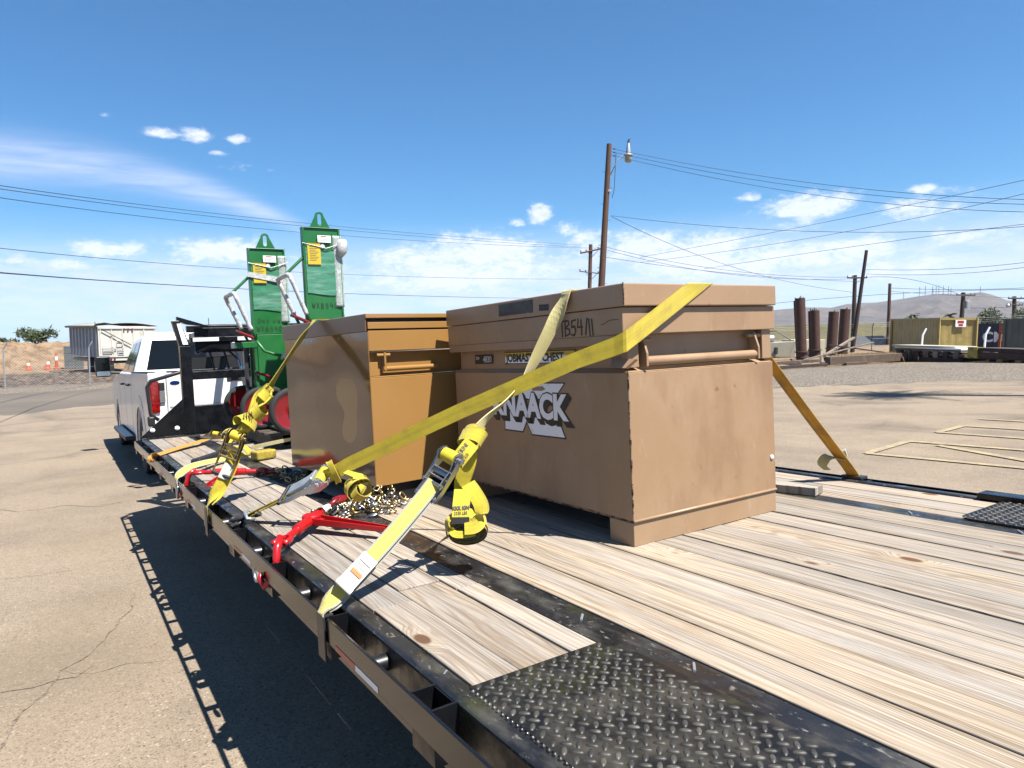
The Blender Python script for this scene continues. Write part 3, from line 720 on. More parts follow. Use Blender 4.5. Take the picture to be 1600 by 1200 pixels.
# ------------------------------------------------------------------ left background
# dirt berm
def berm():
    mb = MB(); na, nr = 170, 26
    for i in range(nr+1):
        t = i/nr
        for j in range(na+1):
            q = -34 + 62*j/na
            r = 50.3 + 7*t + .5*mnoise.noise(Vector((q*.6, 0, 0)))
            x, y = r*math.sin(R_(q)), r*math.cos(R_(q))
            v = Vector((x, y, 0))
            prof = min(1, t/.28)**.75*(1 if t < .6 else (1-t)/.4)
            e = max(0, min(1, (q+34)/8, (28-q)/8))
            h = 1.52*prof*e*(1+.08*mnoise.noise(v*.35)+.06*mnoise.noise(v*1.3)) + .22*mnoise.noise(v*2.2)*min(1, t*4)*e*prof + (.25*mnoise.noise(v*.8) if .05 < t < .25 else 0)*e
            # a hollow dug into its face
            hx = (q+.9)/1.1; h -= .55*math.exp(-hx*hx)*math.exp(-((t-.12)/.08)**2)*e
            mb.v.append((x, y, zg(x, y) + h - .02))
    for i in range(nr):
        for j in range(na):
            mb.f.append((i*(na+1)+j, (i+1)*(na+1)+j, (i+1)*(na+1)+j+1, i*(na+1)+j+1)[::-1]); mb.mi.append(0)
    o = mb.build('dirt_berm', M['g_dirt'], smooth=True); o['kind'] = 'structure'
berm()
def leafball(mb, c, rx, ry, rz, n, s, rnd, wisp=0.0):
    for i in range(n):
        a_, t_, u = rnd.uniform(0, 6.283), math.acos(rnd.uniform(-.3, 1)), rnd.uniform(.25, 1)**.5
        p = Vector((c[0]+rx*u*math.sin(t_)*math.cos(a_), c[1]+ry*u*math.sin(t_)*math.sin(a_), c[2]+rz*u*math.cos(t_)))
        if rnd.random() < wisp: p += Vector((rnd.gauss(0, rx*.2), rnd.gauss(0, ry*.2), rnd.uniform(0, rz*.4)))
        d = Vector((rnd.gauss(0, 1), rnd.gauss(0, 1), rnd.gauss(.5, 1))).normalized(); e = d.orthogonal().normalized()
        q = Quaternion(d, rnd.uniform(0, 6.28)) @ e; L = s*rnd.uniform(.6, 1.5)
        mb.poly([p - q*L*.22, p + d*L*.5 - q*L*.05, p + d*L, p + q*L*.22], [(0, 1, 2, 3)])
def shrub(x, y, z, rx, rz, n, s, label, seed, name='shrub', group=None):
    rnd = random.Random(seed)
    t = thing(name, label, 'bush', (x, y, z), group, lot=False)
    mb = MB()
    for k in range(6):
        an = rnd.uniform(0, 6.28); mb.tube([(x, y, z-.1), (x+rx*.3*math.cos(an), y+rx*.3*math.sin(an), z+rz*.5), (x+rx*.7*math.cos(an), y+rx*.7*math.sin(an), z+rz*rnd.uniform(.7, 1.1))], [.05, .035, .012], 5)
    mb.build('stem', M['twig'], t)
    mb = MB()
    for k in range(9):
        an = rnd.uniform(0, 6.28); rr = rx*rnd.uniform(.1, .75)
        leafball(mb, (x+rr*math.cos(an), y+rr*math.sin(an), z+rz*rnd.uniform(.25, .75)), rx*.42, rx*.42, rz*.42, n//9, s, rnd, .25)
    mb.build('foliage', M['leaf'], t)
shrub(-1.18, 54.0, zg(-1.18, 54)+1.35, 1.15, .95, 1500, .22, 'wide green shrub growing on top of the dirt berm', 4)
shrub(-2.95, 54.2, zg(-3, 54)+1.35, .8, .45, 500, .16, 'low sparse shrub on the berm at the left edge', 9)
# cones on the dirt
def cone(x, y, h, label, kindc, tilt=0):
    z = zg(x, y)+.01
    t = thing('traffic_cone', label, 'traffic cone', (x, y, z), 'orange traffic cones by the berm', lot=False)
    if kindc == 'drum':
        MB().lathe([(.17, .0), (.17, .06), (.09, .07), (.075, h*.55)], (x, y, z), (0, 0, 1), 14).build('body', M['coneorange'], t, smooth=False)
        MB().lathe([(.078, h*.55), (.07, h*.8)], (x, y, z), (0, 0, 1), 14).build('stripe', M['sticker_w'], t)
        MB().lathe([(.07, h*.8), (.05, h), (0, h+.02)], (x, y, z), (0, 0, 1), 14).build('top', M['coneorange'], t)
    else:
        MB().box(x-.18, x+.18, y-.18, y+.18, z, z+.03).build('base', M['coneorange'], t)
        MB().lathe([(.15, .03), (.09, h*.5)], (x, y, z), (0, 0, 1), 14).build('body', M['coneorange'], t)
        MB().lathe([(.09, h*.5), (.06, h*.75)], (x, y, z), (0, 0, 1), 14).build('stripe', M['sticker_w'], t)
        MB().lathe([(.06, h*.75), (.02, h), (0, h)], (x, y, z), (0, 0, 1), 14).build('top', M['coneorange'], t)
    t.rotation_euler = (0, tilt, 0)
cone(-1.6, 49.4, .55, 'short wide orange traffic cone in front of the hollow in the berm', 'cone')
cone(-.68, 49.6, .62, 'middle orange traffic cone leaning beside the tall one', 'cone', .12)
cone(-.22, 49.7, .95, 'tallest orange and white channelizer standing near the dump trailer', 'drum')
# stacked concrete blocks
for i in range(3):
    for j in range(2):
        x0 = .18 + .5*j; z0 = zg(.5, 49.5) + .46*i
        o = MB().box(x0, x0+.48, 49.3, 49.8, z0+.005, z0+.455).build('concrete_block', M['concrete'], bevel=.02)
        tag(o, ('%s grey concrete block of the %s column beside the dump trailer' % (['bottom', 'middle', 'top'][i], ['left', 'right'][j])), 'concrete block', 'stacked concrete blocks', lot=False)
# wire fence left
def fence_left():
    t = thing('chain_link_fence', 'chain link fence on thin metal posts along the stony bank at left', 'fence', (-2, 35.4, zg(-2, 35.4)), lot=False)
    pts = [(-8.2, 35.1), (-5.1, 35.25), (-1.98, 35.34), (1.03, 35.6), (4.1, 35.8), (7.2, 36.0)]
    for x, y in pts:
        z = zg(x, y); MB().tube([(x, y, z-.1), (x+.02, y, z+1.62), (x+.16, y-.05, z+1.9)], .028, 8).build('post', M['galv'], t)
    mb = MB()
    for (x0, y0), (x1, y1) in zip(pts, pts[1:]):
        if x1 < -3 : pass
        L = math.hypot(x1-x0, y1-y0); z0, z1 = zg(x0, y0), zg(x1, y1)
        top = 1.6 if x0 > -1.5 else .0
        for h in (.05, .8, 1.6):
            if x0 < -1.5 and h > 1: continue
            mb.tube([(x0, y0, z0+h), (x1, y1, z1+h)], .004, 3)
        if x0 > -2.2 and x1 < 2:
            n_ = int((L+1.6)/.11)
            for k in range(n_):
                for s in (1, -1):
                    a0 = k*.11-1.6 if s == 1 else k*.11
                    a1 = a0+1.6*s
                    b0, b1 = a0, a1; h0, h1 = 0.0, 1.6
                    def clip(b0, h0, b1, h1):
                        if b0 < 0: h0 = h0 + (h1-h0)*(0-b0)/(b1-b0); b0 = 0
                        if b1 > L: h1 = h0 + (h1-h0)*(L-b0)/(b1-b0); b1 = L
                        if b0 > L: h0 = h0 + (h1-h0)*(L-b0)/(b1-b0); b0 = L
                        if b1 < 0: h1 = h0 + (h1-h0)*(0-b0)/(b1-b0); b1 = 0
                        return b0, h0, b1, h1
                    if (b0 < 0 and b1 < 0) or (b0 > L and b1 > L): continue
                    b0, h0, b1, h1 = clip(b0, h0, b1, h1)
                    p = lambda bb, hh: (x0+(x1-x0)*bb/L, y0+(y1-y0)*bb/L, z0+(z1-z0)*bb/L+hh)
                    mb.tube([p(b0, h0), p(b1, h1)], .003, 3, caps=False)
    mb.build('wire_mesh', M['galv'], t, kind='stuff')
fence_left()
# dump trailer
def dump_trailer():
    x0, x1, y0, y1 = 1.62, 4.35, 40.9, 47.2
    zb = zg(2, 41); zt = 1.45; z0 = -.14
    t = thing('dump_trailer', 'dusty white dump trailer with tarp roller parked behind the pickup', 'trailer', (3, 44, zb), lot=False)
    MB().box(x0+.05, x1-.05, y0+.03, y1, z0, zt-.02).build('body', M['trailergrey'], t, bevel=.02)
    o = MB().box(x0, x1, y0-.05, y0+.02, z0, zt).build('tailgate', M['trailerwhite'], t, bevel=.01)
    for k in range(6):
        xx = x0+.08+(x1-x0-.2)*k/5; MB().box(xx, xx+.045, y0-.085, y0-.052, z0+.02, zt-.1).build('rib', M['trailerwhite'], o)
    for zz in (z0+.02, zt-.12): MB().box(x0+.02, x1-.02, y0-.10, y0-.087, zz, zz+.10).build('rail', M['trailerwhite'], o)
    for k in range(3):
        MB().lathe([(.045, 0), (.045, .03)], (x0+1.18+k*.2, y0-.13, zt-.14), (0, 1, 0), 10).build('marker_light', M['taillight'], o)
    # hatch frames
    for (hx, hz, w, h) in ((.42, .42, .62, .12), (.42, .28, .5, .10), (1.05, .62, .30, .22), (1.1, .32, .28, .12), (1.1, .12, .28, .12)):
        mb = MB(); X, Z = x0+hx-.25, z0+hz
        mb.box(X, X+w, y0-.125, y0-.1025, Z, Z+.03); mb.box(X, X+w, y0-.125, y0-.1025, Z+h, Z+h+.03); mb.box(X, X+.03, y0-.122, y0-.1028, Z+.03, Z+h); mb.box(X+w-.03, X+w, y0-.122, y0-.1028, Z+.03, Z+h)
        mb.build('hatch_frame', M['trailergrey'], o)
    MB().tube([(x0+.15, y0-.13, zt-.15), (x0+1.5, y0-.13, z0+.62)], .02, 5).build('tarp_cord', M['darksteel'], o)
    # side ribs
    for k in range(9):
        yy = y0+.15+k*.7; MB().box(x0-.03, x0+.048, yy, yy+.09, z0, zt-.1).build('side_rib', M['trailergrey'], t)
    # tarp bows and tarp
    mb = MB(); n = 10; pts = []
    for i in range(n+1):
        yy = y0-.1+(y1-y0+.2)*i/n
        for k in range(9):
            s = k/8; xx = x0-.06+(x1-x0+.12)*s
            pts.append((xx, yy, zt+.03+.16*math.sin(math.pi*s)*(.8+.2*math.cos(i*math.pi)) + (.12 if i == 0 and k < 2 else 0)))
    mb.poly(pts, [(i*9+k, i*9+k+1, (i+1)*9+k+1, (i+1)*9+k) for i in range(n) for k in range(8)])
    q = mb.build('tarp', M['tarp'], t, smooth=True); so = q.modifiers.new('thick', 'SOLIDIFY'); so.thickness = .02
    MB().tube([(x0-.1, y0-.1, zt-.02), (x0-.1, y1, zt-.02)], .06, 8).build('tarp_roller', M['darksteel'], t)
    MB().tube([(x0-.12, y0-.12, zt-.2), (x0-.12, y0-.12, zt+.22)], .02, 5).build('crank_arm', M['darksteel'], t)
    MB().box(x0+.1, x1-.1, y0-.06, y0+.02, z0-.16, z0-.02).build('bumper', M['trailerwhite'], t)
    for k in range(4):
        MB().lathe([(.05, 0), (.05, .03)], (x0+.22+k*.16, y0-.10, z0-.09), (0, 1, 0), 10).build('tail_light', M['taillight'], t)
    MB().box(x0+.2, x1-.2, y0, y1, z0-.3, z0-.165).build('chassis', M['dark_under'], t)
    for yy in (y0+.9, y0+2.1):
        for xx in (x0+.03, x1-.6):
            w = MB().lathe([(.3, 0), (.44, .02), (.5, .06), (.5, .5), (.44, .55), (.3, .57)], (xx, yy, zb+.5), (1, 0, 0), 24, caps=False).build('wheel', M['rubber'], t, auto=40)
            MB().lathe([(0, .0), (.12, -.02), (.22, .04), (.29, .01)], (xx+.01, yy, zb+.5), (1, 0, 0), 20).build('rim', M['galv'], w, auto=40)
    for xx in (x0+.05, x1-.75): MB().box(xx, xx+.62, y0-.03, y0-.01, zb+.25, z0-.17).build('mud_flap', M['plastic'], t)
dump_trailer()
_p = Matrix.Translation((1.62, 40.9, 0)); _o = bpy.data.objects['dump_trailer']; _o.matrix_world = _p @ Matrix.Rotation(R_(11), 4, 'Z') @ _p.inverted() @ Matrix.Translation(_o.location)
# a low dark pile on the bank
rb = MB(); rr = random.Random(3)
for k in range(16):
    x, y = .05+rr.uniform(-.35, .35), 44.2+rr.uniform(-.2, .2); z = zg(x, y)+.12
    rb.tube([(x, y, z), (x+rr.uniform(-.3, .3), y+rr.uniform(-.1, .1), z+rr.uniform(0, .14))], .035, 5)
tag(rb.build('debris_pile', M['beam']), 'small heap of dark brush and debris lying on the stony bank', 'debris', lot=False)

# ------------------------------------------------------------------ power poles and wires
def pole(name, top, bot, r0, r1, label, mat, cat='utility pole', group='utility poles'):
    t0, b0 = Vector(top), Vector(bot); d = (b0-t0).normalized()
    zb = zg(b0.x, b0.y)-.1
    if b0.z > zb: b0 = t0 + d*((t0.z-zb)/max(1e-3, -d.z))
    t = thing(name, label, cat, tuple(b0), group, lot=False)
    n = 14; pts = [b0 + (t0-b0)*i/n for i in range(n+1)]
    MB().tube(pts, [r1+(r0-r1)*i/n for i in range(n+1)], 12).build('shaft', M[mat], t, auto=50)
    return t, t0, b0
VR = Vector((math.cos(R_(33)), -math.sin(R_(33)), 0))    # horizontal, across the view
def main_pole():
    t, a, b = pole('lamp_pole', *((27.425,31.81,12.06),(27.105,32.083,2.588)), .15, .235, 'tallest brown wooden pole carrying a yard lamp behind the big chest', 'pole', 'lamp pole', None)
    MB().tube([a - Vector((0,0,1.75))+VR*.1, a+VR*.45+Vector((0,0,-1.0)), a+VR*.85+Vector((0,0,-.62)), a+VR*1.02+Vector((0,0,-.55))], .035, 8).build('lamp_arm', M['galv'], t, smooth=True)
    c = a+VR*1.12+Vector((0, 0, -.55))
    MB().lathe([(0, .62), (.07, .6), (.10, .45), (.14, .2), (.15, 0), (.27, -.05), (.28, -.1), (.2, -.12)], c, (0,0,1), 18).build('lamp_head', M['galv'], t, auto=40)
    MB().lathe([(.22, -.12), (.21, -.42), (.14, -.5), (0, -.52)], c, (0,0,1), 18).build('lamp_lens', pm('prismatic_lens', (.62, .60, .52), .25, 0, bump=(20, .8, .02)), t, auto=40)
    MB().tube([c+Vector((0,0,.62)), c+Vector((.02, 0, .78)), c+Vector((.09, -.05, .86))], [.07, .06, .02], 6).build('photocell', M['darksteel'], t)
    for k in range(3):
        p = a + VR*.17 - Vector((0, 0, .28+.2*k))
        MB().lathe([(.02, -.05), (.05, -.03), (.025, 0), (.05, .03), (.02, .06)], p+VR*.12, VR, 10).build('insulator', M['darksteel'], t)
    MB().tube([a-Vector((0,0,.5))+VR*.4, a-Vector((0,0,2.6))+VR*.32, a-Vector((0,0,3.1))+VR*.2], .018, 5).build('cable', M['wire'], t)
    MB().lathe([(.16, 0), (.16, .12)], a-Vector((0, 0, 2.75)), (0,0,1), 12).build('band', M['galv'], t)
    for k in range(9):
        s = 1 if k % 2 else -1; p = a + (b-a)*(.12+.07*k)
        MB().tube([p+VR*.12*s, p+VR*.32*s], .012, 4).build('step_peg', M['darksteel'], t)
main_pole()
def cross_pole(name, top, bot, r, label, arms, mat='pole'):
    t, a, b = pole(name, top, bot, r*.8, r, label, mat)
    for (dz, w, th, tilt) in arms:
        c = a - Vector((0, 0, dz))
        e0 = c - VR*w + Vector((0, 0, -tilt)); e1 = c + VR*w + Vector((0, 0, tilt))
        MB().tube([e0 + Vector((0, -r, 0)), e1 + Vector((0, -r, 0))], th, 4).build('crossarm', M[mat], t)
        for s in (-.95, -.5, .5, .95):
            p = c + VR*w*s + Vector((0, -r, th+tilt*s)); MB().lathe([(.02, 0), (.06, .05), (.06, .12), (.02, .18)], p, (0,0,1), 8).build('insulator', M['darksteel'], t)
        for s in (-1, 1): MB().tube([c+VR*w*.5*s+Vector((0,-r,0)), c-Vector((0,r,w*.5))], .02, 4).build('brace', M['darksteel'], t)
    return t, a, b
cross_pole('utility_pole', *((39.329,47.929,8.588),(39.246,47.997,2.011)), .2, 'brown utility pole with two crossarms just left of the lamp pole', [(.55, 1.05, .07, .22), (2.45, 1.1, .045, -.12)])
cross_pole('utility_pole', *((77.177,46.301,7.326),(77.212,46.242,-0.032)), .26, 'slim utility pole with one crossarm right behind the leaning pole', [(.3, 1.15, .08, 0)], 'darkpole')
pole('utility_pole', *((53.545,31.257,7.418),(53.2,31.839,-0.082)), .12, .17, 'dark pole leaning sharply to the right over the scrap pipes', 'darkpole')
pole('utility_pole', *((83.341,45.599,6.544),(83.36,45.565,1.295)), .17, .2, 'straight reddish pole with bare top left of the olive container', 'pole')
t_, a_, b_ = cross_pole('utility_pole', *((100.332,45.095,5.91),(100.304,45.156,1.871)), .3, 'utility pole with crossarm and grey transformer behind the olive container', [(.35, 1.25, .09, 0)], 'darkpole')
MB().lathe([(0, 0), (.32, .02), (.32, .95), (.2, 1.02), (0, 1.04)], a_ + VR*.55 - Vector((0, 0, 2.1)), (0,0,1), 14).build('transformer', M['galv'], t_, auto=40)
t_, a_, b_ = cross_pole('utility_pole', *((111.768,43.68,5.622),(111.82,43.546,1.893)), .3, 'utility pole with small lamp above the grey container at right', [(.3, 1.2, .09, 0), (1.2, .9, .07, 0)], 'darkpole')
MB().lathe([(0, 0), (.25, .02), (.28, .3), (.1, .5), (0, .52)], a_ - VR*.8 - Vector((0, 0, 1.5)), (0,0,1), 12).build('lamp', M['galv'], t_, auto=40)
WL = ['topmost wire of the three running from the upper left to the crossarm pole', 'second wire of the three running from the upper left to the crossarm pole', 'lowest wire of the three running from the upper left to the crossarm pole',
 'faint lone wire crossing the left sky above the thick one', 'lowest and thickest dark wire crossing the sky behind the green carts',
 'topmost of three wires leaving the lamp pole top to the right', 'middle of three wires leaving the lamp pole top to the right', 'lowest of three wires leaving the lamp pole top to the right',
 'wire running nearly level rightwards from halfway up the lamp pole', 'wire slanting down rightwards from halfway up the lamp pole to the pipes',
 'upper of two wires climbing to the top right edge', 'lower of two wires climbing to the top right edge', 'wire rising gently to the right just above the leaning pole',
 'upper wire from the leaning pole to the right edge', 'lower wire from the leaning pole to the right edge',
 'upper thin wire between the two crossarm poles', 'middle thin wire between the two crossarm poles', 'lowest thin wire between the two crossarm poles',
 'thin wire from the far crossarm pole to the transformer pole', 'long sagging wire just above the mountain', 'upper thin wire from the bare reddish pole rightwards', 'lower thin wire from the bare reddish pole rightwards', 'short wire between transformer pole and the rightmost pole']
for i, pts in enumerate((((-1.839,21.923,5.025),(-1.091,24.833,5.428),(-0.046,27.714,5.813),(1.317,30.543,6.18),(3.02,33.292,6.528),(5.077,35.929,6.854),(7.5,38.418,7.156),(10.294,40.719,7.432),(13.455,42.792,7.681),(16.968,44.595,7.901),(20.812,46.091,8.089),(24.951,47.245,8.247),(29.342,48.032,8.374),(33.937,48.437,8.472),(38.68,48.455,8.543)),((-1.843,21.923,4.948),(-1.096,24.833,5.335),(-0.051,27.714,5.704),(1.312,30.543,6.056),(3.014,33.292,6.387),(5.071,35.93,6.698),(7.495,38.419,6.987),(10.289,40.72,7.251),(13.45,42.793,7.49),(16.965,44.596,7.703),(20.809,46.092,7.889),(24.949,47.246,8.048),(29.342,48.033,8.181),(33.937,48.437,8.29),(38.681,48.454,8.377)),((-1.854,21.922,4.731),(-1.082,24.834,5.083),(-0.004,27.714,5.418),(1.404,30.539,5.738),(3.162,33.279,6.041),(5.288,35.898,6.327),(7.791,38.36,6.598),(10.676,40.62,6.853),(13.936,42.637,7.092),(17.555,44.367,7.316),(21.505,45.771,7.525),(25.747,46.815,7.72),(30.234,47.476,7.905),(34.91,47.741,8.081),(39.717,47.608,8.25)),((-2.267,25.901,3.841),(-1.353,28.539,3.995),(-0.153,31.142,4.139),(1.351,33.687,4.272),(3.178,36.146,4.397),(5.341,38.488,4.515),(7.85,40.678,4.627),(10.706,42.678,4.736),(13.903,44.448,4.844),(17.425,45.95,4.953),(21.245,47.149,5.065),(25.33,48.014,5.183),(29.634,48.524,5.31),(34.108,48.666,5.447),(38.699,48.44,5.598)),((-1.418,15.937,2.466),(-0.991,20.19,2.687),(-0.169,24.428,2.89),(1.082,28.622,3.075),(2.79,32.738,3.243),(4.983,36.735,3.396),(7.681,40.565,3.534),(10.896,44.176,3.66),(14.63,47.513,3.774),(18.872,50.519,3.88),(23.598,53.139,3.98),(28.77,55.323,4.076),(34.337,57.032,4.171),(40.237,58.237,4.27),(46.4,58.924,4.374)),((27.511,31.735,11.801),(28.298,29.866,11.141),(28.955,28.009,10.513),(29.485,26.177,9.92),(29.889,24.38,9.361),(30.172,22.628,8.839),(30.339,20.929,8.353),(30.395,19.291,7.903),(30.349,17.719,7.487),(30.208,16.218,7.106),(29.979,14.79,6.757),(29.67,13.438,6.439),(29.289,12.163,6.15),(28.844,10.964,5.888),(28.34,9.841,5.651)),((27.513,31.734,11.619),(28.3,29.864,10.938),(28.958,28.006,10.294),(29.489,26.173,9.689),(29.893,24.375,9.124),(30.176,22.622,8.599),(30.343,20.923,8.113),(30.4,19.284,7.666),(30.353,17.711,7.258),(30.212,16.21,6.885),(29.983,14.782,6.548),(29.674,13.43,6.243),(29.292,12.155,5.969),(28.846,10.956,5.723),(28.343,9.834,5.503)),((27.515,31.732,11.436),(28.302,29.861,10.724),(28.962,28.003,10.054),(29.492,26.169,9.428),(29.898,24.37,8.846),(30.181,22.615,8.309),(30.348,20.915,7.815),(30.405,19.275,7.364),(30.359,17.701,6.954),(30.218,16.199,6.585),(29.988,14.771,6.252),(29.679,13.418,5.955),(29.298,12.143,5.69),(28.851,10.944,5.456),(28.347,9.821,5.249)),((27.545,31.706,7.94),(28.338,29.828,7.545),(28.999,27.964,7.18),(29.531,26.126,6.847),(29.935,24.324,6.544),(30.217,22.568,6.271),(30.381,20.868,6.026),(30.434,19.229,5.809),(30.385,17.658,5.616),(30.239,16.159,5.448),(30.006,14.734,5.301),(29.694,13.386,5.173),(29.309,12.115,5.063),(28.86,10.922,4.969),(28.353,9.804,4.889)),((27.546,31.705,7.903),(29.893,32.772,7.705),(32.301,33.747,7.48),(34.767,34.631,7.234),(37.284,35.423,6.972),(39.849,36.124,6.7),(42.456,36.736,6.425),(45.101,37.258,6.151),(47.779,37.692,5.883),(50.487,38.041,5.628),(53.219,38.307,5.39),(55.971,38.491,5.173),(58.741,38.596,4.983),(61.524,38.624,4.824),(64.316,38.58,4.699)),((42.527,45.116,7.421),(43.219,42.235,7.673),(43.716,39.409,7.895),(44.024,36.654,8.086),(44.152,33.98,8.246),(44.108,31.399,8.376),(43.903,28.919,8.475),(43.546,26.547,8.546),(43.05,24.287,8.588),(42.426,22.143,8.603),(41.685,20.117,8.592),(40.839,18.209,8.557),(39.897,16.419,8.499),(38.869,14.744,8.418),(37.765,13.183,8.317)),((42.532,45.111,6.982),(43.226,42.227,7.097),(43.726,39.398,7.208),(44.037,36.639,7.315),(44.166,33.962,7.415),(44.124,31.377,7.506),(43.919,28.894,7.587),(43.563,26.519,7.657),(43.067,24.258,7.715),(42.442,22.112,7.759),(41.701,20.086,7.788),(40.853,18.178,7.803),(39.909,16.388,7.803),(38.88,14.715,7.787),(37.775,13.155,7.756)),((46.278,41.259,6.335),(46.425,38.682,6.488),(46.427,36.176,6.61),(46.291,33.746,6.702),(46.023,31.4,6.766),(45.631,29.141,6.803),(45.124,26.974,6.816),(44.508,24.901,6.805),(43.791,22.924,6.772),(42.982,21.043,6.718),(42.088,19.26,6.647),(41.116,17.573,6.558),(40.073,15.982,6.454),(38.966,14.485,6.336),(37.801,13.08,6.205)),((53.55,31.247,5.922),(52.98,29.801,5.771),(52.369,28.394,5.637),(51.721,27.028,5.517),(51.037,25.701,5.413),(50.318,24.416,5.321),(49.566,23.17,5.242),(48.783,21.965,5.173),(47.971,20.8,5.115),(47.13,19.674,5.065),(46.263,18.587,5.024),(45.371,17.539,4.989),(44.455,16.53,4.961),(43.517,15.558,4.938),(42.557,14.624,4.918)),((53.557,31.236,5.572),(52.986,29.789,5.416),(52.376,28.381,5.28),(51.728,27.015,5.162),(51.043,25.688,5.06),(50.324,24.402,4.974),(49.572,23.157,4.903),(48.789,21.951,4.844),(47.976,20.786,4.797),(47.136,19.66,4.76),(46.268,18.574,4.733),(45.376,17.527,4.714),(44.459,16.518,4.702),(43.521,15.547,4.696),(42.561,14.613,4.695)),((39.843,47.503,8.524),(42.353,47.982,8.316),(44.903,48.37,8.111),(47.49,48.67,7.915),(50.106,48.881,7.729),(52.749,49.006,7.557),(55.412,49.046,7.403),(58.091,49.004,7.269),(60.783,48.882,7.159),(63.482,48.683,7.074),(66.186,48.409,7.017),(68.89,48.064,6.991),(71.592,47.651,6.998),(74.288,47.174,7.04),(76.975,46.635,7.118)),((39.844,47.502,8.303),(42.401,47.939,8.04),(44.998,48.282,7.787),(47.63,48.532,7.549),(50.292,48.69,7.329),(52.978,48.757,7.132),(55.684,48.737,6.962),(58.403,48.632,6.821),(61.132,48.444,6.715),(63.867,48.177,6.645),(66.602,47.835,6.615),(69.335,47.42,6.627),(72.062,46.936,6.684),(74.781,46.388,6.789),(77.488,45.779,6.942)),((39.85,47.497,7.585),(42.406,47.935,7.491),(45.002,48.278,7.395),(47.633,48.529,7.296),(50.294,48.688,7.198),(52.979,48.757,7.101),(55.683,48.738,7.008),(58.402,48.634,6.92),(61.13,48.447,6.839),(63.864,48.18,6.767),(66.6,47.837,6.704),(69.335,47.421,6.652),(72.064,46.934,6.613),(74.784,46.382,6.588),(77.494,45.767,6.577)),((77.553,45.668,7.011),(79.767,46.125,7.189),(81.991,46.553,7.335),(84.224,46.954,7.447),(86.466,47.327,7.524),(88.717,47.673,7.563),(90.975,47.991,7.564),(93.241,48.282,7.524),(95.514,48.545,7.441),(97.794,48.782,7.313),(100.08,48.992,7.141),(102.373,49.176,6.92),(104.671,49.333,6.651),(106.975,49.464,6.331),(109.284,49.569,5.959)),((96.53,71.288,5.135),(96.556,67.581,5.348),(96.425,63.969,5.519),(96.142,60.458,5.651),(95.716,57.05,5.746),(95.154,53.751,5.806),(94.463,50.561,5.834),(93.65,47.483,5.832),(92.724,44.517,5.803),(91.692,41.666,5.749),(90.559,38.927,5.672),(89.334,36.302,5.576),(88.024,33.788,5.461),(86.633,31.386,5.329),(85.168,29.092,5.184)),((83.367,45.551,6.013),(83.66,44.253,5.9),(83.923,42.973,5.801),(84.159,41.711,5.716),(84.368,40.468,5.644),(84.551,39.243,5.585),(84.709,38.038,5.539),(84.842,36.852,5.504),(84.952,35.686,5.482),(85.039,34.539,5.47),(85.104,33.413,5.47),(85.148,32.307,5.48),(85.172,31.222,5.5),(85.176,30.156,5.53),(85.162,29.111,5.57)),((83.374,45.538,5.633),(84.299,44.572,5.506),(85.204,43.607,5.387),(86.089,42.642,5.276),(86.955,41.68,5.174),(87.803,40.72,5.08),(88.632,39.763,4.994),(89.443,38.81,4.917),(90.236,37.861,4.847),(91.012,36.916,4.786),(91.772,35.976,4.733),(92.514,35.042,4.688),(93.241,34.114,4.651),(93.952,33.192,4.621),(94.648,32.276,4.599)),((100.556,44.591,3.886),(101.359,44.542,3.885),(102.162,44.489,3.888),(102.965,44.433,3.894),(103.767,44.374,3.903),(104.57,44.312,3.916),(105.373,44.247,3.933),(106.176,44.178,3.954),(106.978,44.107,3.978),(107.781,44.032,4.006),(108.584,43.955,4.038),(109.386,43.875,4.073),(110.188,43.791,4.113),(110.991,43.705,4.156),(111.793,43.616,4.203)))):
    d = sum(Vector(p).length for p in pts)/len(pts)
    r = .0105*max(1.0, d/42) * (1.5 if i == 4 else 1.0)
    tag(MB().tube(pts, r, 5).build('overhead_wire', M['wire']), WL[i], 'wire', 'overhead wires', lot=False)

# ------------------------------------------------------------------ right background
def scrap_pipe(top, bot, r, label):
    a_, b_ = Vector(top), Vector(bot); zb = zg(b_.x, b_.y)-.05
    b_ = a_ + (b_-a_).normalized()*((a_.z-zb)/max(.01, -(b_-a_).normalized().z))
    t = thing('steel_pipe', label, 'steel pipe', tuple(b_), 'rusty pipes standing on end', lot=False)
    d = (a_-b_).normalized(); L = (a_-b_).length
    MB().lathe([(r, 0), (r, L), (r-.03, L), (r-.03, L-.5)], b_, d, 20).build('pipe_wall', M['rust'], t, auto=40)
    MB().lathe([(r+.07, .15), (r+.07, .2), (r+.005, .21), (r+.005, .5), (r+.09, .51), (r+.09, .57), (r+.005, .58)], b_, d, 14).build('collar', M['rust'], t, auto=40)
    rnd = random.Random(int(r*1000+L*100))
    for k in range(3):
        p = a_ + Vector((rnd.uniform(-r, r)*.6, rnd.uniform(-r, r)*.6, -.05))
        MB().tube([p, p+Vector((0, 0, rnd.uniform(.1, .25)))], .03, 5).build('lug', M['darksteel'], t)
for args in (((39.08,27.0,3.21),(39.21,26.81,-.56),.30,'tallest rusty pipe standing on end nearest the chest'), ((39.36,27.47,3.07),(39.52,27.25,-.59),.16,'narrow dark pipe right against the left of the tallest pipe'),
             ((43.32,28.77,2.54),(43.42,28.62,-.61),.30,'second thick rusty pipe from the chest'), ((43.5,29.2,2.5),(43.6,29.05,-.67),.17,'narrow pipe against the left of the second thick pipe'),
             ((46.5,29.37,2.5),(46.45,29.43,-.57),.345,'third thick rusty pipe, with a flat closed top'), ((49.45,30.31,2.74),(49.4,30.4,-.43),.36,'fourth thick rusty pipe, nearest the leaning pole')):
    scrap_pipe(*args)
def to_local(px0, px1):
    return None
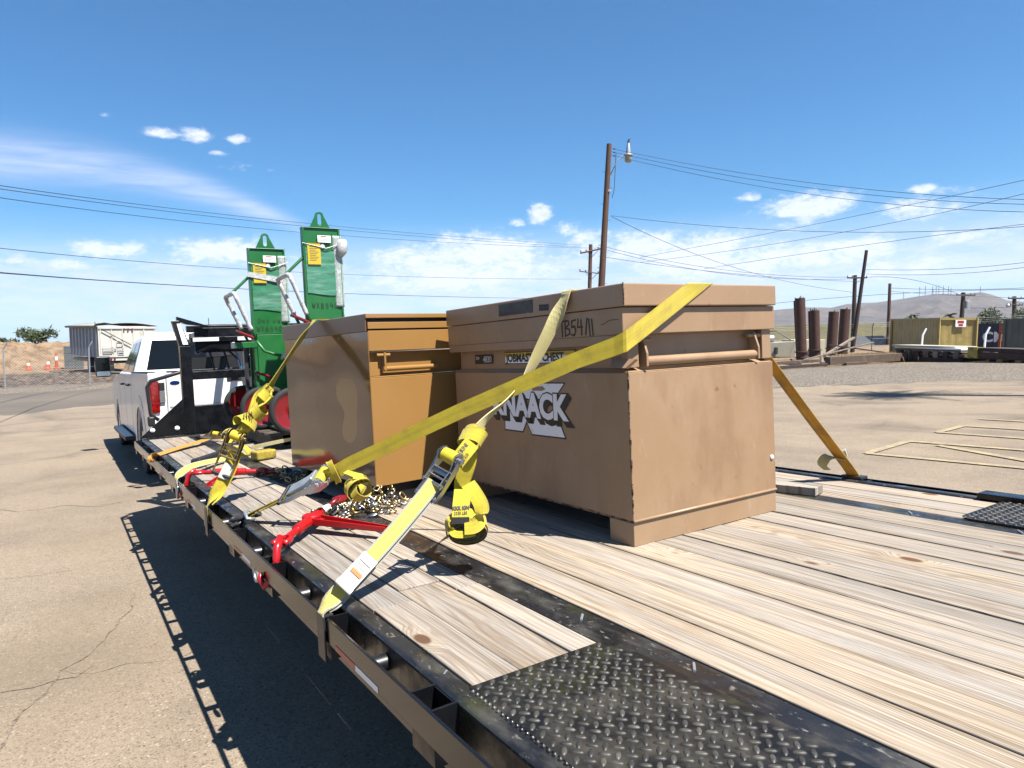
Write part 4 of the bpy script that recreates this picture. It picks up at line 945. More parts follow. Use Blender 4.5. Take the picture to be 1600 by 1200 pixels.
def slab(p0, p1, w, h, z0=None, mb=None):
    """a straight timber or beam between two ground points"""
    a_, b_ = Vector(p0), Vector(p1); d = (b_-a_).normalized(); n_ = Vector((-d.y, d.x, 0)).normalized()*w/2; u = Vector((0, 0, h))
    mb = mb or MB()
    return mb.hexa([a_-n_, a_+n_, b_+n_, b_-n_, a_-n_+u, a_+n_+u, b_+n_+u, b_-n_+u])
def gp(x, y, h=0): return (x, y, zg(x, y)+h)
# cream machine body behind the pipes
def machine():
    zb = zg(44, 31)
    t = thing('machine_body', 'cream painted machine body with curved cover behind the rusty pipes', 'machine', (44, 31.5, zb), lot=False)
    o = MB()
    A, B, C_, D = Vector((42.2, 33.4, zb)), Vector((44.4, 30.9, zb)), Vector((46.2, 32.0, zb)), Vector((44, 34.5, zb))
    o.hexa([A, B, C_, D] + [p + Vector((0, 0, q)) for p, q in zip((A, B, C_, D), (.95, 1.15, 1.15, .95))]).build('lower_body', M['cream'], t, bevel=.03)
    A, B, C_, D = Vector((44.6, 31.2, zb)), Vector((47.2, 30.4, zb)), Vector((48, 32.0, zb)), Vector((45.4, 32.8, zb))
    MB().hexa([A, B, C_, D] + [p + Vector((0, 0, 1.25)) for p in (A, B, C_, D)]).build('side_cover', M['cream'], t, bevel=.03)
    MB().lathe([(0, 0), (.28, 0), (.28, 1.5), (0, 1.5)], (42.9, 33.5, zb+1.3), (.66, -.75, 0), 16).build('tank', M['galv'], t, auto=40)
    MB().tube([(42.6, 33.2, zb+1.7), (43.6, 32.0, zb+1.9), (44.3, 31.2, zb+1.2)], .04, 6).build('hose', M['darksteel'], t)
    MB().box(43.3, 43.55, 31.75, 31.9, zb+.2, zb+.7).build('dark_hatch', M['darksteel'], t)
machine()
# timbers and beams along the yard edge
rn = random.Random(11)
def beam(name, label, cat, p0, p1, w, h, mat, z0=0.0, z1=None, group='timbers and beams on the gravel edge'):
    z1 = z0 if z1 is None else z1
    tag(slab(gp(*p0, z0), gp(*p1, z1), w, h).build(name, M[mat], bevel=.01), label, cat, group, lot=False)
beam('timber_beam', 'long rusty brown beam lying along the gravel in front of the dry grass', 'beam', (30.2, 19.3), (34.3, 17.9), .35, .38, 'beam', .06)
beam('timber_beam', 'short block under the long rusty brown beam', 'timber', (30.9, 18.9), (32.0, 18.5), .3, .14, 'beam', 0)
beam('steel_rail', 'upper dark rail lying on the gravel left of the brown beam', 'rail', (26.9, 20.2), (30.0, 19.55), .12, .14, 'beam', .22)
beam('steel_rail', 'lower dark rail lying on the gravel left of the brown beam', 'rail', (26.9, 19.7), (30.0, 19.2), .12, .14, 'darkpole', .03)
beam('timber_beam', 'dark timber continuing rightwards past the dry grass', 'timber', (34.3, 18.05), (36.0, 17.0), .4, .3, 'darkpole', .03)
beam('pale_board', 'long pale board propped across the rails, pointing up to the right', 'board', (29.3, 19.95), (35.6, 20.2), .10, .06, 'paleboard', .32, .95)
beam('pale_board', 'short pale broken board sloping up in front of the fourth pipe', 'board', (34.0, 21.9), (38.3, 22.9), .16, .10, 'paleboard', .35, 1.2)
beam('steel_angle', 'dark steel angle crossing the pale boards', 'steel angle', (35.0, 22.3), (37.9, 20.9), .07, .07, 'darksteel', .9, .35)
spots = sorted([(29.5+rn.uniform(-1.6, 5), 20.6+rn.uniform(-.3, 1.6)) for _ in range(12)], key=lambda p: math.atan2(*p))
for i, (x, y) in enumerate(spots):
    a0 = rn.uniform(0, 3.14); L = rn.uniform(.4, 1.3); mt = ['beam', 'darkpole', 'paleboard', 'darksteel', 'rust'][i % 5]
    o = slab(gp(x, y, rn.uniform(.02, .1)), gp(x+L*math.cos(a0), y+L*math.sin(a0), rn.uniform(.05, .45)), rn.uniform(.06, .14), rn.uniform(.05, .12)).build('scrap_piece', M[mt])
    tag(o, 'short %s, %s from the left in the scrap tangle before the rusty pipes' % (['brown timber', 'dark timber', 'pale board', 'dark steel bar', 'rusty bar'][i % 5], ['first', 'second', 'third', 'fourth', 'fifth', 'sixth', 'seventh', 'eighth', 'ninth', 'tenth', 'eleventh', 'twelfth'][i]), 'scrap', 'scrap tangle before the pipes', lot=False)
# yard fence with barbed arms
def yard_fence():
    t = thing('yard_fence', 'chain link yard fence with barbed wire arms behind the pipes', 'fence', gp(56, 33), lot=False)
    P = [(48.0, 45.0), (52, 41), (55.6, 37.2), (57.2, 32.6), (58.3, 30.9), (59.6, 28.9), (61.5, 26.2), (63, 23)]
    mb = MB()
    for x, y in P:
        z = zg(x, y); MB().tube([(x, y, z), (x, y, z+2.0), (x-.25, y-.25, z+2.35)], .035, 6).build('post', M['darksteel'], t)
    for (x0, y0), (x1, y1) in zip(P, P[1:]):
        z0, z1 = zg(x0, y0), zg(x1, y1); L = math.hypot(x1-x0, y1-y0)
        for h in (.05, 1.0, 2.0, 2.15, 2.3): mb.tube([(x0, y0, z0+h), (x1, y1, z1+h)], .012, 3)
        n_ = int((L-2)/.32) if L > 2 else 0
        for k in range(max(1, int(L/.3))):
            for s in (1, -1):
                c0 = k*.3; c1 = c0+1.95*s
                if c1 < 0: continue
                if c1 > L: continue
                p = lambda q, h: (x0+(x1-x0)*q/L, y0+(y1-y0)*q/L, z0+h)
                mb.tube([p(c0, 0), p(c1, 1.95)], .008, 3, caps=False)
    mb.build('wire_mesh', M['galv'], t, kind='stuff')
yard_fence()
for args in (((35.80, 17.85), 1.353, 'white fence post with bent arm in front of the olive container'), ((35.03, 14.73), 1.419, 'white fence post with bent arm in front of the navy container')):
    (x, y), zt, lab = args; z = zg(x, y)
    o = MB().tube([(x-.1, y, z), (x, y, zt-.35), (x+.12, y-.1, zt)], .045, 8).build('fence_post', M['sticker_w'])
    tag(o, lab, 'fence post', 'white fence posts with bent arms', lot=False)
# far olive bank and pale strips beyond the fence
def far_strip(name, pts, h, mat, thick=14, label=None, cat=None):
    mb = MB(); n_ = len(pts); P = []
    for x, y in pts:
        r = math.hypot(x, y); ux, uy = x/r, y/r; z = zg(x, y)
        P += [(x, y, z-.2), (x+ux*thick*.25, y+uy*thick*.25, z+h), (x+ux*thick*.6, y+uy*thick*.6, z+h), (x+ux*thick, y+uy*thick, z-.2)]
    mb.poly(P, [(4*i+k, 4*i+k+1, 4*i+5+k, 4*i+4+k)[::-1] for i in range(n_-1) for k in range(3)] + [(0, 3, 2, 1), (4*n_-4, 4*n_-3, 4*n_-2, 4*n_-1)])
    return mb.build(name, mat, smooth=False)
oliveg = pm('olive_weeds', (.155, .135, .055), .9, 0, [((.10, .095, .045), .25, .4, .6, .8), ((.22, .18, .09), 1.2, .5, .7, .6)])
bank_pts = [(150*math.sin(R_(q)), 150*math.cos(R_(q))) for q in [46+2*k for k in range(20)]]
o = far_strip('grassy_bank', bank_pts, 2.85, oliveg, 30); o['kind'] = 'structure'
wallm = pm('pale_far_wall', (.36, .39, .42), .8, 0, [((.28, .30, .31), .5, .45, .6, .7)])
wp = [(95*math.sin(R_(q)), 95*math.cos(R_(q))) for q in [59.3+.7*k for k in range(8)]]
tag(far_strip('boundary_wall', wp, 1.15, wallm, 1.2), 'low pale grey boundary wall far behind the yard fence', 'wall', lot=False)
# containers
def quadbox(A, B, depth, zt, zb):
    """A,B front bottom corners (x,y); the box runs away from the viewer"""
    a_, b_ = Vector((*A, 0)), Vector((*B, 0)); d = (b_-a_).normalized(); n_ = Vector((-d.y, d.x, 0))
    if n_.dot(a_) < 0: n_ = -n_
    c_, e_ = b_ + n_*depth, a_ + n_*depth
    return [Vector((p.x, p.y, zb)) for p in (a_, b_, c_, e_)], [Vector((p.x, p.y, zt)) for p in (a_, b_, c_, e_)], d, n_
def container(name, label, A, B, depth, zt, mat, rib=.28, frame=True, amp=.035):
    zb = zg(*A)-.02
    lo, hi, d, n_ = quadbox(A, B, depth, zt, zb)
    t = thing(name, label, 'container', tuple((lo[0]+lo[2])/2), None, lot=False)
    # corrugated skins
    for i, nm in enumerate(('front_wall', 'right_wall', 'back_wall', 'left_wall')):
        p0, p1 = lo[i], lo[(i+1) % 4]; dd = (p1-p0).normalized(); L = (p1-p0).length; out_ = Vector((dd.y, -dd.x, 0))
        ctr = (lo[0]+lo[2])/2
        if out_.dot(p0-ctr) < 0: out_ = -out_
        mb = MB(); pts = []; m_ = max(2, int(L/rib)); prof = []
        for k in range(m_):
            for f_, o_ in ((0, 0), (.32, 0), (.5, 1), (.82, 1)): prof.append(((k+f_)*L/m_, o_*amp))
        prof.append((L, 0))
        for s_, o_ in prof:
            q = p0 + dd*s_ - out_*(.04-o_)
            pts += [(q.x, q.y, zb+.12), (q.x, q.y, zt-.1)]
        mb.poly(pts, [(2*k, 2*k+2, 2*k+3, 2*k+1) for k in range(len(prof)-1)])
        mb.build(nm, M[mat], t)
    for i in range(4):
        p = lo[i]; MB().box(p.x-.06, p.x+.06, p.y-.06, p.y+.06, zb+.02, zt+.003).build('corner_post', M[mat], t)
    for z_ in (zb+.02, zt-.12):
        for i in range(4):
            p0, p1 = lo[i], lo[(i+1) % 4]; dd = (p1-p0).normalized()
            slab((*(p0+dd*.065)[:2], z_), (*(p1-dd*.065)[:2], z_), .10, .12 if z_ > zb+.1 else .1).build('rail', M[mat], t)
    MB().poly([(p.x, p.y, zt-.01) for p in hi], [(0, 1, 2, 3)]).build('roof', M[mat], t)
    return t, lo, hi, d, n_
# the tan-olive container: shaded long side to the left, lit end to the right
A_, B_, C_ = (44.41, 24.05), (40.61, 19.40), (41.35, 17.25)
t_, lo, hi, d, n_ = container('storage_container', 'olive yellow site container with a red and white sign', (40.61, 19.40), (42.11, 18.18), 6.0, 1.92, 'olive', .35, amp=.01)
# sign on the lit end
def sign_face(parent, A, B, s0, s1, z0, z1, off=.07, mat='sticker_w', name='sign'):
    a_, b_ = Vector((*A, 0)), Vector((*B, 0)); dd = (b_-a_).normalized(); L = (b_-a_).length; o_ = Vector((dd.y, -dd.x, 0))
    if o_.dot(-a_) < 0: o_ = -o_
    p0, p1 = a_+dd*L*s0+o_*off, a_+dd*L*s1+o_*off; q0, q1 = p0-o_*.03, p1-o_*.03
    return MB().hexa([(p0.x,p0.y,z0),(p1.x,p1.y,z0),(q1.x,q1.y,z0),(q0.x,q0.y,z0),(p0.x,p0.y,z1),(p1.x,p1.y,z1),(q1.x,q1.y,z1),(q0.x,q0.y,z1)]).build(name, M[mat], parent), dd, o_, L
s_, dd, o_, L = sign_face(t_, (40.61, 19.40), (42.11, 18.18), .42, .70, 1.42, 1.80)
sign_face(s_, (40.61, 19.40), (42.11, 18.18), .47, .64, 1.62, 1.76, .075, 'tape_red', 'red_band'); sign_face(s_, (40.61, 19.40), (42.11, 18.18), .50, .62, 1.47, 1.58, .075, 'tape_red', 'red_band')
tn, lo, hi, d, n_ = container('shipping_container', 'navy blue shipping container with large white C M letters', (56.9, 24.55), (56.6, 20.6), 6, 1.66, 'blue')
tg, lo2, hi2, d2, n2 = container('shipping_container', 'weathered grey green shipping container cut by the right edge', (46.4, 18.55), (46.6, 15.9), 9, 1.9, 'greygreen')
# orange steel frame between them
t_ = thing('steel_rack', 'orange primed steel frame piece between the two shipping containers', 'steel frame', gp(49.9, 20.6), lot=False)
for k in range(2): 
    x, y = 50.35-.1*k, 20.35-.5*k; MB().box(x-.06, x+.06, y-.06, y+.06, zg(x, y), 1.62).build('upright', M['orangesteel'], t_)
for z_ in (.95, 1.2, 1.45): MB().hexa([(50.25,20.28,z_),(50.15,19.9,z_),(50.27,19.9,z_),(50.37,20.28,z_),(50.25,20.28,z_+.16),(50.15,19.9,z_+.16),(50.27,19.9,z_+.16),(50.37,20.28,z_+.16)]).build('plate', M['orangesteel'], t_)
# stacked sheets and timber in front of the olive container
t_ = thing('sheet_stack', 'stack of white flat sheets on dark cribbing before the olive container', 'sheet stack', gp(33.6, 16.8), lot=False)
def sheet(z_, mat, x0=(34.6, 18.55), x1=(33.2, 14.9), dep=1.5, th=.07, nm='sheet'):
    a_, b_ = Vector((*x0, z_)), Vector((*x1, z_)); d_ = (b_-a_).normalized(); n1 = Vector((d_.y, -d_.x, 0))
    if n1.dot(a_) < 0: n1 = -n1
    return MB().hexa([a_, b_, b_+n1*dep, a_+n1*dep, a_+Vector((0,0,th)), b_+Vector((0,0,th)), b_+n1*dep+Vector((0,0,th)), a_+n1*dep+Vector((0,0,th))]).build(nm, M[mat], t_)
zb = zg(33.8, 16.5)
sheet(zb+.60, 'sticker_w'); sheet(zb+.68, 'cream', (34.2, 18.5), (33.5, 15.3)); sheet(zb+.50, 'paleboard')
sheet(zb+.02, 'darkpole', th=.2, nm='cribbing'); sheet(zb+.30, 'beam', (34.7, 18.3), (33.1, 14.7), th=.12, nm='cribbing')
for k in range(7):
    q = k/6; x, y = 34.5-1.3*q, 18.2-3.2*q
    MB().box(x, x+.3, y, y+.22, zb+.22, zb+.5).build('block', M[['beam', 'paleboard', 'darkpole'][k % 3]], t_)
# dark flatbed frame at right
t_ = thing('flatbed_wagon', 'dark rusty flatbed frame with yellow front post at the right edge', 'trailer frame', gp(32.5, 13), lot=False)
zb = zg(32.5, 13)
a_, b_ = Vector((33.0, 14.45, 0)), Vector((31.2, 10.2, 0))
def fb(z0, z1, mat, nm, s0=0, s1=1, off=0, dep=1.6):
    p, q = a_+(b_-a_)*s0, a_+(b_-a_)*s1; d_ = (b_-a_).normalized(); n1 = Vector((-d_.y, d_.x, 0))
    if n1.dot(a_) < 0: n1 = -n1
    p = p+n1*off; q = q+n1*off
    return MB().hexa([(p.x,p.y,z0),(q.x,q.y,z0),(q.x+n1.x*dep,q.y+n1.y*dep,z0),(p.x+n1.x*dep,p.y+n1.y*dep,z0),(p.x,p.y,z1),(q.x,q.y,z1),(q.x+n1.x*dep,q.y+n1.y*dep,z1),(p.x+n1.x*dep,p.y+n1.y*dep,z1)]).build(nm, M[mat], t_)
fb(zb+.42, zb+.58, 'darkpole', 'deck'); fb(zb+.13, zb+.40, 'rust', 'side_beam', off=.03, dep=.12); fb(zb+.13, zb+.40, 'rust', 'side_beam', off=1.4, dep=.12)
fb(zb+.12, zb+.60, 'safetyyellow', 'end_post', -.02, .09, -.04, .3)
fb(zb+.01, zb+.12, 'safetyyellow', 'foot_block', .27, .33, .1, .3); fb(zb+.01, zb+.12, 'safetyyellow', 'foot_block', .46, .52, .1, .3)
fb(zb+.01, zb+.12, 'darkpole', 'sill', .1, .9, .5, .3)
p = a_+(b_-a_)*.62; q = a_+(b_-a_)*.80; r_ = a_+(b_-a_)*.70
MB().prism([(0, 0), (.9, 0), (.62, .42), (.35, .42)], 0, .3, 'x', M=Matrix.Translation((p.x+.3, p.y, zb+.585)) @ Matrix.Rotation(R_(180+23), 4, 'Z')).build('wheel_guard', M['rust'], t_)
# dry grass
def grass(cx, cy, rx, ry, n, h, seed, label):
    rnd = random.Random(seed); mb = MB()
    for k in range(n):
        x, y = cx+rnd.gauss(0, rx*.5), cy+rnd.gauss(0, ry*.5); z = zg(x, y)
        a0 = rnd.uniform(0, 6.28); l = h*rnd.uniform(.5, 1.2); dx, dy = math.cos(a0)*l*.35, math.sin(a0)*l*.35; w = .012
        mb.poly([(x-w, y, z), (x+w, y, z), (x+dx*.5+w, y+dy*.5, z+l*.65), (x+dx, y+dy, z+l)], [(0, 1, 2, 3)])
    o = mb.build('dry_grass', M['leafdry'], kind='stuff'); tag(o, label, 'grass', lot=False)
grass(35.2, 19.3, 1.1, 2.2, 5200, .42, 5, 'golden dry grass clump behind the rusty beam')
# trees and palms by the far roofs
def tree_far(x, y, h, r, label, seed, palm=False):
    rnd = random.Random(seed); z = zg(x, y)
    t = thing('palm_tree' if palm else 'desert_tree', label, 'palm' if palm else 'tree', (x, y, z), lot=False)
    MB().tube([(x, y, z), (x, y, z+h*.75)], [r*.12, r*.07], 7).build('trunk', M['twig'], t)
    mb = MB()
    if palm:
        for k in range(26):
            a0, e0 = rnd.uniform(0, 6.28), rnd.uniform(-.5, 1.0); pts = []
            for i in range(6):
                s = i/5; pts.append(Vector((x+math.cos(a0)*r*s*math.cos(e0*.6), y+math.sin(a0)*r*s*math.cos(e0*.6), z+h*.75+r*(s*math.sin(e0)+.0-.55*s*s))))
            for i in range(5):
                for sgn in (-1, 1):
                    sd = Vector((-math.sin(a0), math.cos(a0), -.5))*sgn*r*.22*(1-i/6)
                    mb.poly([pts[i], pts[i+1], pts[i+1]*.4+pts[i]*.6+sd], [(0, 1, 2)])
    else:
        for k in range(12):
            a0 = rnd.uniform(0, 6.28); rr = r*rnd.uniform(0, .7)
            leafball(mb, (x+rr*math.cos(a0), y+rr*math.sin(a0), z+h*rnd.uniform(.45, .85)), r*.45, r*.45, h*.2, 160, h*.06, rnd)
    mb.build('crown', M['leaf'], t)
tree_far(74, 30.6, 3.5, 1.7, 'rounded green tree behind the navy container', 21)
tree_far(75, 28.4, 3.3, 1.4, 'lower green tree right of the rounded one behind the containers', 22)
tree_far(115.6, 59.4, 4.9, 1.5, 'small dark palm behind the left half of the olive container', 23, True)
tree_far(117.8, 54.9, 4.6, 1.4, 'small dark palm behind the right half of the olive container', 24, True)
# palm whose shadow falls across the lot (just right of the view)
def near_palm():
    x, y = 17.55, 4.4; z = zg(x, y); h = 8.6
    rnd = random.Random(8)
    t = thing('palm_tree', 'tall palm at the right side of the lot shading the asphalt', 'palm', (x, y, z), lot=False)
    MB().tube([(x, y, z), (x+.05, y, z+h*.5), (x, y, z+h)], [.2, .15, .13], 10).build('trunk', M['twig'], t, smooth=True)
    mb = MB(); r = 1.5
    for k in range(34):
        a0, e0 = rnd.uniform(0, 6.28), rnd.uniform(-.6, 1.1); pts = []
        for i in range(8):
            s = i/7; pts.append(Vector((x+math.cos(a0)*r*s*(.4+.6*math.cos(e0)), y+math.sin(a0)*r*1.25*s*(.4+.6*math.cos(e0)), z+h+r*(s*math.sin(e0)-.5*s*s))))
        for i in range(7):
            for sgn in (-1, 1):
                for q in (0, .5):
                    b0 = pts[i].lerp(pts[i+1], q); sd = Vector((-math.sin(a0), math.cos(a0), -.5))*sgn*.42*(1-i/9)+ (pts[i+1]-pts[i])*.8
                    mb.poly([b0, pts[i].lerp(pts[i+1], q+.3), b0+sd], [(0, 1, 2)])
    mb.build('crown', M['leaf'], t)
near_palm()
# ------------------------------------------------------------------ print and handwriting
def text(name, s, mat, parent, origin, xd, yd, size, bold=0.0, wide=1.0, align='LEFT', lift=.0015, shear=0.0, bend=0.0):
    cu = bpy.data.curves.new(name, 'FONT'); cu.body = s; cu.size = size; cu.offset = bold; cu.align_x = align; cu.resolution_u = 3; cu.shear = shear
    cu.fill_mode = 'FRONT'
    tmp = bpy.data.objects.new('tmp', cu); COL.objects.link(tmp)
    dg = bpy.context.evaluated_depsgraph_get(); dg.update()
    me = bpy.data.meshes.new_from_object(tmp.evaluated_get(dg))
    vs_ = [v.co.copy() for v in me.vertices]; fs = [tuple(p.vertices) for p in me.polygons]
    bpy.data.objects.remove(tmp); bpy.data.meshes.remove(me)
    xd, yd = Vector(xd).normalized(), Vector(yd).normalized(); n_ = xd.cross(yd); o = Vector(origin)
    mb = MB()
    if bend: mb.poly([o + xd*bend*math.sin(v.x*wide/bend) + n_*(bend*math.cos(v.x*wide/bend)-bend) + yd*v.y + n_*lift for v in vs_], fs)
    else: mb.poly([o + xd*v.x*wide + yd*v.y + n_*lift for v in vs_], fs)
    return mb.build(name, mat, parent)
STROKES = {
 'T': [[(0,1),(1,1)], [(.5,1),(.52,0)]], 'B': [[(0,0),(.05,1),(.6,.95),(.7,.75),(.1,.52),(.75,.4),(.8,.12),(0,0)]], '5': [[(.8,1),(.15,.95),(.1,.55),(.6,.6),(.75,.3),(.5,.02),(.05,.08)]],
 '4': [[(.2,1),(.08,.5),(.85,.48)], [(.65,.95),(.7,0)]], '1': [[(.4,1),(.55,0)]], '/': [[(.6,1),(.3,0)]], 'W': [[(0,1),(.25,0),(.5,.7),(.72,0),(1,1)]], 'X': [[(0,1),(.8,0)], [(.8,1),(0,0)]],
 '0': [[(.4,1),(.05,.6),(.2,.05),(.6,.05),(.8,.5),(.6,.95),(.4,1)]], '8': [[(.6,.9),(.2,.9),(.2,.6),(.7,.4),(.6,.05),(.15,.1),(.3,.5),(.65,.7),(.6,.9)]], '9': [[(.7,.7),(.3,.55),(.1,.8),(.5,1),(.7,.7),(.6,0)]],
 'O': [[(.4,1),(.02,.6),(.15,.05),(.65,.05),(.9,.5),(.6,.98),(.4,1)]], 'x': [[(0,.6),(.7,0)], [(.7,.6),(0,0)]], 'y': [[(0,.6),(.35,.1)], [(.75,.6),(.1,-.35)]], 'c': [[(.7,.5),(.3,.6),(.05,.3),(.3,0),(.7,.1)]],
 'u': [[(0,.6),(.1,.05),(.5,.05),(.65,.6),(.7,0)]], 't': [[(.35,.95),(.4,.05),(.6,.02)], [(.05,.62),(.7,.64)]], ' ': [], '-': [[(0,.4),(.4,.45),(.8,.55),(1.4,.58),(1.7,.55)]] }
def handwrite(name, s, mat, parent, origin, xd, yd, size, w=.006, gap=1.15, lift=.0012, seed=1):
    xd, yd = Vector(xd).normalized(), Vector(yd).normalized(); n_ = xd.cross(yd); o = Vector(origin); mb = MB(); x = 0; rnd = random.Random(seed)
    for ch in s:
        jy = rnd.uniform(-.06, .06)
        for st in STROKES[ch]:
            pts = [o + xd*(x+px*.62*size) + yd*((py+jy)*size) + n_*lift for px, py in st]
            q = []
            for i in range(len(pts)-1):
                a_, b_ = pts[i], pts[i+1]; d = (b_-a_).normalized(); sd = n_.cross(d)*w/2; a2, b2 = a_-d*w*.35, b_+d*w*.35
                mb.poly([a2-sd, b2-sd, b2+sd, a2+sd], [(0, 1, 2, 3)])
                n_lift = n_*.0001; pts[i+1] = pts[i+1]+n_lift
        x += size*.62*gap*(.45 if ch in '1/ ' else 1)
    return mb.build(name, mat, parent)
# letters of the navy container
_dd = (Vector((56.6, 20.6, 0))-Vector((56.9, 24.55, 0))).normalized()
text('lettering', 'CM', M['sticker_w'], tn, Vector((56.9, 24.55, 0)) + _dd*.45 + Vector((0, 0, .35)), _dd, (0,0,1), 1.0, .03, 1.05, lift=.06)
text('small_lettering', 'OCEAN FREIGHT', M['inkgrey'], tn, Vector((56.9, 24.55, 0)) + _dd*.2 + Vector((0, 0, .12)), _dd, (0,0,1), .22, 0, 1, lift=.06).hide_render = False
bpy.data.objects.remove(bpy.data.objects['small_lettering'])

# ------------------------------------------------------------------ the trailer
M['spool'] = pm('spool_black', (.012, .013, .016), .38, 0, [((.10, .10, .11), 20, .55, .75, .5)])
XC = 1.848
def mir(x): return 2*XC - x
TR = thing('flatbed_trailer', 'black gooseneck flatbed trailer with weathered pine deck carrying the load', 'trailer', (XC, 3.0, DG))
YF, YB = 7.32, -3.4
rnd = random.Random(5)
# deck planks between the two steel strips
edges = [1.105, 1.243, 1.386, 1.534, 1.677, 1.812, 1.918, 2.020, 2.172, 2.312, 2.455, 2.597]
edges = [1.105, 1.2425, 1.384, 1.533, 1.677, 1.8125, 1.916, 2.022, 2.172, 2.312, 2.455, 2.595]
for x0, x1 in zip(edges, edges[1:]):
    dz = rnd.uniform(-.0025, .0015); tw = rnd.uniform(-.0015, .0015); g_ = rnd.uniform(.0018, .0034)
    a_, b_ = x0+g_, x1-g_; mb = MB(); N = 12; P = []
    for i in range(N+1):
        y = YB + (YF-YB)*i/N; w_ = .0012*mnoise.noise(Vector((x0*9, y*1.3, 0)))*2
        P += [(a_+w_, y, -.04), (b_+w_, y, -.04), (b_+w_, y, dz+tw), (a_+w_, y, dz-tw)]
    F = [(0, 1, 2, 3)[::-1], tuple(4*N+k for k in range(4))]
    for i in range(N):
        for k in range(4): F.append((4*i+k, 4*i+(k+1) % 4, 4*i+4+(k+1) % 4, 4*i+4+k))
    mb.poly(P, F).build('plank', M['plank'], TR, bevel=.0025)
# side bays: three boards each, butt-jointed, ending at the tread plates
for side in (0, 1):
    ed = [.664, .782, .920, .996]
    js = [(1.76, 4.9), (1.86, 5.3), (1.765, 4.35)] if side == 0 else [(2.6, 5.2), (3.4, 6.1), (2.2, 4.8)]
    for k in range(3):
        ys = [1.218, *js[k], YF-.02]
        for y0, y1 in zip(ys, ys[1:]):
            a_, b_ = ed[k]+.0022, ed[k+1]-.0022
            if side: a_, b_ = mir(b_), mir(a_)
            dz = rnd.uniform(-.003, .001)
            MB().box(a_, b_, y0+.0025, y1-.0025, -.04, dz).build('plank', M['plank_side'], TR, bevel=.0025)
# strips: top flanges of the two main beams
for s in (0, 1):
    f = (lambda x: mir(x)) if s else (lambda x: x)
    def B(x0, x1, *r): 
        a_, b_ = sorted((f(x0), f(x1))); return MB().box(a_, b_, *r)
    B(1.000, 1.101, YB, YF, -.016, -.002).build('beam_flange', M['black_worn'], TR, bevel=.002)
    B(1.046, 1.055, YB, YF, -.36, -.0165).build('beam_web', M['dark_under'], TR)
    B(.995, 1.106, YB, YF, -.376, -.3605).build('beam_flange', M['dark_under'], TR)
    # side channel with rounded top
    B(.6085, .661, YB, YF, -.10, .0045).build('side_rail', M['black_worn'], TR, bevel=.012, seg=4)
    B(.612, .655, YB, YF+.0, -.17, -.101).build('side_channel', M['black_gloss'], TR)
    # rub rail
    B(.5455, .5535, YB, YF+.0, -.066, .0005).build('rub_rail', M['black_gloss'], TR, bevel=.002)
    # chamfered front of the rub rail
    xa, xb, xc, xd = f(.5455), f(.5535), f(.655), f(.645)
    MB().hexa([(xa, YF+.002, -.066), (xb, YF+.002, -.066), (xc, YF+.125, -.066), (xd, YF+.135, -.066), (xa, YF+.002, .0005), (xb, YF+.002, .0005), (xc, YF+.125, .0005), (xd, YF+.135, .0005)]).build('rub_rail_corner', M['black_gloss'], TR)
    # tape on the rub rail face
    y = -1.0; k = 0
    while y < 7.1:
        xo = .5445
        B(xo, .5452, y, y+.14, -.0645, -.050).build('reflective_tape', M['tape_white'], TR, label='white reflective tape piece')
        B(xo, .5452, y+.142, y+.282, -.0645, -.050).build('reflective_tape', M['tape_red'], TR, label='red reflective tape piece')
        y += 1.22; k += 1
    # stake pockets and pipe spools
    mb = MB(); x0, x1 = sorted((f(.554), f(.6082)))
    mb.box(x0, x1, 1.79, 1.797, -.115, -.001); mb.box(x0, x1, 1.883, 1.89, -.115, -.001)
    xi = f(.6075); xi0, xi1 = sorted((xi, f(.6045))); mb.box(xi0, xi1, 1.7975, 1.8825, -.115, -.003)
    xo0, xo1 = sorted((f(.5542), f(.557))); mb.box(xo0, xo1, 1.7975, 1.8825, -.115, -.003)
    p = mb.build('stake_pocket', M['black'], TR)
    copies(p, [(0, .605*k, 0) for k in range(-5, 10) if k and 1.84+.605*k < 7.3])
    q = MB().tube([(x0+.001, 1.537, -.045), (x1-.001, 1.537, -.045)], .021, 14).build('pipe_spool', M['spool'], TR, auto=40)
    copies(q, [(0, .605*k, 0) for k in range(-5, 10) if k])
# cross members
cm = MB().box(.66, 1.0445, 1.2, 1.207, -.13, -.045); cm.box(.66, 1.0445, 1.18, 1.228, -.0445, -.0405)
p = cm.build('cross_member', M['dark_under'], TR)
copies(p, [(0, .405*k, 0) for k in range(-11, 16) if k])
cm = MB().box(1.056, mir(1.056), 1.2, 1.207, -.13, -.045); cm.box(1.056, mir(1.056), 1.18, 1.228, -.0445, -.0405)
p = cm.build('cross_member', M['dark_under'], TR)
copies(p, [(0, .405*k, 0) for k in range(-11, 16) if k])
cm = MB().box(mir(1.0445), mir(.66), 1.2, 1.207, -.13, -.045); cm.box(mir(1.0445), mir(.66), 1.18, 1.228, -.0445, -.0405)
p = cm.build('cross_member', M['dark_under'], TR)
copies(p, [(0, .405*k, 0) for k in range(-11, 16) if k])
# front bulkhead rail
MB().box(.656, mir(.656), YF+.002, YF+.14, -.20, .003).build('front_rail', M['black'], TR, bevel=.004)
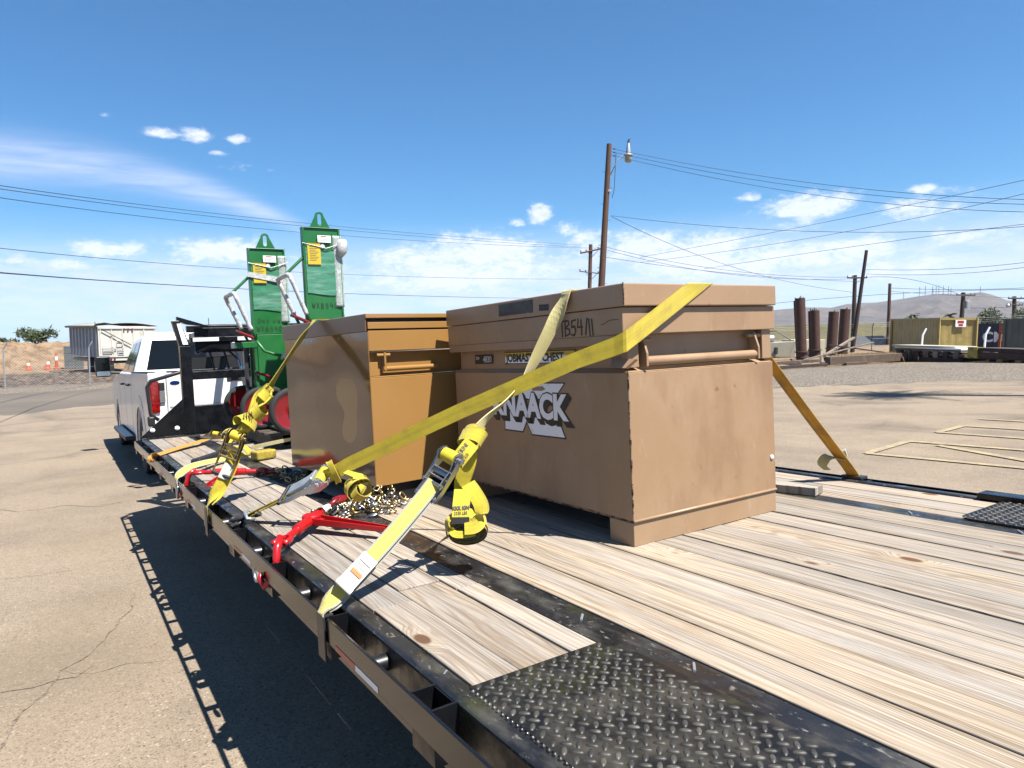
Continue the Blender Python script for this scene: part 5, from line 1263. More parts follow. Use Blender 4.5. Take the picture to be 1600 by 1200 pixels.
# tread plates at the rear side bays
def lug(mb, x, y, z, ang, L=.0120, W=.0050, H=.0030):
    b = len(mb.v); n_ = 10
    for (s, h) in ((1.0, 0.0), (.84, .75), (.5, 1.0)):
        for k in range(n_):
            t = 2*math.pi*k/n_; u, v = L*s*math.cos(t), W*s*math.sin(t)
            mb.v.append((x+u*math.cos(ang)-v*math.sin(ang), y+u*math.sin(ang)+v*math.cos(ang), z+H*h))
    mb.v.append((x, y, z+H*1.06))
    for r in range(2):
        for k in range(n_): mb.f.append((b+r*n_+k, b+r*n_+(k+1) % n_, b+(r+1)*n_+(k+1) % n_, b+(r+1)*n_+k)); mb.mi.append(0)
    for k in range(n_): mb.f.append((b+2*n_+k, b+2*n_+(k+1) % n_, b+3*n_)); mb.mi.append(0)
for s in (0, 1):
    f = (lambda x: mir(x)) if s else (lambda x: x)
    x0, x1 = sorted((f(.650), f(1.022))); y1 = 1.212; y0 = -.9; zt = .0075
    out = [(x0, y0), (x1, y0), (x1, y1-.03), (x1-.03, y1), (x0, y1)] if not s else [(x0, y0), (x1, y0), (x1, y1), (x0+.03, y1), (x0, y1-.03)]
    pl = MB().prism(out, -.001 if False else .0046, zt, 'z').build('tread_plate', M['tread'], TR, bevel=.0015)
    MB().prism([(a_, b_) for a_, b_ in [(x0+.016, y0), (x1-.002, y0), (x1-.002, y1-.035), (x0+.016, y1-.035)]] if not s else [(x0+.002, y0), (x1-.016, y0), (x1-.016, y1-.035), (x0+.002, y1-.035)], -.04, .0044, 'z').build('plate_base', M['dark_under'], TR)
    mb = MB(); st = .0157; nx = int((x1-x0-.022)/st); ny = int((y1-.25-.022)/st)
    for i in range(nx):
        for j in range(ny):
            if (i+j) % 2: continue
            x, y = x0+.015+st*i, y1-.014-st*j
            if (not s) and x-x0 > (x1-x0)-.034 and y > y1-.034: continue
            lug(mb, x+rnd.uniform(-.0003, .0003), y+rnd.uniform(-.0003, .0003), zt, R_(-45 if i % 2 else 45)+rnd.uniform(-.04, .04), W=.0050 if i % 2 else .0055, H=.0030)
    mb.build('tread_lugs', M['lug'], TR, smooth=True, kind='stuff')
    # ragged weld bead along the plate's outer side
    mb = MB(); xo = f(.6485)
    for k in range(60):
        y = y1-.02-k*.016; mb.lathe([(0, -.004), (.0055, -.001), (.0058, .002), (0, .0055)], (xo+rnd.uniform(-.001, .001), y, .0045), (0, 0, 1), 6)
    mb.build('weld_bead', M['black_worn'], TR, smooth=True, kind='stuff')
    mb = MB()
    for (wx, wy) in ((f(1.05), 3.2), (f(1.06), 1.36), (f(.64), 1.30), (f(1.07), 1.0)): mb.tube([(wx-.012, wy-.012, .001), (wx+.012, wy+.012, .002)], .0035, 6)
    mb.build('weld_mark', M['galv'], TR)
# bolt heads and the latch at the far right edge
MB().box(3.02, 3.10, .92, 1.30, .006, .028).build('latch_bar', M['black'], TR, bevel=.004)
# front frame (headboard)
HY = 7.46
def fr(name, *r, mat='black', bevel=.004): return MB().box(*r).build(name, M[mat], TR, bevel=bevel)
for s in (0, 1):
    f = (lambda x: mir(x)) if s else (lambda x: x)
    a_, b_ = sorted((f(1.005), f(1.105)))
    fr('frame_post', a_, b_, HY, HY+.10, .004, .868)
    # gusset
    g_ = [(f(.60), .0045), (f(1.003), .0045), (f(1.003), .36)]
    MB().prism(g_, HY-.018, HY-.006, 'y').build('gusset', M['black'], TR)
    for (bx, bz) in ((.715, .075), (.93, .075)):
        MB().lathe([(.022, 0), (.022, .008), (.012, .016), (0, .017)], (f(bx), HY-.0185, bz), (0, -1, 0), 14).build('bolt', M['sticker_w'], TR, auto=40)
    # inclined upper frame
    xs = [f(.965), f(1.02), f(1.105), f(1.05)]
    MB().hexa([(f(1.005), HY, .870), (f(1.105), HY, .870), (f(1.105), HY+.10, .870), (f(1.005), HY+.10, .870), (f(.955), HY+.02, 1.12), (f(1.02), HY+.02, 1.12), (f(1.02), HY+.12, 1.12), (f(.955), HY+.12, 1.12)]).build('upper_post', M['black'], TR, bevel=.004)
    MB().hexa([(f(1.035), HY-.004, .885), (f(1.083), HY-.004, .885), (f(1.083), HY-.001, .885), (f(1.035), HY-.001, .885), (f(.995), HY+.013, 1.09), (f(1.028), HY+.013, 1.09), (f(1.028), HY+.016, 1.09), (f(.995), HY+.016, 1.09)]).build('sky_reflection_strip', M['tape_white'], TR)  # white strip paints in a bright reflection on the post
    MB().hexa([(f(1.0), HY+.03, 1.122), (f(1.07), HY+.03, 1.085), (f(1.07), HY+.09, 1.085), (f(1.0), HY+.09, 1.122), (f(1.0), HY+.03, 1.16), (f(1.30), HY+.03, 1.06), (f(1.30), HY+.09, 1.06), (f(1.0), HY+.09, 1.16)]).build('corner_brace', M['black'], TR)
fr('lower_panel', 1.107, mir(1.107), HY+.01, HY+.03, .005, .275)
fr('mid_rail', 1.107, mir(1.107), HY, HY+.08, .535, .615)
fr('top_rail', 1.107, mir(1.107), HY+.02, HY+.10, .905, .955)
fr('top_rail', 1.10, mir(1.10), HY+.14, HY+.22, 1.01, 1.075)
for k in range(3):
    a_ = 1.13+.42*k; fr('sky_reflection_strip', a_, a_+.24, HY+.012, HY+.0185, .912, .948, mat='tape_white', bevel=0)  # white strips stand in for sky reflecting off the flat rail top
fr('back_plate', 1.16, mir(1.16), HY+.105, HY+.118, .80, 1.05)
fr('tool_tray', 1.16, mir(1.16), HY+.12, HY+.5, .93, 1.005)
fr('tray_lid', 1.28, mir(1.28), HY+.24, HY+.62, 1.008, 1.09, bevel=.02)
MB().tube([(1.16, HY+.1, .80), (1.3, HY+.12, .87), (1.45, HY+.12, .86), (1.8, HY+.12, .885)], [.02, .03, .05, .035], 8).build('winch_pipe', M['darksteel'], TR, auto=50)
# gooseneck over the truck bed
for s in (0, 1):
    f = (lambda x: mir(x)) if s else (lambda x: x)
    a_, b_ = sorted((f(1.73), f(1.79)))
    MB().prism([(HY+.1, -.25), (HY+.35, -.25), (HY+1.0, .78), (10.4, .78), (10.4, .95), (HY+.85, .95), (HY+.1, .35)], a_, b_, 'x').build('neck_beam', M['dark_under'], TR)
    MB().tube([(f(1.3), 7.72, -.05), (f(1.3), 7.72, -.55)], .05, 10).build('landing_leg', M['dark_under'], TR)
    MB().box(f(1.3)-.12, f(1.3)+.12, 7.6, 7.84, DG+.002, -.55).build('landing_foot', M['dark_under'], TR) if False else MB().box(f(1.3)-.1, f(1.3)+.1, 7.62, 7.82, -.585, -.551).build('landing_foot', M['dark_under'], TR)
MB().box(1.5, 2.2, 10.2, 10.5, .55, .779).build('coupler_box', M['dark_under'], TR)
MB().tube([(1.85, 10.35, .55), (1.85, 10.35, .16)], .07, 12).build('coupler_tube', M['dark_under'], TR)
# cables and box between frame and truck
for k, (c, mt) in enumerate((((1.35, 7.7, .62), 'wire'), ((1.5, 7.75, .63), 'wire'))):
    MB().tube([Vector(c), Vector(c)+Vector((-.02, .1, .2)), Vector(c)+Vector((.12, .2, .27)), Vector(c)+Vector((.3, .3, .1))], .012, 6).build('cable', M[mt], TR)
bc = pm('blue_hose', (.05, .25, .55), .4)
MB().tube([(1.52, 7.62, .84), (1.57, 7.62, .76), (1.60, 7.62, .62)], .009, 6).build('air_hose', bc, TR)
MB().tube([(1.63, 7.62, .86), (1.635, 7.62, .62)], .012, 6).build('breather', M['galv'], TR)
# axles and wheels under the rear
for yy in (-1.35, -2.3):
    MB().tube([(.8, yy, -.42), (mir(.8), yy, -.42)], .06, 10).build('axle', M['dark_under'], TR)
    for s in (0, 1):
        f = (lambda x: mir(x)) if s else (lambda x: x)
        for xw in (.68, .93):
            c = (f(xw), yy, DG+.375); w_ = MB().lathe([(.2, -.1), (.34, -.1), (.372, -.07), (.372, .07), (.34, .1), (.2, .1)], c, (1, 0, 0), 28, caps=False).build('wheel', M['rubber'], TR, auto=40)
            MB().lathe([(0, -.06), (.1, -.06), (.12, -.02), (.19, -.04), (.2, -.09), (.2, .09), (.19, .04), (0, .04)], c, (1, 0, 0), 20).build('rim', M['sticker_w'], w_, auto=40)
    if yy == -1.35: MB().box(.6, .99, -2.8, -.9, -.335, -.32).build('fender', M['black'], TR)
# dangling chain hook under the rail
MB().tube(circ((.575, 2.72, -.115), (0, 1, 0), (0, 0, 1), .032, 12), .006, 6, closed=True).build('hanging_ring', M['galv'], TR, smooth=True)

# ------------------------------------------------------------------ the big tan chest
def big_chest():
    x0, x1, y0, y1 = 1.579, 2.338, 1.722, 2.921      # body
    t = thing('job_chest', 'big worn tan steel tool chest with large white K logo on its side', 'tool chest', ((x0+x1)/2, (y0+y1)/2, .002))
    tan = M['tan']
    Lx0, Lx1, Ly0, Ly1 = 1.553, 2.346, 1.702, 2.936
    # body with slanted ledge on top
    mb = MB()
    body = MB().hexa([(x0, y0, .088), (x1, y0, .088), (x1, y1, .088), (x0, y1, .088), (x0, y0, .588), (x1, y0, .588), (x1, y1, .588), (x0, y1, .588)]).build('body', tan, t, bevel=.003)
    i = .034
    MB().hexa([(x0+.0, y0+.0, .5885), (x1, y0, .5885), (x1, y1, .5885), (x0, y1, .5885), (x0+.014, y0+i, .602), (x1-.014, y0+i, .602), (x1-.014, y1-i, .602), (x0+.014, y1-i, .602)]).build('ledge', tan, t)
    MB().box(x0+.016, x1-.016, y0+i+.002, y1-i-.002, .6025, .714).build('recess_panel', tan, t)
    # posts closing the recess at its ends
    for xa in (x0+.004, x1-.056):
        MB().box(xa, xa+.052, y0+.004, y0+i+.001, .6028, .7135).build('recess_post', tan, t, bevel=.002)
    # lower lid skirt then lid
    MB().box(Lx0+.004, Lx1-.000, Ly0+.012, Ly1-.004, .7145, .8045).build('lid_skirt', tan, t, bevel=.003)
    MB().box(Lx0+.0, Lx1-.006, Ly0-.002, Ly1, .8065, .882).build('lid', tan, t, bevel=.004)
    # skirt drops lower on the long side
    MB().box(Lx0+.005, x0-.003, Ly0+.02, Ly1-.008, .682, .7143).build('lid_lip', tan, t, bevel=.002)
    # feet: long side open between them, short sides closed
    MB().box(x0+.001, x1-.002, y0+.001, y0+.123, .0, .0805).build('foot', tan, t, bevel=.002)
    MB().box(x0+.001, x1-.002, y1-.135, y1-.001, .0, .0805).build('foot', tan, t, bevel=.002)
    MB().box(x0+.004, x1-.006, y0+.004, y1-.006, .0808, .0878).build('base_seam', M['edge_rust'], t)
    # rounded hem above the foot at the short end
    MB().tube([(x0+.002, y0-.001, .086), (x1-.002, y0-.001, .086)], .0055, 8).build('hem', tan, t, smooth=True)
    # rusted corner edges
    mb = MB(); rr = random.Random(2)
    for k in range(46):
        z_ = rr.uniform(.1, .58); w_ = rr.uniform(.0015, .0045); l = rr.uniform(.004, .026)
        mb.box(x0-.0008, x0+w_, y0-.0009, y0+w_, z_, z_+l)
    for k in range(16):
        z_ = rr.uniform(.81, .875); mb.box(Lx0-.0008, Lx0+.002, Ly0-.0029, Ly0+.001, z_, z_+rr.uniform(.003, .014))
    for k in range(26):
        y_ = rr.uniform(y0+.13, y1-.15); mb.box(x0-.0008, x0+.001, y_, y_+rr.uniform(.003, .016), .0872, .0872+rr.uniform(.001, .004))
    mb.build('chipped_edge', M['edge_rust'], t, kind='stuff')
    # handle bar at the short end
    hb = MB().tube([(1.668, y0+.008, .622), (2.242, y0+.008, .622)], .0165, 16).build('handle', tan, t, auto=40)
    for xx in (1.655, 2.238):
        MB().prism([(y0-.012, .604), (y0+.026, .602), (y0+.033, .69), (y0+.008, .707), (y0-.012, .650)], xx, xx+.010, 'x').build('handle_arm', tan, hb, bevel=.002)
        MB().tube([(xx-.032, y0+.014, .694), (xx+.04, y0+.014, .694)], .0085, 10).build('pivot_pin', tan, hb, auto=40)
    # bent corner plate on the left end of the recess
    MB().poly([(1.560, 1.790, .607), (1.562, 1.715, .604), (1.585, 1.690, .632), (1.583, 1.80, .640), (1.575, 1.790, .604), (1.577, 1.715, .601), (1.598, 1.690, .629)], [(0, 1, 2, 3), (0, 4, 5, 1), (1, 5, 6, 2)]).build('bent_corner_plate', tan, t)
    MB().lathe([(.009, 0), (.009, .004), (.004, .007), (0, .0075)], (2.315, y0-.0005, .215), (0, -1, 0), 12).build('plug', M['sticker_w'], t, auto=40)
    # slot near the far end of the skirt
    MB().box(Lx0-.0005, Lx0+.02, 2.898, 2.914, .735, .79).build('slot', M['dark_under'], t) if False else None
    # ---- markings on the long side (facing -x): text runs towards -y
    X = x0; xd, yd = (0, -1, 0), (0, 0, 1)
    def flat(name, pts, mat, lift, X=X):
        return MB().poly([(X-lift, y, z) for y, z in pts], [tuple(range(len(pts)))]).build(name, M[mat], t)
    def grow(pts, d):
        c = Vector((sum(p[0] for p in pts)/len(pts), sum(p[1] for p in pts)/len(pts)))
        n_ = len(pts); outp = []
        for i_ in range(n_):
            p0, p1, p2 = Vector(pts[i_-1]), Vector(pts[i_]), Vector(pts[(i_+1) % n_])
            e0, e1 = (p1-p0).normalized(), (p2-p1).normalized(); n0, n1 = Vector((e0.y, -e0.x)), Vector((e1.y, -e1.x))
            b_ = (n0+n1); b_ = b_/max(.35, b_.dot(n0)) if b_.length > 1e-6 else n0
            outp.append(tuple(p1 + b_*d))
        def area(q): return sum(q[k][0]*q[(k+1) % len(q)][1]-q[(k+1) % len(q)][0]*q[k][1] for k in range(len(q)))
        if abs(area(outp)) < abs(area(pts)): return grow(pts, -d)
        return outp
    up = [(2.460, .500), (2.46, .543), (2.36, .543), (2.355, .518), (2.305, .543), (2.073, .546), (2.135, .490), (2.3, .48)]
    lo = [(2.490, .425), (2.495, .347), (2.363, .347), (2.332, .392), (2.295, .340), (2.080, .342), (2.126, .425)]
    flat('logo_outline', grow(up, .006), 'ink', .0009); flat('logo_outline', grow(lo, .006), 'ink', .0009)
    flat('logo_letter', up, 'sticker_w', .0013); flat('logo_letter', lo, 'sticker_w', .0013)
    H = .096
    def word(mat, dy, dz, off, lift, nm):
        return text(nm, 'KNAACK', mat, t, (X, 2.588+dy, .411+dz), xd, yd, H*1.36, off, WIDE, lift=lift)
    WIDE = 1.0
    cu = bpy.data.curves.new('m', 'FONT'); cu.body = 'KNAACK'; cu.size = H*1.36; ob = bpy.data.objects.new('m', cu); COL.objects.link(ob)
    dg = bpy.context.evaluated_depsgraph_get(); dg.update(); WIDE = .515/max(1e-3, ob.evaluated_get(dg).dimensions.x); bpy.data.objects.remove(ob)
    for k in range(5): word(M['ink'], -.005*k, -.0045*k, .0115, .0015+.00012*k, 'logo_shadow')
    word(M['sticker_w'], 0, 0, .0062, .0026, 'logo_word')
    flat('worn_patch', [(2.285, .530), (2.21, .534), (2.19, .522), (2.215, .516), (2.28, .515)], 'tan', .0018)
    Xr = x0+.014
    flat('model_plate', [(2.747, .625), (2.595, .625), (2.592, .666), (2.743, .666)], 'ink', .003, Xr)
    text('model_number', '4830', M['tagwhite'], t, (Xr, 2.672, .632), xd, yd, .038, .001, .95, lift=.0042)
    text('model_icon', '>>', M['tagwhite'], t, (Xr, 2.735, .640), xd, yd, .03, .001, .9, lift=.0042)
    flat('name_plate', [(2.492, .623), (2.012, .623), (2.012, .672), (2.492, .672)], 'ink', .003, Xr)
    flat('name_plate_white', [(2.489, .626), (2.015, .626), (2.015, .652), (2.489, .652)], 'sticker_w', .0034, Xr)
    flat('name_plate_yellow', [(2.489, .6521), (2.015, .6521), (2.015, .669), (2.489, .669)], 'sticker_y', .0034, Xr)
    text('name_lettering', 'JOBMASTER CHEST', M['ink'], t, (Xr, 2.480, .632), xd, yd, .0455, .0016, 1.03, lift=.0045)
    flat('dark_label', [(2.464, .8225), (2.217, .8225), (2.215, .872), (2.464, .871)], 'black', .0012, Lx0)
    flat('dark_label', [(2.175, .825), (2.113, .823), (2.112, .846), (2.174, .849)], 'ink', .0012, Lx0)
    text('label_print', 'MODEL 48', M['inkgrey'], t, (Lx0, 2.172, .832), xd, yd, .014, 0, .9, lift=.002)
    handwrite('handwriting', 'TB54/11', M['ink'], t, (Lx0+.004, 2.058, .722), xd, yd, .056, .0062, 1.02, seed=3)
    handwrite('marker_line', '-', M['ink'], t, (Lx0+.004, 1.822, .720), xd, yd, .085, .0022, 1, seed=3)
    text('label_print', 'SERIAL 4830 CHEST', M['inkgrey'], t, (Lx0, 2.6, .842), xd, yd, .012, 0, .9, lift=.002) if False else None
big_chest()

# ------------------------------------------------------------------ ochre box
def small_box():
    t = thing('storage_box', 'newer glossy ochre steel storage box left of the big chest', 'tool chest', (1.45, 3.48, .0))
    ang = math.atan2(.092, 1.03)
    R = Matrix.Translation((1.17, 2.97, 0)) @ Matrix.Rotation(ang, 4, 'Z')
    W, Dp = .62, 1.034
    oc, sd = M['ochre'], M['ochre_side_shaded']
    def bx(nm, x0, x1, y0, y1, z0, z1, mat=oc, bv=.002, par=t):
        return MB().box(x0, x1, y0, y1, z0, z1, M=R).build(nm, mat, par, bevel=bv)
    # body with flat side skins
    bx('body', .006, W, .006, Dp-.01, .088, .583)
    # side panel subdivided so that its sheet ripples
    def skin(nm, x, y0, y1, z0, z1, amp):
        mb = MB(); ny, nz = 40, 30; P = []
        for i in range(nz+1):
            for j in range(ny+1):
                u, v = j/ny, i/nz; y = y0+(y1-y0)*u; z = z0+(z1-z0)*v
                e = min(1, 6*min(u, 1-u), 6*min(v, 1-v))
                d = amp*e*(mnoise.noise(Vector((u*1.9+3, v*2.3, 1)))*1.0 + .22*mnoise.noise(Vector((u*4.6+1, v*4.6, 4))))
                P.append(R @ Vector((x+d, y, z)))
        mb.poly(P, [(i*(ny+1)+j, i*(ny+1)+j+1, (i+1)*(ny+1)+j+1, (i+1)*(ny+1)+j)[::-1] for i in range(nz) for j in range(ny)])
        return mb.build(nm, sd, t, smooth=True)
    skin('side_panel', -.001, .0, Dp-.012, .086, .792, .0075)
    bx('side_frame', .002, .0055, .004, Dp-.016, .0885, .79)
    # recess with handle
    bx('ledge', .008, W-.01, .010, .04, .5835, .590)
    bx('recess_panel', .008, W-.008, .036, Dp-.04, .5905, .70)
    bx('recess_post', .006, .05, .012, .0355, .5908, .655)
    bx('upper_band', .006, W-.002, .004, Dp-.014, .705, .798)
    bx('groove', .008, W-.005, .02, Dp-.03, .7985, .8045, M['dark_under'], 0)
    bx('band', .004, W, .0, Dp-.012, .805, .836)
    bx('groove', .008, W-.005, .02, Dp-.03, .8365, .8525, M['dark_under'], 0)
    bx('lid', -.006, W+.006, -.004, Dp, .853, .874, oc, .003)
    l_ = MB().box(-.0075, -.002, .002, Dp-.004, .795, .872, M=R).build('lid_side', M['ochre_shaded_dull'], t, bevel=.002)
    hb = MB().tube([R @ Vector((.075, .012, .622)), R @ Vector((.37, .012, .622))], .012, 14).build('handle', oc, t, auto=40)
    MB().box(.078, .088, .0, .045, .612, .697, M=R).build('handle_arm', oc, hb, bevel=.002)
    MB().tube([R @ Vector((.045, .012, .685)), R @ Vector((.112, .012, .685))], .0085, 10).build('pivot_pin', oc, hb, auto=40)
    for (a_, b_) in ((0.03, .13), (Dp-.16, Dp-.06)): bx('skid', .03, W-.02, a_, b_, .001, .0875, M['dark_under'], .002)
    rr = random.Random(6); mb = MB()
    for k in range(9):
        y = .08+.11*k; mb.lathe([(.003, 0), (.002, .0015), (0, .002)], R @ Vector((-.004, y, .775+rr.uniform(-.004, .004))), (-1, 0, 0), 6)
    mb.build('rivet', M['chrome'], t)
small_box()

# timber block at the right strip, dark plank
_Rb = Matrix.Translation((2.655, 1.762, 0)) @ Matrix.Rotation(R_(14), 4, 'Z')
MB_ = MB().box(0, .088, 0, .55, .0006, .036, M=_Rb).build('timber_block', M['plank_side'], bevel=.002)
tag(MB_, 'short cut timber offcut lying on the deck right of the big chest', 'timber')
# ------------------------------------------------------------------ straps
def frame3(o, xd, nd):
    """matrix with x along the strap, z the outward normal"""
    x = Vector(xd).normalized(); z = Vector(nd); z = (z - x*x.dot(z)).normalized(); y = z.cross(x)
    m = Matrix(((x.x, y.x, z.x, o[0]), (x.y, y.y, z.y, o[1]), (x.z, y.z, z.z, o[2]), (0, 0, 0, 1)))
    return m
CAM = Vector((0, 0, .68))
def wdir(p, d, tw=0.0):
    """width direction that turns the flat of the webbing to face outwards"""
    v = (CAM - Vector(p)).normalized(); w = Vector(d).normalized().cross(v).normalized()
    return Quaternion(Vector(d).normalized(), tw) @ w
def ratchet(parent, o, xd, nd, w=.052, L=.15, open_=.35, steel='zinc', webmat='yellow', grip='zinc', s=1.0):
    F = frame3(o, xd, nd) @ Matrix.Scale(s, 4)
    st = M[steel]
    r = MB()
    base = None
    hw = w/2+.006
    for sgn in (-1, 1):
        pl = [(-.075, -.006), (-.03, -.010), (.03, -.012), (.055, .0), (.052, .022), (.03, .036), (.008, .028), (-.02, .012), (-.075, .008)]
        q = MB().prism(pl, sgn*hw-.0015, sgn*hw+.0015, 'y', M=F).build('side_plate', st, parent, bevel=.0008)
        # toothed wheel
        pts = []
        for k in range(24):
            a = 2*math.pi*k/24; rr = .023 if k % 2 else .0185; pts.append((.028+rr*math.cos(a), .014+rr*math.sin(a)))
        MB().prism(pts, sgn*(hw+.0052)-.0012, sgn*(hw+.0052)+.0012, 'y', M=F).build('ratchet_wheel', st, q)
        MB().lathe([(.009, 0), (.009, .010), (.004, .014), (0, .014)], F @ Vector((.028, sgn*(hw+.006), .014)), F.to_3x3() @ Vector((0, sgn, 0)), 12).build('bolt_head', st, q, auto=40)
        MB().lathe([(.006, 0), (.006, .006), (0, .007)], F @ Vector((-.066, sgn*(hw+.0018), .0)), F.to_3x3() @ Vector((0, sgn, 0)), 10).build('bolt_head', st, q, auto=40)
    MB().lathe([(.0, -w/2), (.021, -w/2), (.0225, -w/4), (.021, w/2), (0, w/2)], F @ Vector((.028, 0, .014)), F.to_3x3() @ Vector((0, 1, 0)), 18).build('webbing_roll', M[webmat+'_flat'], parent, auto=40)
    MB().tube([F @ Vector((-.066, -hw, 0)), F @ Vector((-.066, hw, 0))], .0055*s, 10).build('anchor_bolt', st, parent, auto=40)
    # handle swung out
    H = F @ Matrix.Translation((.028, 0, .014)) @ Matrix.Rotation(-open_, 4, 'Y')
    h = MB()
    for sgn in (-1, 1):
        h.prism([(0, -.010), (-.03, -.011), (-L*.8, .004), (-L, .018), (-L, .030), (-L*.75, .020), (-.03, .013), (0, .012)], sgn*(hw+.0085)-.0014, sgn*(hw+.0085)+.0014, 'y', M=H)
    hh = h.build('handle', st, parent, bevel=.0008)
    MB().tube([H @ Vector((-L+.002, -hw-.010, .023)), H @ Vector((-L+.002, hw+.010, .023))], .0075*s, 12).build('grip_bar', M[grip], hh, auto=40)
    for q_, z_ in ((.045, .006), (.072, .008)): MB().tube([H @ Vector((-q_, -hw-.007, z_)), H @ Vector((-q_, hw+.007, z_))], .0035*s, 8).build('cross_bar', st, hh, auto=40)
    MB().box(-.062, -.05, -hw-.006, hw+.006, -.003, .006, M=H).build('pawl', st, hh, bevel=.001)
    return F, H
for k, c in (('yellow', (.80, .64, .02)), ('paleplain', (.80, .62, .03)), ('dirty', (.70, .60, .03)), ('amber_backlit', (.8, .5, .02)), ('pale', (.82, .62, .04)), ('orange', (.85, .45, .02))):
    M[k+'_flat'] = pm(k+'_webbing_roll', c, .6, 0, [((.45, .33, .03), 30, .5, .7, .6)], bump=(200, .4, .001))
def path_dirs(P, tw=0.0):
    P = [Vector(p) for p in P]; o = []
    for i, p in enumerate(P):
        d = P[min(i+1, len(P)-1)] - P[max(i-1, 0)]
        o.append(wdir(p, d, tw[i] if isinstance(tw, (list, tuple)) else tw))
    return o
def align(W):
    for i in range(1, len(W)):
        if W[i].dot(W[i-1]) < 0: W[i] = -W[i]
    return W
# -- strap over the big chest (near ratchet)
def strap_near():
    t = thing('ratchet_strap', 'pale yellow ratchet strap with grey edges and white tag over the big chest', 'ratchet strap', (.552, 1.821, 0), 'straps tying down the load')
    top = [(.868,1.875,.240), (.956,1.890,.315), (1.013,1.899,.372)]
    lo = [(.5515, 1.816, -.055), (.5415, 1.818, -.005), (.549, 1.821, .012), (.60, 1.829, .049), (.743, 1.854, .146), (.87, 1.875, .242), (.93, 1.886, .292)]
    W = align([Vector((0, 1, 0)), Vector((0, 1, 0)), Vector((.05, 1, 0))] + [(-wdir(p, (1, .17, .8))) if True else 0 for p in lo[3:]])
    if W[3].y < 0: W = W[:3] + [-w for w in W[3:]]
    MB().ribbon(lo, W, .047, .004).build('webbing', M['pale'], t, smooth=False)
    # the doubled underside
    lo2 = [(p[0]+.010, p[1]+.004, p[2]-.006) for p in lo[2:]]
    MB().ribbon(lo2, W[2:], .046, .003).build('webbing', M['pale'], t)
    MB().box(.538, .5435, 1.789, 1.848, -.118, .002).build('flat_hook', M['darksteel'], t, bevel=.002)
    MB().box(.5438, .566, 1.789, 1.848, .0022, .006).build('hook_lip', M['darksteel'], t)
    # white tag sewn on
    a_, b_ = Vector((.612, 1.831, .058)), Vector((.700, 1.846, .118)); d = (b_-a_).normalized(); w = wdir((a_+b_)/2, d); n_ = d.cross(w); 
    if n_.dot(CAM-a_) < 0: n_ = -n_
    sd = w*.026
    tg = MB().ribbon([a_+n_*.030+d*.0, a_+n_*.018+d*.045, b_+n_*.006], [w]*3, .050, .0015, 2).build('care_tag', M['tagwhite'], t)
    MB().ribbon([a_+n_*.006-d*.005, a_+n_*.032-d*.012, a_+n_*.0325+d*.004], [w]*3, .053, .0015, 2).build('care_tag', M['tagwhite'], t)
    yd = -w if (-w).z > 0 else w
    q0 = a_+n_*.0235+d*.038
    MB().poly([q0-w*.018, q0+w*.018, q0+d*.012+w*.018+n_*-.001, q0+d*.012-w*.018-n_*.001], [(0, 1, 2, 3)]).build('warning_band', M['tagorange'], t)
    for k in range(4): 
        q1 = a_+n_*(.0225-.0028*k)+d*(.056+.008*k)
        MB().poly([q1-w*.019, q1+w*(.019-.006*(k % 3)), q1+w*(.019-.006*(k % 3))+d*.002, q1-w*.019+d*.002], [(0, 1, 2, 3)]).build('small_print', M['inkgrey'], t)
    # upper run: knot, twist, over the lid edge
    # it passes behind the wide strap, which presses it back
    up = [(1.073,1.909,.400), (1.181,1.985,.453), (1.281,2.040,.493), (1.345,2.062,.530), (1.395,2.072,.568), (1.451,2.065,.648), (1.504,2.035,.757), (1.540,2.003,.850), (1.5475,1.998,.8755), (1.557,1.998,.8855), (1.60,2.0,.8858), (1.9,2.02,.8858), (2.34,2.05,.8858)]
    tw = [.5, 1.25, 1.5, 1.5, 1.2, .7, .3]
    W = align([wdir(p, (.75, .1, .6), a) for p, a in zip(up[:7], tw)] + [Vector((0, 1, 0))]*6)
    MB().ribbon(up, align(W), .0505, .0035, v0=2).build('webbing', M['paleplain'], t)
    F, H = ratchet(t, Vector((.975, 1.892, .335)), (.62, .04, .52), (-.55, -.45, .62), w=.052, L=.14, open_=.42, steel='zinc', webmat='yellow', s=1.0)
    # knot of spare webbing above the ratchet
    c = Vector((1.075, 1.905, .405)); d = Vector((.72, .06, .60)).normalized(); u = d.cross(Vector((0, 1, .2))).normalized(); v = d.cross(u)
    loop = [c + (u*math.cos(a)*.030 + v*math.sin(a)*.042) + d*(.012*math.sin(a)+.006*a/3) for a in [k*.62-.6 for k in range(13)]]
    MB().ribbon(loop, [d + u*.15]*13, .046, .003, sub=4, v0=5).build('knot', M['yellow'], t)
    MB().ribbon([c+u*.02-d*.03, c+u*.012+d*.01, c-u*.004+d*.035, c+d*.055], [v]*4, .038, .003, v0=6).build('knot', M['yellow'], t)
    # webbing going down behind the ratchet into the hanging roll
    pr = [(1.075,1.915,.38), (1.062,1.91,.33), (1.046,1.925,.27), (1.046,1.925,.235), (1.046,1.93,.20)]
    MB().ribbon(pr, align([wdir(p, (0, 0, -1)) for p in pr]), .05, .003, v0=3).build('webbing', M['yellow'], t)
    # hanging roll: its edge, coloured dark for shade, faces down towards the viewer, the printed side up
    rc = Vector((1.022, 1.868, .138)); vw = (CAM-rc).normalized(); rt = Vector((0,0,1)).cross(vw).normalized(); uu = vw.cross(rt)
    ax = (vw*.62-uu*.78+rt*.08).normalized(); a1 = rt; a2 = ax.cross(a1).normalized(); nn = (vw*.78+uu*.62).normalized()
    sp = []; NT = 92
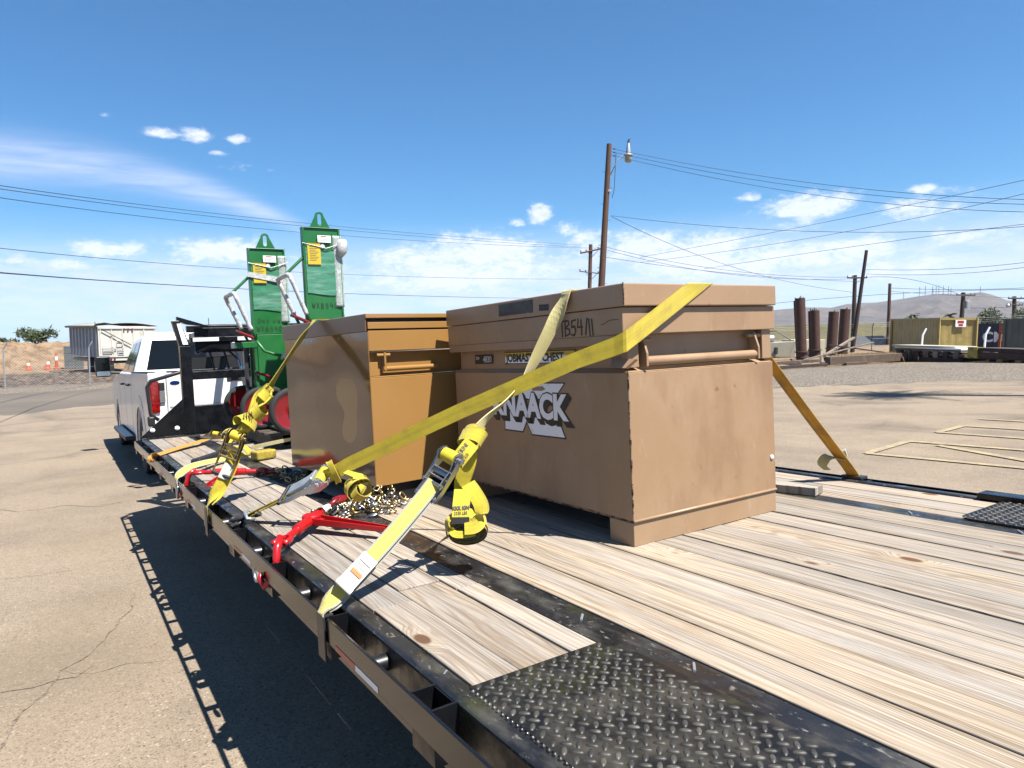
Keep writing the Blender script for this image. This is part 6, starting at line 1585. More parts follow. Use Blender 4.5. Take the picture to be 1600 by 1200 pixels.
    for k in range(NT):
        a = k*.5; rr = .010+.0475*k/NT
        sp.append(rc + a1*rr*math.cos(a)*1.08 + a2*rr*math.sin(a)*.96 + ax*.0025*math.sin(a*.31))
    MB().ribbon(sp, [ax]*NT, .046, .0024, sub=2, v0=7).build('webbing_coil', M['yellow_shaded_edge'], t)
    # belt of webbing round the roll
    R0 = .0640
    belt = [rc + rt*R0*math.sin(a) + nn*R0*math.cos(a) - ax*(.004+.004*math.sin(a*.8)) for a in [-1.9+.35*k for k in range(12)]]
    MB().ribbon(belt, [ax]*12, .040, .0028, sub=3, v0=1).build('webbing_wrap', M['yellow'], t)
    # printed flap hanging over the roll, with the black end band
    P0 = [rc+vw*.020+uu*.118-rt*.006, rc+vw*.040+uu*.088-rt*.010, rc+vw*.056+uu*.062-rt*.014, rc+vw*.064+uu*.036-rt*.016, rc+vw*.064+uu*.016-rt*.017]
    MB().ribbon(P0, [rt]*5, .052, .003, sub=4, v0=2).build('webbing_wrap', M['yellow'], t)
    MB().ribbon([P0[3]+vw*.0024-uu*.002, P0[4]+vw*.0026-uu*.002], [rt]*2, .052, .001, 2).build('black_band', M['ink'], t)
    yb = (P0[2]-P0[3]).normalized()
    text('webbing_print', 'KKK KIN', M['ink'], t, (P0[2]+P0[3])/2+yb*.006, rt, yb, .0165, .0010, .78, align='CENTER', lift=.0042)
    text('webbing_print', '3335 LBS', M['ink'], t, (P0[2]+P0[3])/2-yb*.009, rt, yb, .0135, .0003, .78, align='CENTER', lift=.0036)
    # loop that swings out over the right shoulder and tucks under the flap
    lp = [rc+uu*.135+rt*.012+vw*.012, rc+uu*.105+rt*.030+vw*.030, rc+uu*.066+rt*.048+vw*.045, rc+uu*.030+rt*.046+vw*.058, rc+uu*.006+rt*.024+vw*.068, rc+uu*.004-rt*.006+vw*.068]
    MB().ribbon(lp, align([rt+uu*.2, rt+uu*.45, rt*.8+uu*.7, rt*.35+uu+vw*-.1, uu*.95-vw*.2, uu-vw*.2]), .046, .003, sub=5, v0=5).build('webbing_wrap', M['yellow'], t)
    lp = [rc+nn*.060-rt*.046, rc+nn*.062-rt*.052-uu*.020+vw*.006, rc+vw*.056-uu*.012-rt*.040, rc+vw*.062-uu*.018-rt*.008, rc+vw*.058-uu*.014+rt*.024]
    MB().ribbon(lp, [ax+rt*.2, ax, uu-vw*.3, uu-vw*.3, uu-vw*.3], .022, .003, sub=5, v0=4).build('webbing_wrap', M['yellow'], t)
    # second printed wrap at the ratchet
    c = Vector((1.040, 1.890, .370)); vw = (CAM-c).normalized(); d = Vector((.62, .04, .55)).normalized(); w = d.cross(vw).normalized()
    MB().ribbon([c-d*.045+vw*.024, c+vw*.036, c+d*.04+vw*.034], [w]*3, .05, .003, v0=9).build('webbing_wrap', M['yellow'], t)
    xd_ = d; yy = vw.cross(xd_).normalized()
    text('webbing_print', 'MAX KINE', M['ink'], t, c-d*.040+vw*.0372+yy*.004, xd_, yy, .018, .0007, .8, lift=.001)
    text('webbing_print', '3335 LB', M['ink'], t, c-d*.034+vw*.0375-yy*.016, xd_, yy, .014, .0002, .8, lift=.001)
M['yellow_shaded_edge'] = strap_mat('yellow_webbing_shaded_edge', (.72, .56, .02), (.05, .045, .02), .5)  # dark edge colour paints the shade on the roll's downward face
strap_near()
# -- the wide dirty strap round the near corner of the big chest
def strap_wide():
    t = thing('wide_strap', 'wide dirty yellow strap wrapped round the near corner of the big chest', 'strap', (.626, 3.115, 0), 'straps tying down the load')
    main = [(.870,2.745,.205), (.907,2.689,.236), (.94,2.64,.264), (1.027,2.507,.328), (1.12,2.362,.400), (1.215,2.222,.468), (1.33,2.049,.545), (1.462,1.849,.635), (1.535,1.738,.680)]
    W = []
    for p in main:
        d = Vector((.62, -.95, .46)).normalized(); z = Vector((0, 0, 1)); W.append((z - d*d.dot(z)).normalized())
    W[0] = W[0] + Vector((-.5, -.3, 0)); 
    LA = []; LB = []
    for p, w in zip(main[:-1], W[:-1]):
        d = Vector((.62, -.95, .46)).normalized(); w = (w - d*d.dot(w)).normalized(); LA.append(Vector(p)+w*.028); LB.append(Vector(p)-w*.028)
    # round the upright corner, up the short end, over the lid edge and across the lid
    k_ = .5446
    for (x, y, h_) in ((1.535, 1.735, .0315), (1.550, 1.7065, .0335), (1.556, 1.6995, .0342), (1.64, 1.6965, .0342), (1.75, 1.6965, .0342), (1.832, 1.6965, .0342)):
        z = .690 + (x-1.553)*k_ - (.004 if x < 1.54 else 0)
        LA.append(Vector((x, y, z+h_))); LB.append(Vector((x, y, z-h_)))
    for (xa, xb, y) in ((1.8425, 1.93, None), (1.8465, 1.9695, 1.6970), (1.850, 1.976, 1.7005)):
        if y is None: LA.append(Vector((xa, 1.6965, .690+(xa-1.553)*k_+.0342))); LB.append(Vector((xb, 1.6965, .690+(xb-1.553)*k_-.0342)))
        else: LA.append(Vector((xa, y, .8848 if y > 1.698 else .8825))); LB.append(Vector((xb, y, .8848 if y > 1.698 else .8825)))
    for q in (.33, .66, .985): LA.append(Vector((1.850+.500*q, 1.7005+.500*q*k_, .8856))); LB.append(Vector((1.976+.374*q, 1.7005+.374*q*k_, .8856)))
    LA += [Vector((2.354, 1.974, .878)), Vector((2.42, 1.984, .785))]; LB += [Vector((2.354, 1.906, .878)), Vector((2.42, 1.922, .785))]
    MB().strip(LA, LB, .0032, 6).build('webbing', M['dirty'], t)
    right = [(2.42,1.957,.785), (2.6,1.935,.58), (2.85,1.90,.30), (3.05,1.862,.072), (3.092,1.851,.012)]
    MB().ribbon(right, [Vector((0, 1, 0))]*5, .062, .0035, cols=6, v0=2).build('webbing', M['amber_backlit'], t)
    MB().box(3.065, 3.12, 1.80, 1.90, .0055, .02).build('rail_hook', M['darksteel'], t, bevel=.003)
    MB().ribbon([(3.03, 1.87, .10), (2.97, 1.90, .115), (2.965, 1.93, .08), (2.99, 1.92, .05)], [Vector((0, 1, .2))]*4, .05, .003, v0=2).build('loose_end', M['paleplain'], t)
    MB().ribbon([(3.035, 1.865, .11), (3.04, 1.88, .14), (3.06, 1.90, .10)], [Vector((0, 1, .2))]*3, .04, .003, v0=2).build('loose_end', M['tagwhite'], t)
    # narrow run from the ratchet to the rail
    run = [(.640,3.09,.022), (.671,3.047,.046), (.74,2.942,.098), (.80,2.850,.145), (.835,2.80,.172)]
    d = Vector((.2, -.3, .15)).normalized()
    MB().ribbon(run, [d.cross(wdir((.7, 3, .1), d))]*2 + [d.cross(wdir((.7, 3, .1), d)) + wdir((.7, 3, .1), d)*.25]*3, .05, .004, v0=4).build('webbing', M['dirty'], t)
    MB().ribbon([(p[0]-.003, p[1]-.004, p[2]+.011) for p in run], [d.cross(wdir((.7, 3, .1), d)) + wdir((.7, 3, .1), d)*.15]*5, .04, .003, v0=4).build('webbing', M['yellow'], t)
    # cast ratchet with a long handle
    d = Vector((.20, -.30, .155)).normalized(); o = Vector((.852, 2.775, .188))
    F, H = ratchet(t, o, d, (-.35, -.30, .85), w=.075, L=.22, open_=.10, steel='silverpaint', webmat='dirty', grip='plastic', s=1.0)
    MB().prism([(-.02, -.002), (-.07, .0), (-.17, .022), (-.175, .032), (-.07, .024), (-.02, .03)], -.030, .030, 'y', M=H).build('handle_cover', M['silverpaint'], t, bevel=.004)
    MB().prism([(-.06, -.02), (-.01, -.03), (.05, -.02), (.06, -.004), (-.06, -.004)], -.034, .034, 'y', M=F).build('cast_base', M['silverpaint'], t, bevel=.004)
    hk = [o - d*.06, o - d*.11 + Vector((-.01, 0, .0)), o - d*.15 + Vector((-.012, .0, -.01)), o-d*.17+Vector((-.02, -.02, -.002))]
    MB().tube(hk, [.012, .011, .012, .009], 8).build('guide_bar', M['silverpaint'], t, smooth=True)
    # twisted hook and shackle at the rail
    MB().tube([(.655,3.065,.036), (.640,3.085,.055), (.618,3.06,.05), (.62,3.03,.028), (.65,3.03,.024)], .0075, 8).build('wire_hook', M['silverpaint'], t, smooth=True)
    MB().tube([(.668,3.04,.045), (.680,3.06,.032), (.660,3.09,.022), (.645,3.10,.028)], .009, 8).build('wire_hook', M['silverpaint'], t, smooth=True)
    for dx in (-.012, .012): MB().tube([(.645+dx, 3.07, .030), (.610+dx, 3.105, .018), (.585+dx, 3.125, .012)], .0085, 8).build('link_plate', M['darksteel'], t, smooth=True)
    MB().tube(circ((.592, 3.118, .008), (.8, -.6, 0), (.45, .6, .5), .026, 12), .008, 8, closed=True).build('shackle', M['darksteel'], t, smooth=True)
    MB().tube([(.56, 3.07, -.004), (.64, 3.16, .010)], .007, 8).build('shackle_pin', M['darksteel'], t)
    # gathered loop and hanging bunch
    c = Vector((.893, 2.708, .228)); d = Vector((.62, -.95, .46)).normalized(); vw = (CAM-c).normalized(); w = d.cross(vw).normalized(); n_ = vw
    lp = [c + (w*math.cos(a)*.046 + n_*math.sin(a)*.022) for a in [k*.7 for k in range(10)]]
    MB().ribbon(lp, [d]*10, .026, .003, sub=4, v0=8).build('knot', M['yellow'], t)
    c = Vector((.955, 2.610, .172)); vw = (CAM-c).normalized(); rt = Vector((0,0,1)).cross(vw).normalized(); U = Vector((0, 0, 1))
    MB().ribbon([Vector((.925, 2.65, .235)), c+U*.045+vw*.01, c+U*.03+vw*.03], [rt]*3, .04, .003, v0=8).build('knot', M['yellow'], t)
    for (cx, cz, ra, rb, tilt, w_, sd) in ((0, -.005, .052, .045, .2, .046, 1), (-.008, .006, .036, .030, -.5, .05, 2), (.012, -.012, .046, .034, .9, .044, 3), (0, .0, .022, .02, .1, .05, 4)):
        ax = (vw*(.55+.2*sd*.2) + rt*math.sin(tilt)*.9 + U*(.5*math.cos(sd*2.1))).normalized(); a1 = ax.orthogonal().normalized(); a2 = ax.cross(a1)
        lp = [c + rt*cx + U*cz + a1*ra*math.cos(a) + a2*rb*math.sin(a) + ax*.006*math.sin(2*a) for a in [k*.6+sd for k in range(10)]]
        MB().ribbon(lp, [ax]*10, w_*.9, .003, sub=4, v0=sd).build('webbing_bunch', M['yellow'], t)
strap_wide()
# -- strap over the ochre box
def strap_far():
    t = thing('ratchet_strap', 'bright yellow ratchet strap with bunched webbing running up to the ochre box lid', 'ratchet strap', (.555, 3.518, 0), 'straps tying down the load')
    lo = [(.5415, 3.518, -.06), (.5405, 3.518, -.003), (.550, 3.517, .025), (.594,3.515,.090), (.639,3.513,.165), (.660,3.512,.215), (.675,3.510,.262)]
    def wd(P, d, tw=0): return [wdir(p, d, tw) for p in P]
    W = align([Vector((0, 1, 0))]*2 + [Vector((.1, 1, 0))] + wd(lo[3:], (.13, 0, .24)))
    MB().ribbon(lo, W, .048, .003).build('webbing', M['yellow'], t)
    MB().ribbon([(p[0]+.014, p[1]-.004, p[2]-.004) for p in lo[2:]], W[2:], .046, .003).build('webbing', M['dirty'], t)
    MB().box(.534, .5395, 3.488, 3.548, -.125, .004).build('flat_hook', M['darksteel'], t, bevel=.002)
    c = Vector((.618, 3.5095, .135)); d = Vector((.5, 0, .85)).normalized(); w = wdir(c, d); n_ = d.cross(w)
    if n_.dot(CAM-c) < 0: n_ = -n_
    MB().ribbon([c+n_*.005, c+d*.03+n_*.006, c+d*.075+n_*.005], [w]*3, .047, .0015, 2).build('care_tag', M['tagwhite'], t)
    ratchet(t, Vector((.682, 3.505, .300)), (.42, 0, .78), (-.45, -.75, .35), w=.05, L=.17, open_=.30, steel='brass', webmat='yellow', grip='plastic', s=1.15)
    # bunched webbing between ratchet and knot
    rr = random.Random(4)
    base = [(.715,3.505,.335), (.745,3.503,.38), (.775,3.502,.43), (.800,3.501,.48), (.83,3.5,.525), (.862,3.498,.560)]
    for k in range(5):
        off = Vector((rr.uniform(-.022, .022), -.012*k+.02, rr.uniform(-.02, .02)))
        P = [Vector(p) + off*(1 if 0 < i < 5 else .3) + Vector((rr.uniform(-.008, .008), rr.uniform(-.01, .01), rr.uniform(-.008, .008))) for i, p in enumerate(base)]
        tw = [rr.uniform(-.2, .2)+ .35*k*math.sin(i*1.1+k*2) for i in range(6)]
        MB().ribbon(P, align([wdir(p, (.5, 0, .8), a) for p, a in zip(P, tw)]), .048, .003, v0=k).build('webbing_bunch', M['yellow'], t)
    for (c, r1, r2, ax, sd) in (((.752,3.485,.392), .048, .028, (.45, .35, .8), 1), ((.80,3.49,.44), .044, .03, (.6, -.2, .6), 2), ((.835,3.492,.515), .040, .03, (.55, .1, .75), 3), ((.72,3.49,.40), .035, .025, (.9, .2, .2), 5)):
        ax = Vector(ax).normalized(); a1 = ax.orthogonal().normalized(); a2 = ax.cross(a1)
        lp = [Vector(c) + a1*r1*math.cos(a) + a2*r2*math.sin(a) + ax*.012*math.sin(a) for a in [k*.6+sd for k in range(10)]]
        MB().ribbon(lp, [ax]*10, .046, .003, sub=4, v0=sd).build('webbing_bunch', M['yellow'], t)
    c = Vector((.742, 3.455, .415)); vw = (CAM-c).normalized()
    rt = Vector((0,0,1)).cross(vw).normalized()
    for k in range(4): MB().box(-.002, .002, -.02, .02, -.0005, .0005, M=frame3(c+rt*(-.02+.012*k)+vw*.01+Vector((0,0,.004*k)), rt, vw)).build('webbing_print', M['ink'], t)
    up = [(.862,3.498,.556), (.92,3.494,.644), (.987,3.489,.738), (1.035, 3.486, .80), (1.087,3.482,.868), (1.103, 3.482, .8795), (1.16, 3.486, .8795), (1.5, 3.52, .8795), (1.74, 3.54, .8795)]
    tw = [1.05, 1.3, 1.28, 1.2]
    W = [wdir(p, (.5, 0, .8), a) for p, a in zip(up[:4], tw)]
    if W[3].y < 0: W = [-w for w in W]
    W += [Vector((0, 1, 0))]*5
    MB().ribbon(up, align(W), .05, .003, v0=3).build('webbing', M['yellow'], t)
strap_far()
# -- straps lying on the deck further forward
def deck_straps():
    t = thing('ratchet_strap', 'orange webbed strap with small gold ratchet lying on the deck by the front', 'ratchet strap', (.56, 5.9, 0), 'straps lying on the front of the deck')
    P = [(.5515, 5.80, -.03), (.545, 5.82, .006), (.62, 5.95, .012), (.78, 6.15, .022), (.93, 6.32, .03), (1.03, 6.44, .04)]
    MB().ribbon(P, [Vector((0, 1, 0)), Vector((.2, 1, 0))] + [Vector((-.75, .66, .0))]*4, .09, .003).build('webbing', M['orange'], t)
    ratchet(t, Vector((1.10, 6.52, .05)), (.6, .75, 0), (0, -.3, 1), w=.05, L=.13, open_=.25, steel='brass', webmat='yellow', s=1.2)
    rr = random.Random(9)
    for (c, r, ax, sd) in (((1.2, 6.42, .055), .065, (.3, .9, .2), 1), ((1.24, 6.30, .055), .055, (.8, .4, .1), 2), ((1.17, 6.22, .05), .05, (.2, .5, .9), 3), ((1.32, 6.45, .05), .05, (.6, .6, .3), 4)):
        ax = Vector(ax).normalized(); a1 = ax.orthogonal().normalized(); a2 = ax.cross(a1)
        lp = [Vector(c) + a1*r*math.cos(a) + a2*r*.75*math.sin(a) for a in [k*.6+sd for k in range(10)]]
        lp = [Vector((p.x, p.y, max(p.z, .028))) for p in lp]
        MB().ribbon(lp, [ax]*10, .046, .003, sub=4, v0=sd).build('webbing_bunch', M['yellow'], t)
    MB().ribbon([(1.26, 6.3, .03), (1.36, 6.5, .02), (1.5, 6.8, .02), (1.6, 7.1, .02)], [Vector((1, 0, 0))]*4, .048, .003).build('webbing', M['yellow'], t)
    t = thing('ratchet_strap', 'faded yellow strap with black pad and yellow ratchet case lying across the deck', 'ratchet strap', (.56, 4.55, 0), 'straps lying on the front of the deck')
    P = [(.549, 4.49, -.035), (.542, 4.50, .004), (.57, 4.545, .040), (.65, 4.68, .055), (.75, 4.82, .050), (.86, 4.99, .035), (.95, 5.08, .03)]
    MB().ribbon(P, [Vector((.1, 1, 0))]*2 + [Vector((-.55, .5, .6))]*5, .045, .004).build('webbing', M['pale'], t)
    MB().tube(circ((.540, 4.50, -.045), (0, 1, 0), (0, 0, 1), .03, 12), .007, 7, closed=True).build('rail_ring', M['zinc'], t, smooth=True)
    MB().box(.533, .5445, 4.475, 4.525, -.10, .0).build('flat_hook', M['zinc'], t, bevel=.002)
    F = frame3((.84, 5.12, .045), (.55, .80, 0), (-.2, -.2, 1))
    MB().box(-.23, .2, -.035, .035, -.012, .022, M=F).build('pad', M['plastic'], t, bevel=.012)
    MB().box(.16, .30, -.028, .028, .024, .045, M=F).build('handle_end', M['brass'], t, bevel=.003)
    F = frame3((1.14, 4.98, .04), (.9, .3, 0), (0, 0, 1))
    MB().box(-.06, .09, -.045, .045, -.033, .028, M=F).build('ratchet_case', M['safetyyellow'], t, bevel=.01)
    for (c, r, ax, sd) in (((1.05, 5.1, .06), .05, (.7, .5, .2), 1), ((1.0, 5.18, .05), .045, (.3, .9, .3), 2)):
        ax = Vector(ax).normalized(); a1 = ax.orthogonal().normalized(); a2 = ax.cross(a1)
        lp = [Vector(c) + a1*r*math.cos(a) + a2*r*.7*math.sin(a) for a in [k*.6+sd for k in range(10)]]
        MB().ribbon([Vector((p.x, p.y, max(p.z, .026))) for p in lp], [ax]*10, .045, .003, sub=4, v0=sd).build('webbing_bunch', M['yellow'], t)
    MB().ribbon([(1.09, 5.02, .09), (1.2, 5.15, .085), (1.45, 5.44, .07), (1.75, 5.75, .05)], [Vector((.2, -.1, 1))]*4, .028, .003).build('webbing', M['paleplain'], t)
deck_straps()
# ------------------------------------------------------------------ chains
def chain_mesh(L=.042, W=.028, r=.0042):
    mb = MB(); pts = []
    for k in range(14):
        a = 2*math.pi*k/14; x = math.cos(a); y = math.sin(a)
        pts.append((x*W/2*.75 + (L/2-W/2)*(1 if x > .01 else -1 if x < -.01 else 0), y*W/2*.8, 0))
    mb.tube(pts, r, 6, closed=True); return mb
def chain_heap(label, centers, n, mat, seed, group=None, mats2=None):
    c0 = centers[0][0]
    t = thing('chain', label, 'chain', (c0[0], c0[1], 0), group)
    base = chain_mesh().build('link', M[mat], None, smooth=True); me = base.data; bpy.data.objects.remove(base)
    me2 = me.copy(); me2.materials[0] = M[mats2 or mat]
    rr = random.Random(seed); org = ORG[t.name]; prev = None; placed = []
    for i in range(n):
        (cx, cy), (rx, ry), h = centers[i % len(centers)]
        for _ in range(8):
            x = cx + rr.gauss(0, rx*.5); y = cy + rr.gauss(0, ry*.5)
            e = max(0.0, 1-((x-cx)/rx)**2-((y-cy)/ry)**2); z = .009 + h*e*rr.uniform(.1, 1)
            if all((Vector((x, y, z))-q).length > .014 for q in placed[-80:]): break
        placed.append(Vector((x, y, z)))
        o = bpy.data.objects.new('link', me if rr.random() < .6 else me2); COL.objects.link(o); o.parent = t
        o.location = Vector((x, y, z)) - org
        flat = z < .02
        o.rotation_euler = (rr.uniform(-.35, .35) if flat else rr.uniform(-1.4, 1.4), rr.uniform(-.2, .2) if flat else rr.uniform(-.9, .9), rr.uniform(0, 6.28))
    return t
chain_heap('heap of shiny gold and silver chain links at the foot of the ochre box', [((1.19, 3.00), (.13, .15), .085), ((1.10, 2.90), (.12, .11), .05), ((1.02, 2.96), (.10, .08), .03)], 130, 'brass', 3, 'chains heaped on the deck', 'zinc')
chain_heap('long heap of dull bronze chain links beside the farther red binder', [((1.06, 4.12), (.10, .15), .05), ((1.08, 3.88), (.09, .16), .05), ((1.03, 4.3), (.07, .1), .03)], 90, 'brass', 7, 'chains heaped on the deck', 'darksteel')
# ------------------------------------------------------------------ red load binders
def binder(label, O, E, lever, grp='red load binders'):
    O, E, Lv = Vector(O), Vector(E), Vector(lever)
    t = thing('load_binder', label, 'load binder', (O.x, O.y, 0), grp)
    d = (E-O).normalized(); L = (E-O).length; red = M['red']
    side = d.cross(Vector((0, 0, 1))).normalized(); upv = side.cross(d).normalized()
    a_, b_ = O+d*L*.24, O+d*L*.72
    MB().lathe([(.012, 0), (.021, .004), (.021, (b_-a_).length-.004), (.012, (b_-a_).length)], a_, d, 20).build('barrel', red, t, auto=40)
    MB().lathe([(.010, 0), (.013, .01), (.0125, L*.14), (.016, L*.18)], O+d*L*.08, d, 14).build('threaded_eye', red, t, auto=40)
    MB().lathe([(.014, 0), (.0135, L*.13), (.011, L*.17)], b_, d, 14).build('threaded_eye', M['sticker_w'] if L < .7 and O.y < 3.5 else red, t, auto=40)
    # yokes
    for s in (-1, 1):
        MB().tube([O+d*L*.12+side*s*.004, O+d*L*.05+side*s*.020, O+d*0+side*s*.022, O-d*.03+side*s*.02], [.008, .010, .011, .010], 8).build('yoke', red, t, smooth=True)
    MB().tube([O-d*.018-side*.032, O-d*.018+side*.032], .008, 10).build('pin', M['darkred'], t)
    # hook over the rail
    h = O - d*.02
    gh = [h+Vector((0, 0, .012)), h-d*.030+Vector((0, 0, -.010)), h-d*.045+Vector((0, 0, -.06)), h-d*.04+Vector((-.02, 0, -.11)), h-d*.02+Vector((-.055, 0, -.135)), h+Vector((-.075, 0, -.11)), h+Vector((-.072, 0, -.09))]
    MB().tube(gh, [.014, .014, .013, .013, .013, .011, .006], 10).build('grab_hook', red, t, smooth=True)
    MB().tube([p+Vector((.012, .045, -.0)) for p in gh[:4]], [.012, .012, .011, .008], 8).build('grab_hook', red, t, smooth=True)
    # far eye with hook
    MB().tube(circ(E-d*L*.04, d, (side*.8+upv*.6).normalized(), .030, 12), .010, 8, closed=True).build('shackle', M['darkred'], t, smooth=True)
    MB().tube([E+d*.0, E+d*.04+side*.02, E+d*.085+side*.03, E+d*.10, E+d*.07-side*.025], [.011, .013, .014, .012, .007], 10).build('slip_hook', M['darkred'], t, smooth=True)
    # ratchet housing and lever
    m = O+d*L*.52; l = (Lv-m); ll = l.length; l.normalize(); n_ = d.cross(l).normalized()
    if n_.z < 0: n_ = -n_
    MB().lathe([(0, -.02), (.030, -.02), (.036, -.015), (.036, .015), (.030, .02), (0, .02)], m, n_, 22).build('ratchet_housing', red, t, auto=40)
    sd = n_.cross(l).normalized()
    A = m+l*.025; B = Lv
    P = [A-sd*.030-n_*.013, A+sd*.030-n_*.013, B+sd*.011-n_*.010, B-sd*.011-n_*.010]
    MB().hexa(P + [p+n_*.003 for p in P]).build('lever', red, t)
    for s in (-1, 1):
        q0, q1 = A+sd*.030*s, B+sd*.011*s
        P = [q0-n_*.0095-sd*.003, q0-n_*.0095+sd*.003, q1-n_*.0065+sd*.003, q1-n_*.0065-sd*.003]
        MB().hexa(P + [q0+n_*.014-sd*.003, q0+n_*.014+sd*.003, q1+n_*.010+sd*.003, q1+n_*.010-sd*.003]).build('lever_flange', red, t, bevel=.001)
    MB().lathe([(0, 0), (.009, .001), (.009, .016), (0, .017)], A+l*.03-n_*.008, n_, 12).build('lever_rivet', red, t, auto=40)
binder('red load binder with long lever hooked over the rail nearest the viewer', (.622, 2.49, .045), (.960, 2.945, .055), (.980, 2.405, .040))
binder('farther red load binder lying across the deck beside the bright yellow strap', (.640, 4.38, .055), (.985, 4.235, .035), (.628, 3.95, .045))

# ------------------------------------------------------------------ pallet and green cylinder carts
def pallet():
    x0, x1, y0, y1 = 1.33, 2.45, 5.50, 6.95
    t = thing('pallet', 'weathered wooden pallet with shade painted into its wood, carrying the green carts', 'pallet', (1.9, 6.2, .001))
    n_ = 9
    for k in range(n_):
        a_ = y0 + (y1-y0-.10)*k/(n_-1); MB().box(x0, x1, a_, a_+.10, .101, .118).build('plank', M['pallet'], t, bevel=.002)
    for k in range(3):
        a_ = x0 + .01+(x1-x0-.11)*k/2; MB().box(a_, a_+.09, y0+.005, y1-.005, .019, .1005).build('stringer', M['pallet'], t, bevel=.002)
    for k in range(5):
        a_ = y0 + (y1-y0-.10)*k/4; MB().box(x0, x1, a_, a_+.10, .001, .0185).build('plank', M['pallet'], t, bevel=.002)
pallet()
def cart(label, X, Y, ztop, words, sd, XW):
    """firewall panel lies across the view; wheels sit at the ends of an axle running along y"""
    t = thing('cylinder_cart', label, 'cylinder cart', (X, Y, .119), 'green gas cylinder carts')
    gr = M['green']; zb = ztop-.745; w = .290
    x0, x1 = X-w/2, X+w/2; yp = Y-.02
    def bx(nm, *r, mat=gr, bv=.002, par=t): return MB().box(*r).build(nm, mat, par, bevel=bv)
    bx('firewall', x0, x1, yp, yp+.006, zb, ztop)
    for xa in (x0-.012, x1-.003): bx('channel_edge', xa, xa+.015, yp-.01, yp+.05, zb, ztop-.002)
    bx('top_flange', x0-.014, x1+.014, yp-.012, yp+.055, ztop, ztop+.006)
    # lifting lug with a slot
    c = X-.005; hz = ztop+.006; out = [(c-.085, hz), (c-.070, hz+.03)]
    for k in range(9):
        a = math.pi*(1-k/8); out.append((c+.036*math.cos(a), hz+.098+.036*math.sin(a)))
    out += [(c+.070, hz+.03), (c+.085, hz)]
    slot = []
    for k in range(7):
        a = math.pi*(1-k/6); slot.append((c+.0165*math.cos(a), hz+.098+.0165*math.sin(a)))
    for k in range(7):
        a = -math.pi*k/6; slot.append((c+.0165*math.cos(a), hz+.036+.0165*math.sin(a)))
    bm = bmesh.new(); rings = []
    for y in (yp, yp+.010):
        for ring_ in (out, slot):
            vs_ = [bm.verts.new((u, y, v)) for u, v in ring_]; rings.append(vs_)
            if y == yp:
                for i in range(len(vs_)): bm.edges.new((vs_[i], vs_[(i+1) % len(vs_)]))
    bmesh.ops.triangle_fill(bm, use_beauty=True, edges=bm.edges[:])
    front = list(bm.faces); mapb = {a: b for ra, rb in ((rings[0], rings[2]), (rings[1], rings[3])) for a, b in zip(ra, rb)}
    for f in front: bm.faces.new([mapb[v] for v in f.verts][::-1])
    for ra, rb in ((rings[0], rings[2]), (rings[1], rings[3])):
        for i in range(len(ra)): bm.faces.new((ra[i], ra[(i+1) % len(ra)], rb[(i+1) % len(rb)], rb[i]))
    bmesh.ops.recalc_face_normals(bm, faces=bm.faces)
    lm = MB(); bm.verts.index_update(); lm.poly([v.co[:] for v in bm.verts], [tuple(v.index for v in f.verts) for f in bm.faces]); bm.free()
    lm.build('lifting_lug', gr, t, bevel=.001)
    # stickers on the panel
    F = yp-.0012
    def st(nm, u0, u1, v0, v1, mat, lift=.0): return MB().box(u0, u1, F-lift-.0012, F-lift, v0, v1).build(nm, M[mat], t)
    st('white_label', X-.035, X+.075, ztop-.115, ztop-.058, 'sticker_w')
    st('label_heading', X-.01, X+.04, ztop-.070, ztop-.063, 'tape_red', .0015)
    for k in range(3): st('label_line', X-.025, X+.06-.01*k, ztop-.080-.010*k, ztop-.078-.010*k, 'inkgrey', .0015)
    u0, v1 = x0+.020, ztop-.125
    st('yellow_label', u0, u0+.108, v1-.175, v1, 'sticker_y')
    for k in range(13):
        for vv in (v1-.004, v1-.173): st('label_dash', u0+.004+k*.008, u0+.0085+k*.008, vv, vv+.0022, 'ink', .0015)
    for k in range(9): st('label_line', u0+.016, u0+.092-.012*(k % 3), v1-.030-.014*k, v1-.027-.014*k, 'inkgrey', .0015)
    MB().lathe([(0, 0), (.020, .0), (.020, .002), (0, .0025)], (X-.008+.01, F, ztop-.150), (0, -1, 0), 14).build('round_sticker', M['tagwhite'], t)
    # stretch wrap sheet over the panel, rippled
    mb = MB(); P = []; rr = random.Random(sd); nz, nx = 26, 8
    for i in range(nz+1):
        for j in range(nx+1):
            u = j/nx; v = i/nz; z = zb+.205+(ztop-.17-zb-.205)*v + (.012*math.sin(u*3+sd) if i in (0, nz) else 0)
            P.append((x0-.004+(w-.05)*u+.01, yp-.0055-.004*(mnoise.noise(Vector((u*1.5, v*16, sd)))+.6), z))
    mb.poly(P, [(i*(nx+1)+j, i*(nx+1)+j+1, (i+1)*(nx+1)+j+1, (i+1)*(nx+1)+j) for i in range(nz) for j in range(nx)])
    wr = mb.build('stretch_wrap', M['wrap'], t, smooth=True)
    # keep the labels clear of it
    for o in [q for q in t.children if 'label' in q.name or 'sticker' in q.name]: o.location.y -= .014
    # bubble wrap sleeve down the right edge
    mb = MB(); P = []; nz = 30
    for i in range(nz+1):
        v = i/nz; z = zb+.10+(ztop-.055-zb-.10)*v
        for j in range(9):
            a = 2*math.pi*j/8; rx, ry = .042*(1+.10*mnoise.noise(Vector((v*9, j, sd)))), .020
            P.append((x1-.014+rx*math.cos(a)+.004*mnoise.noise(Vector((v*5, 3, sd))), yp+.006+ry*math.sin(a)+.003*mnoise.noise(Vector((v*30, j*2, 0))), z))
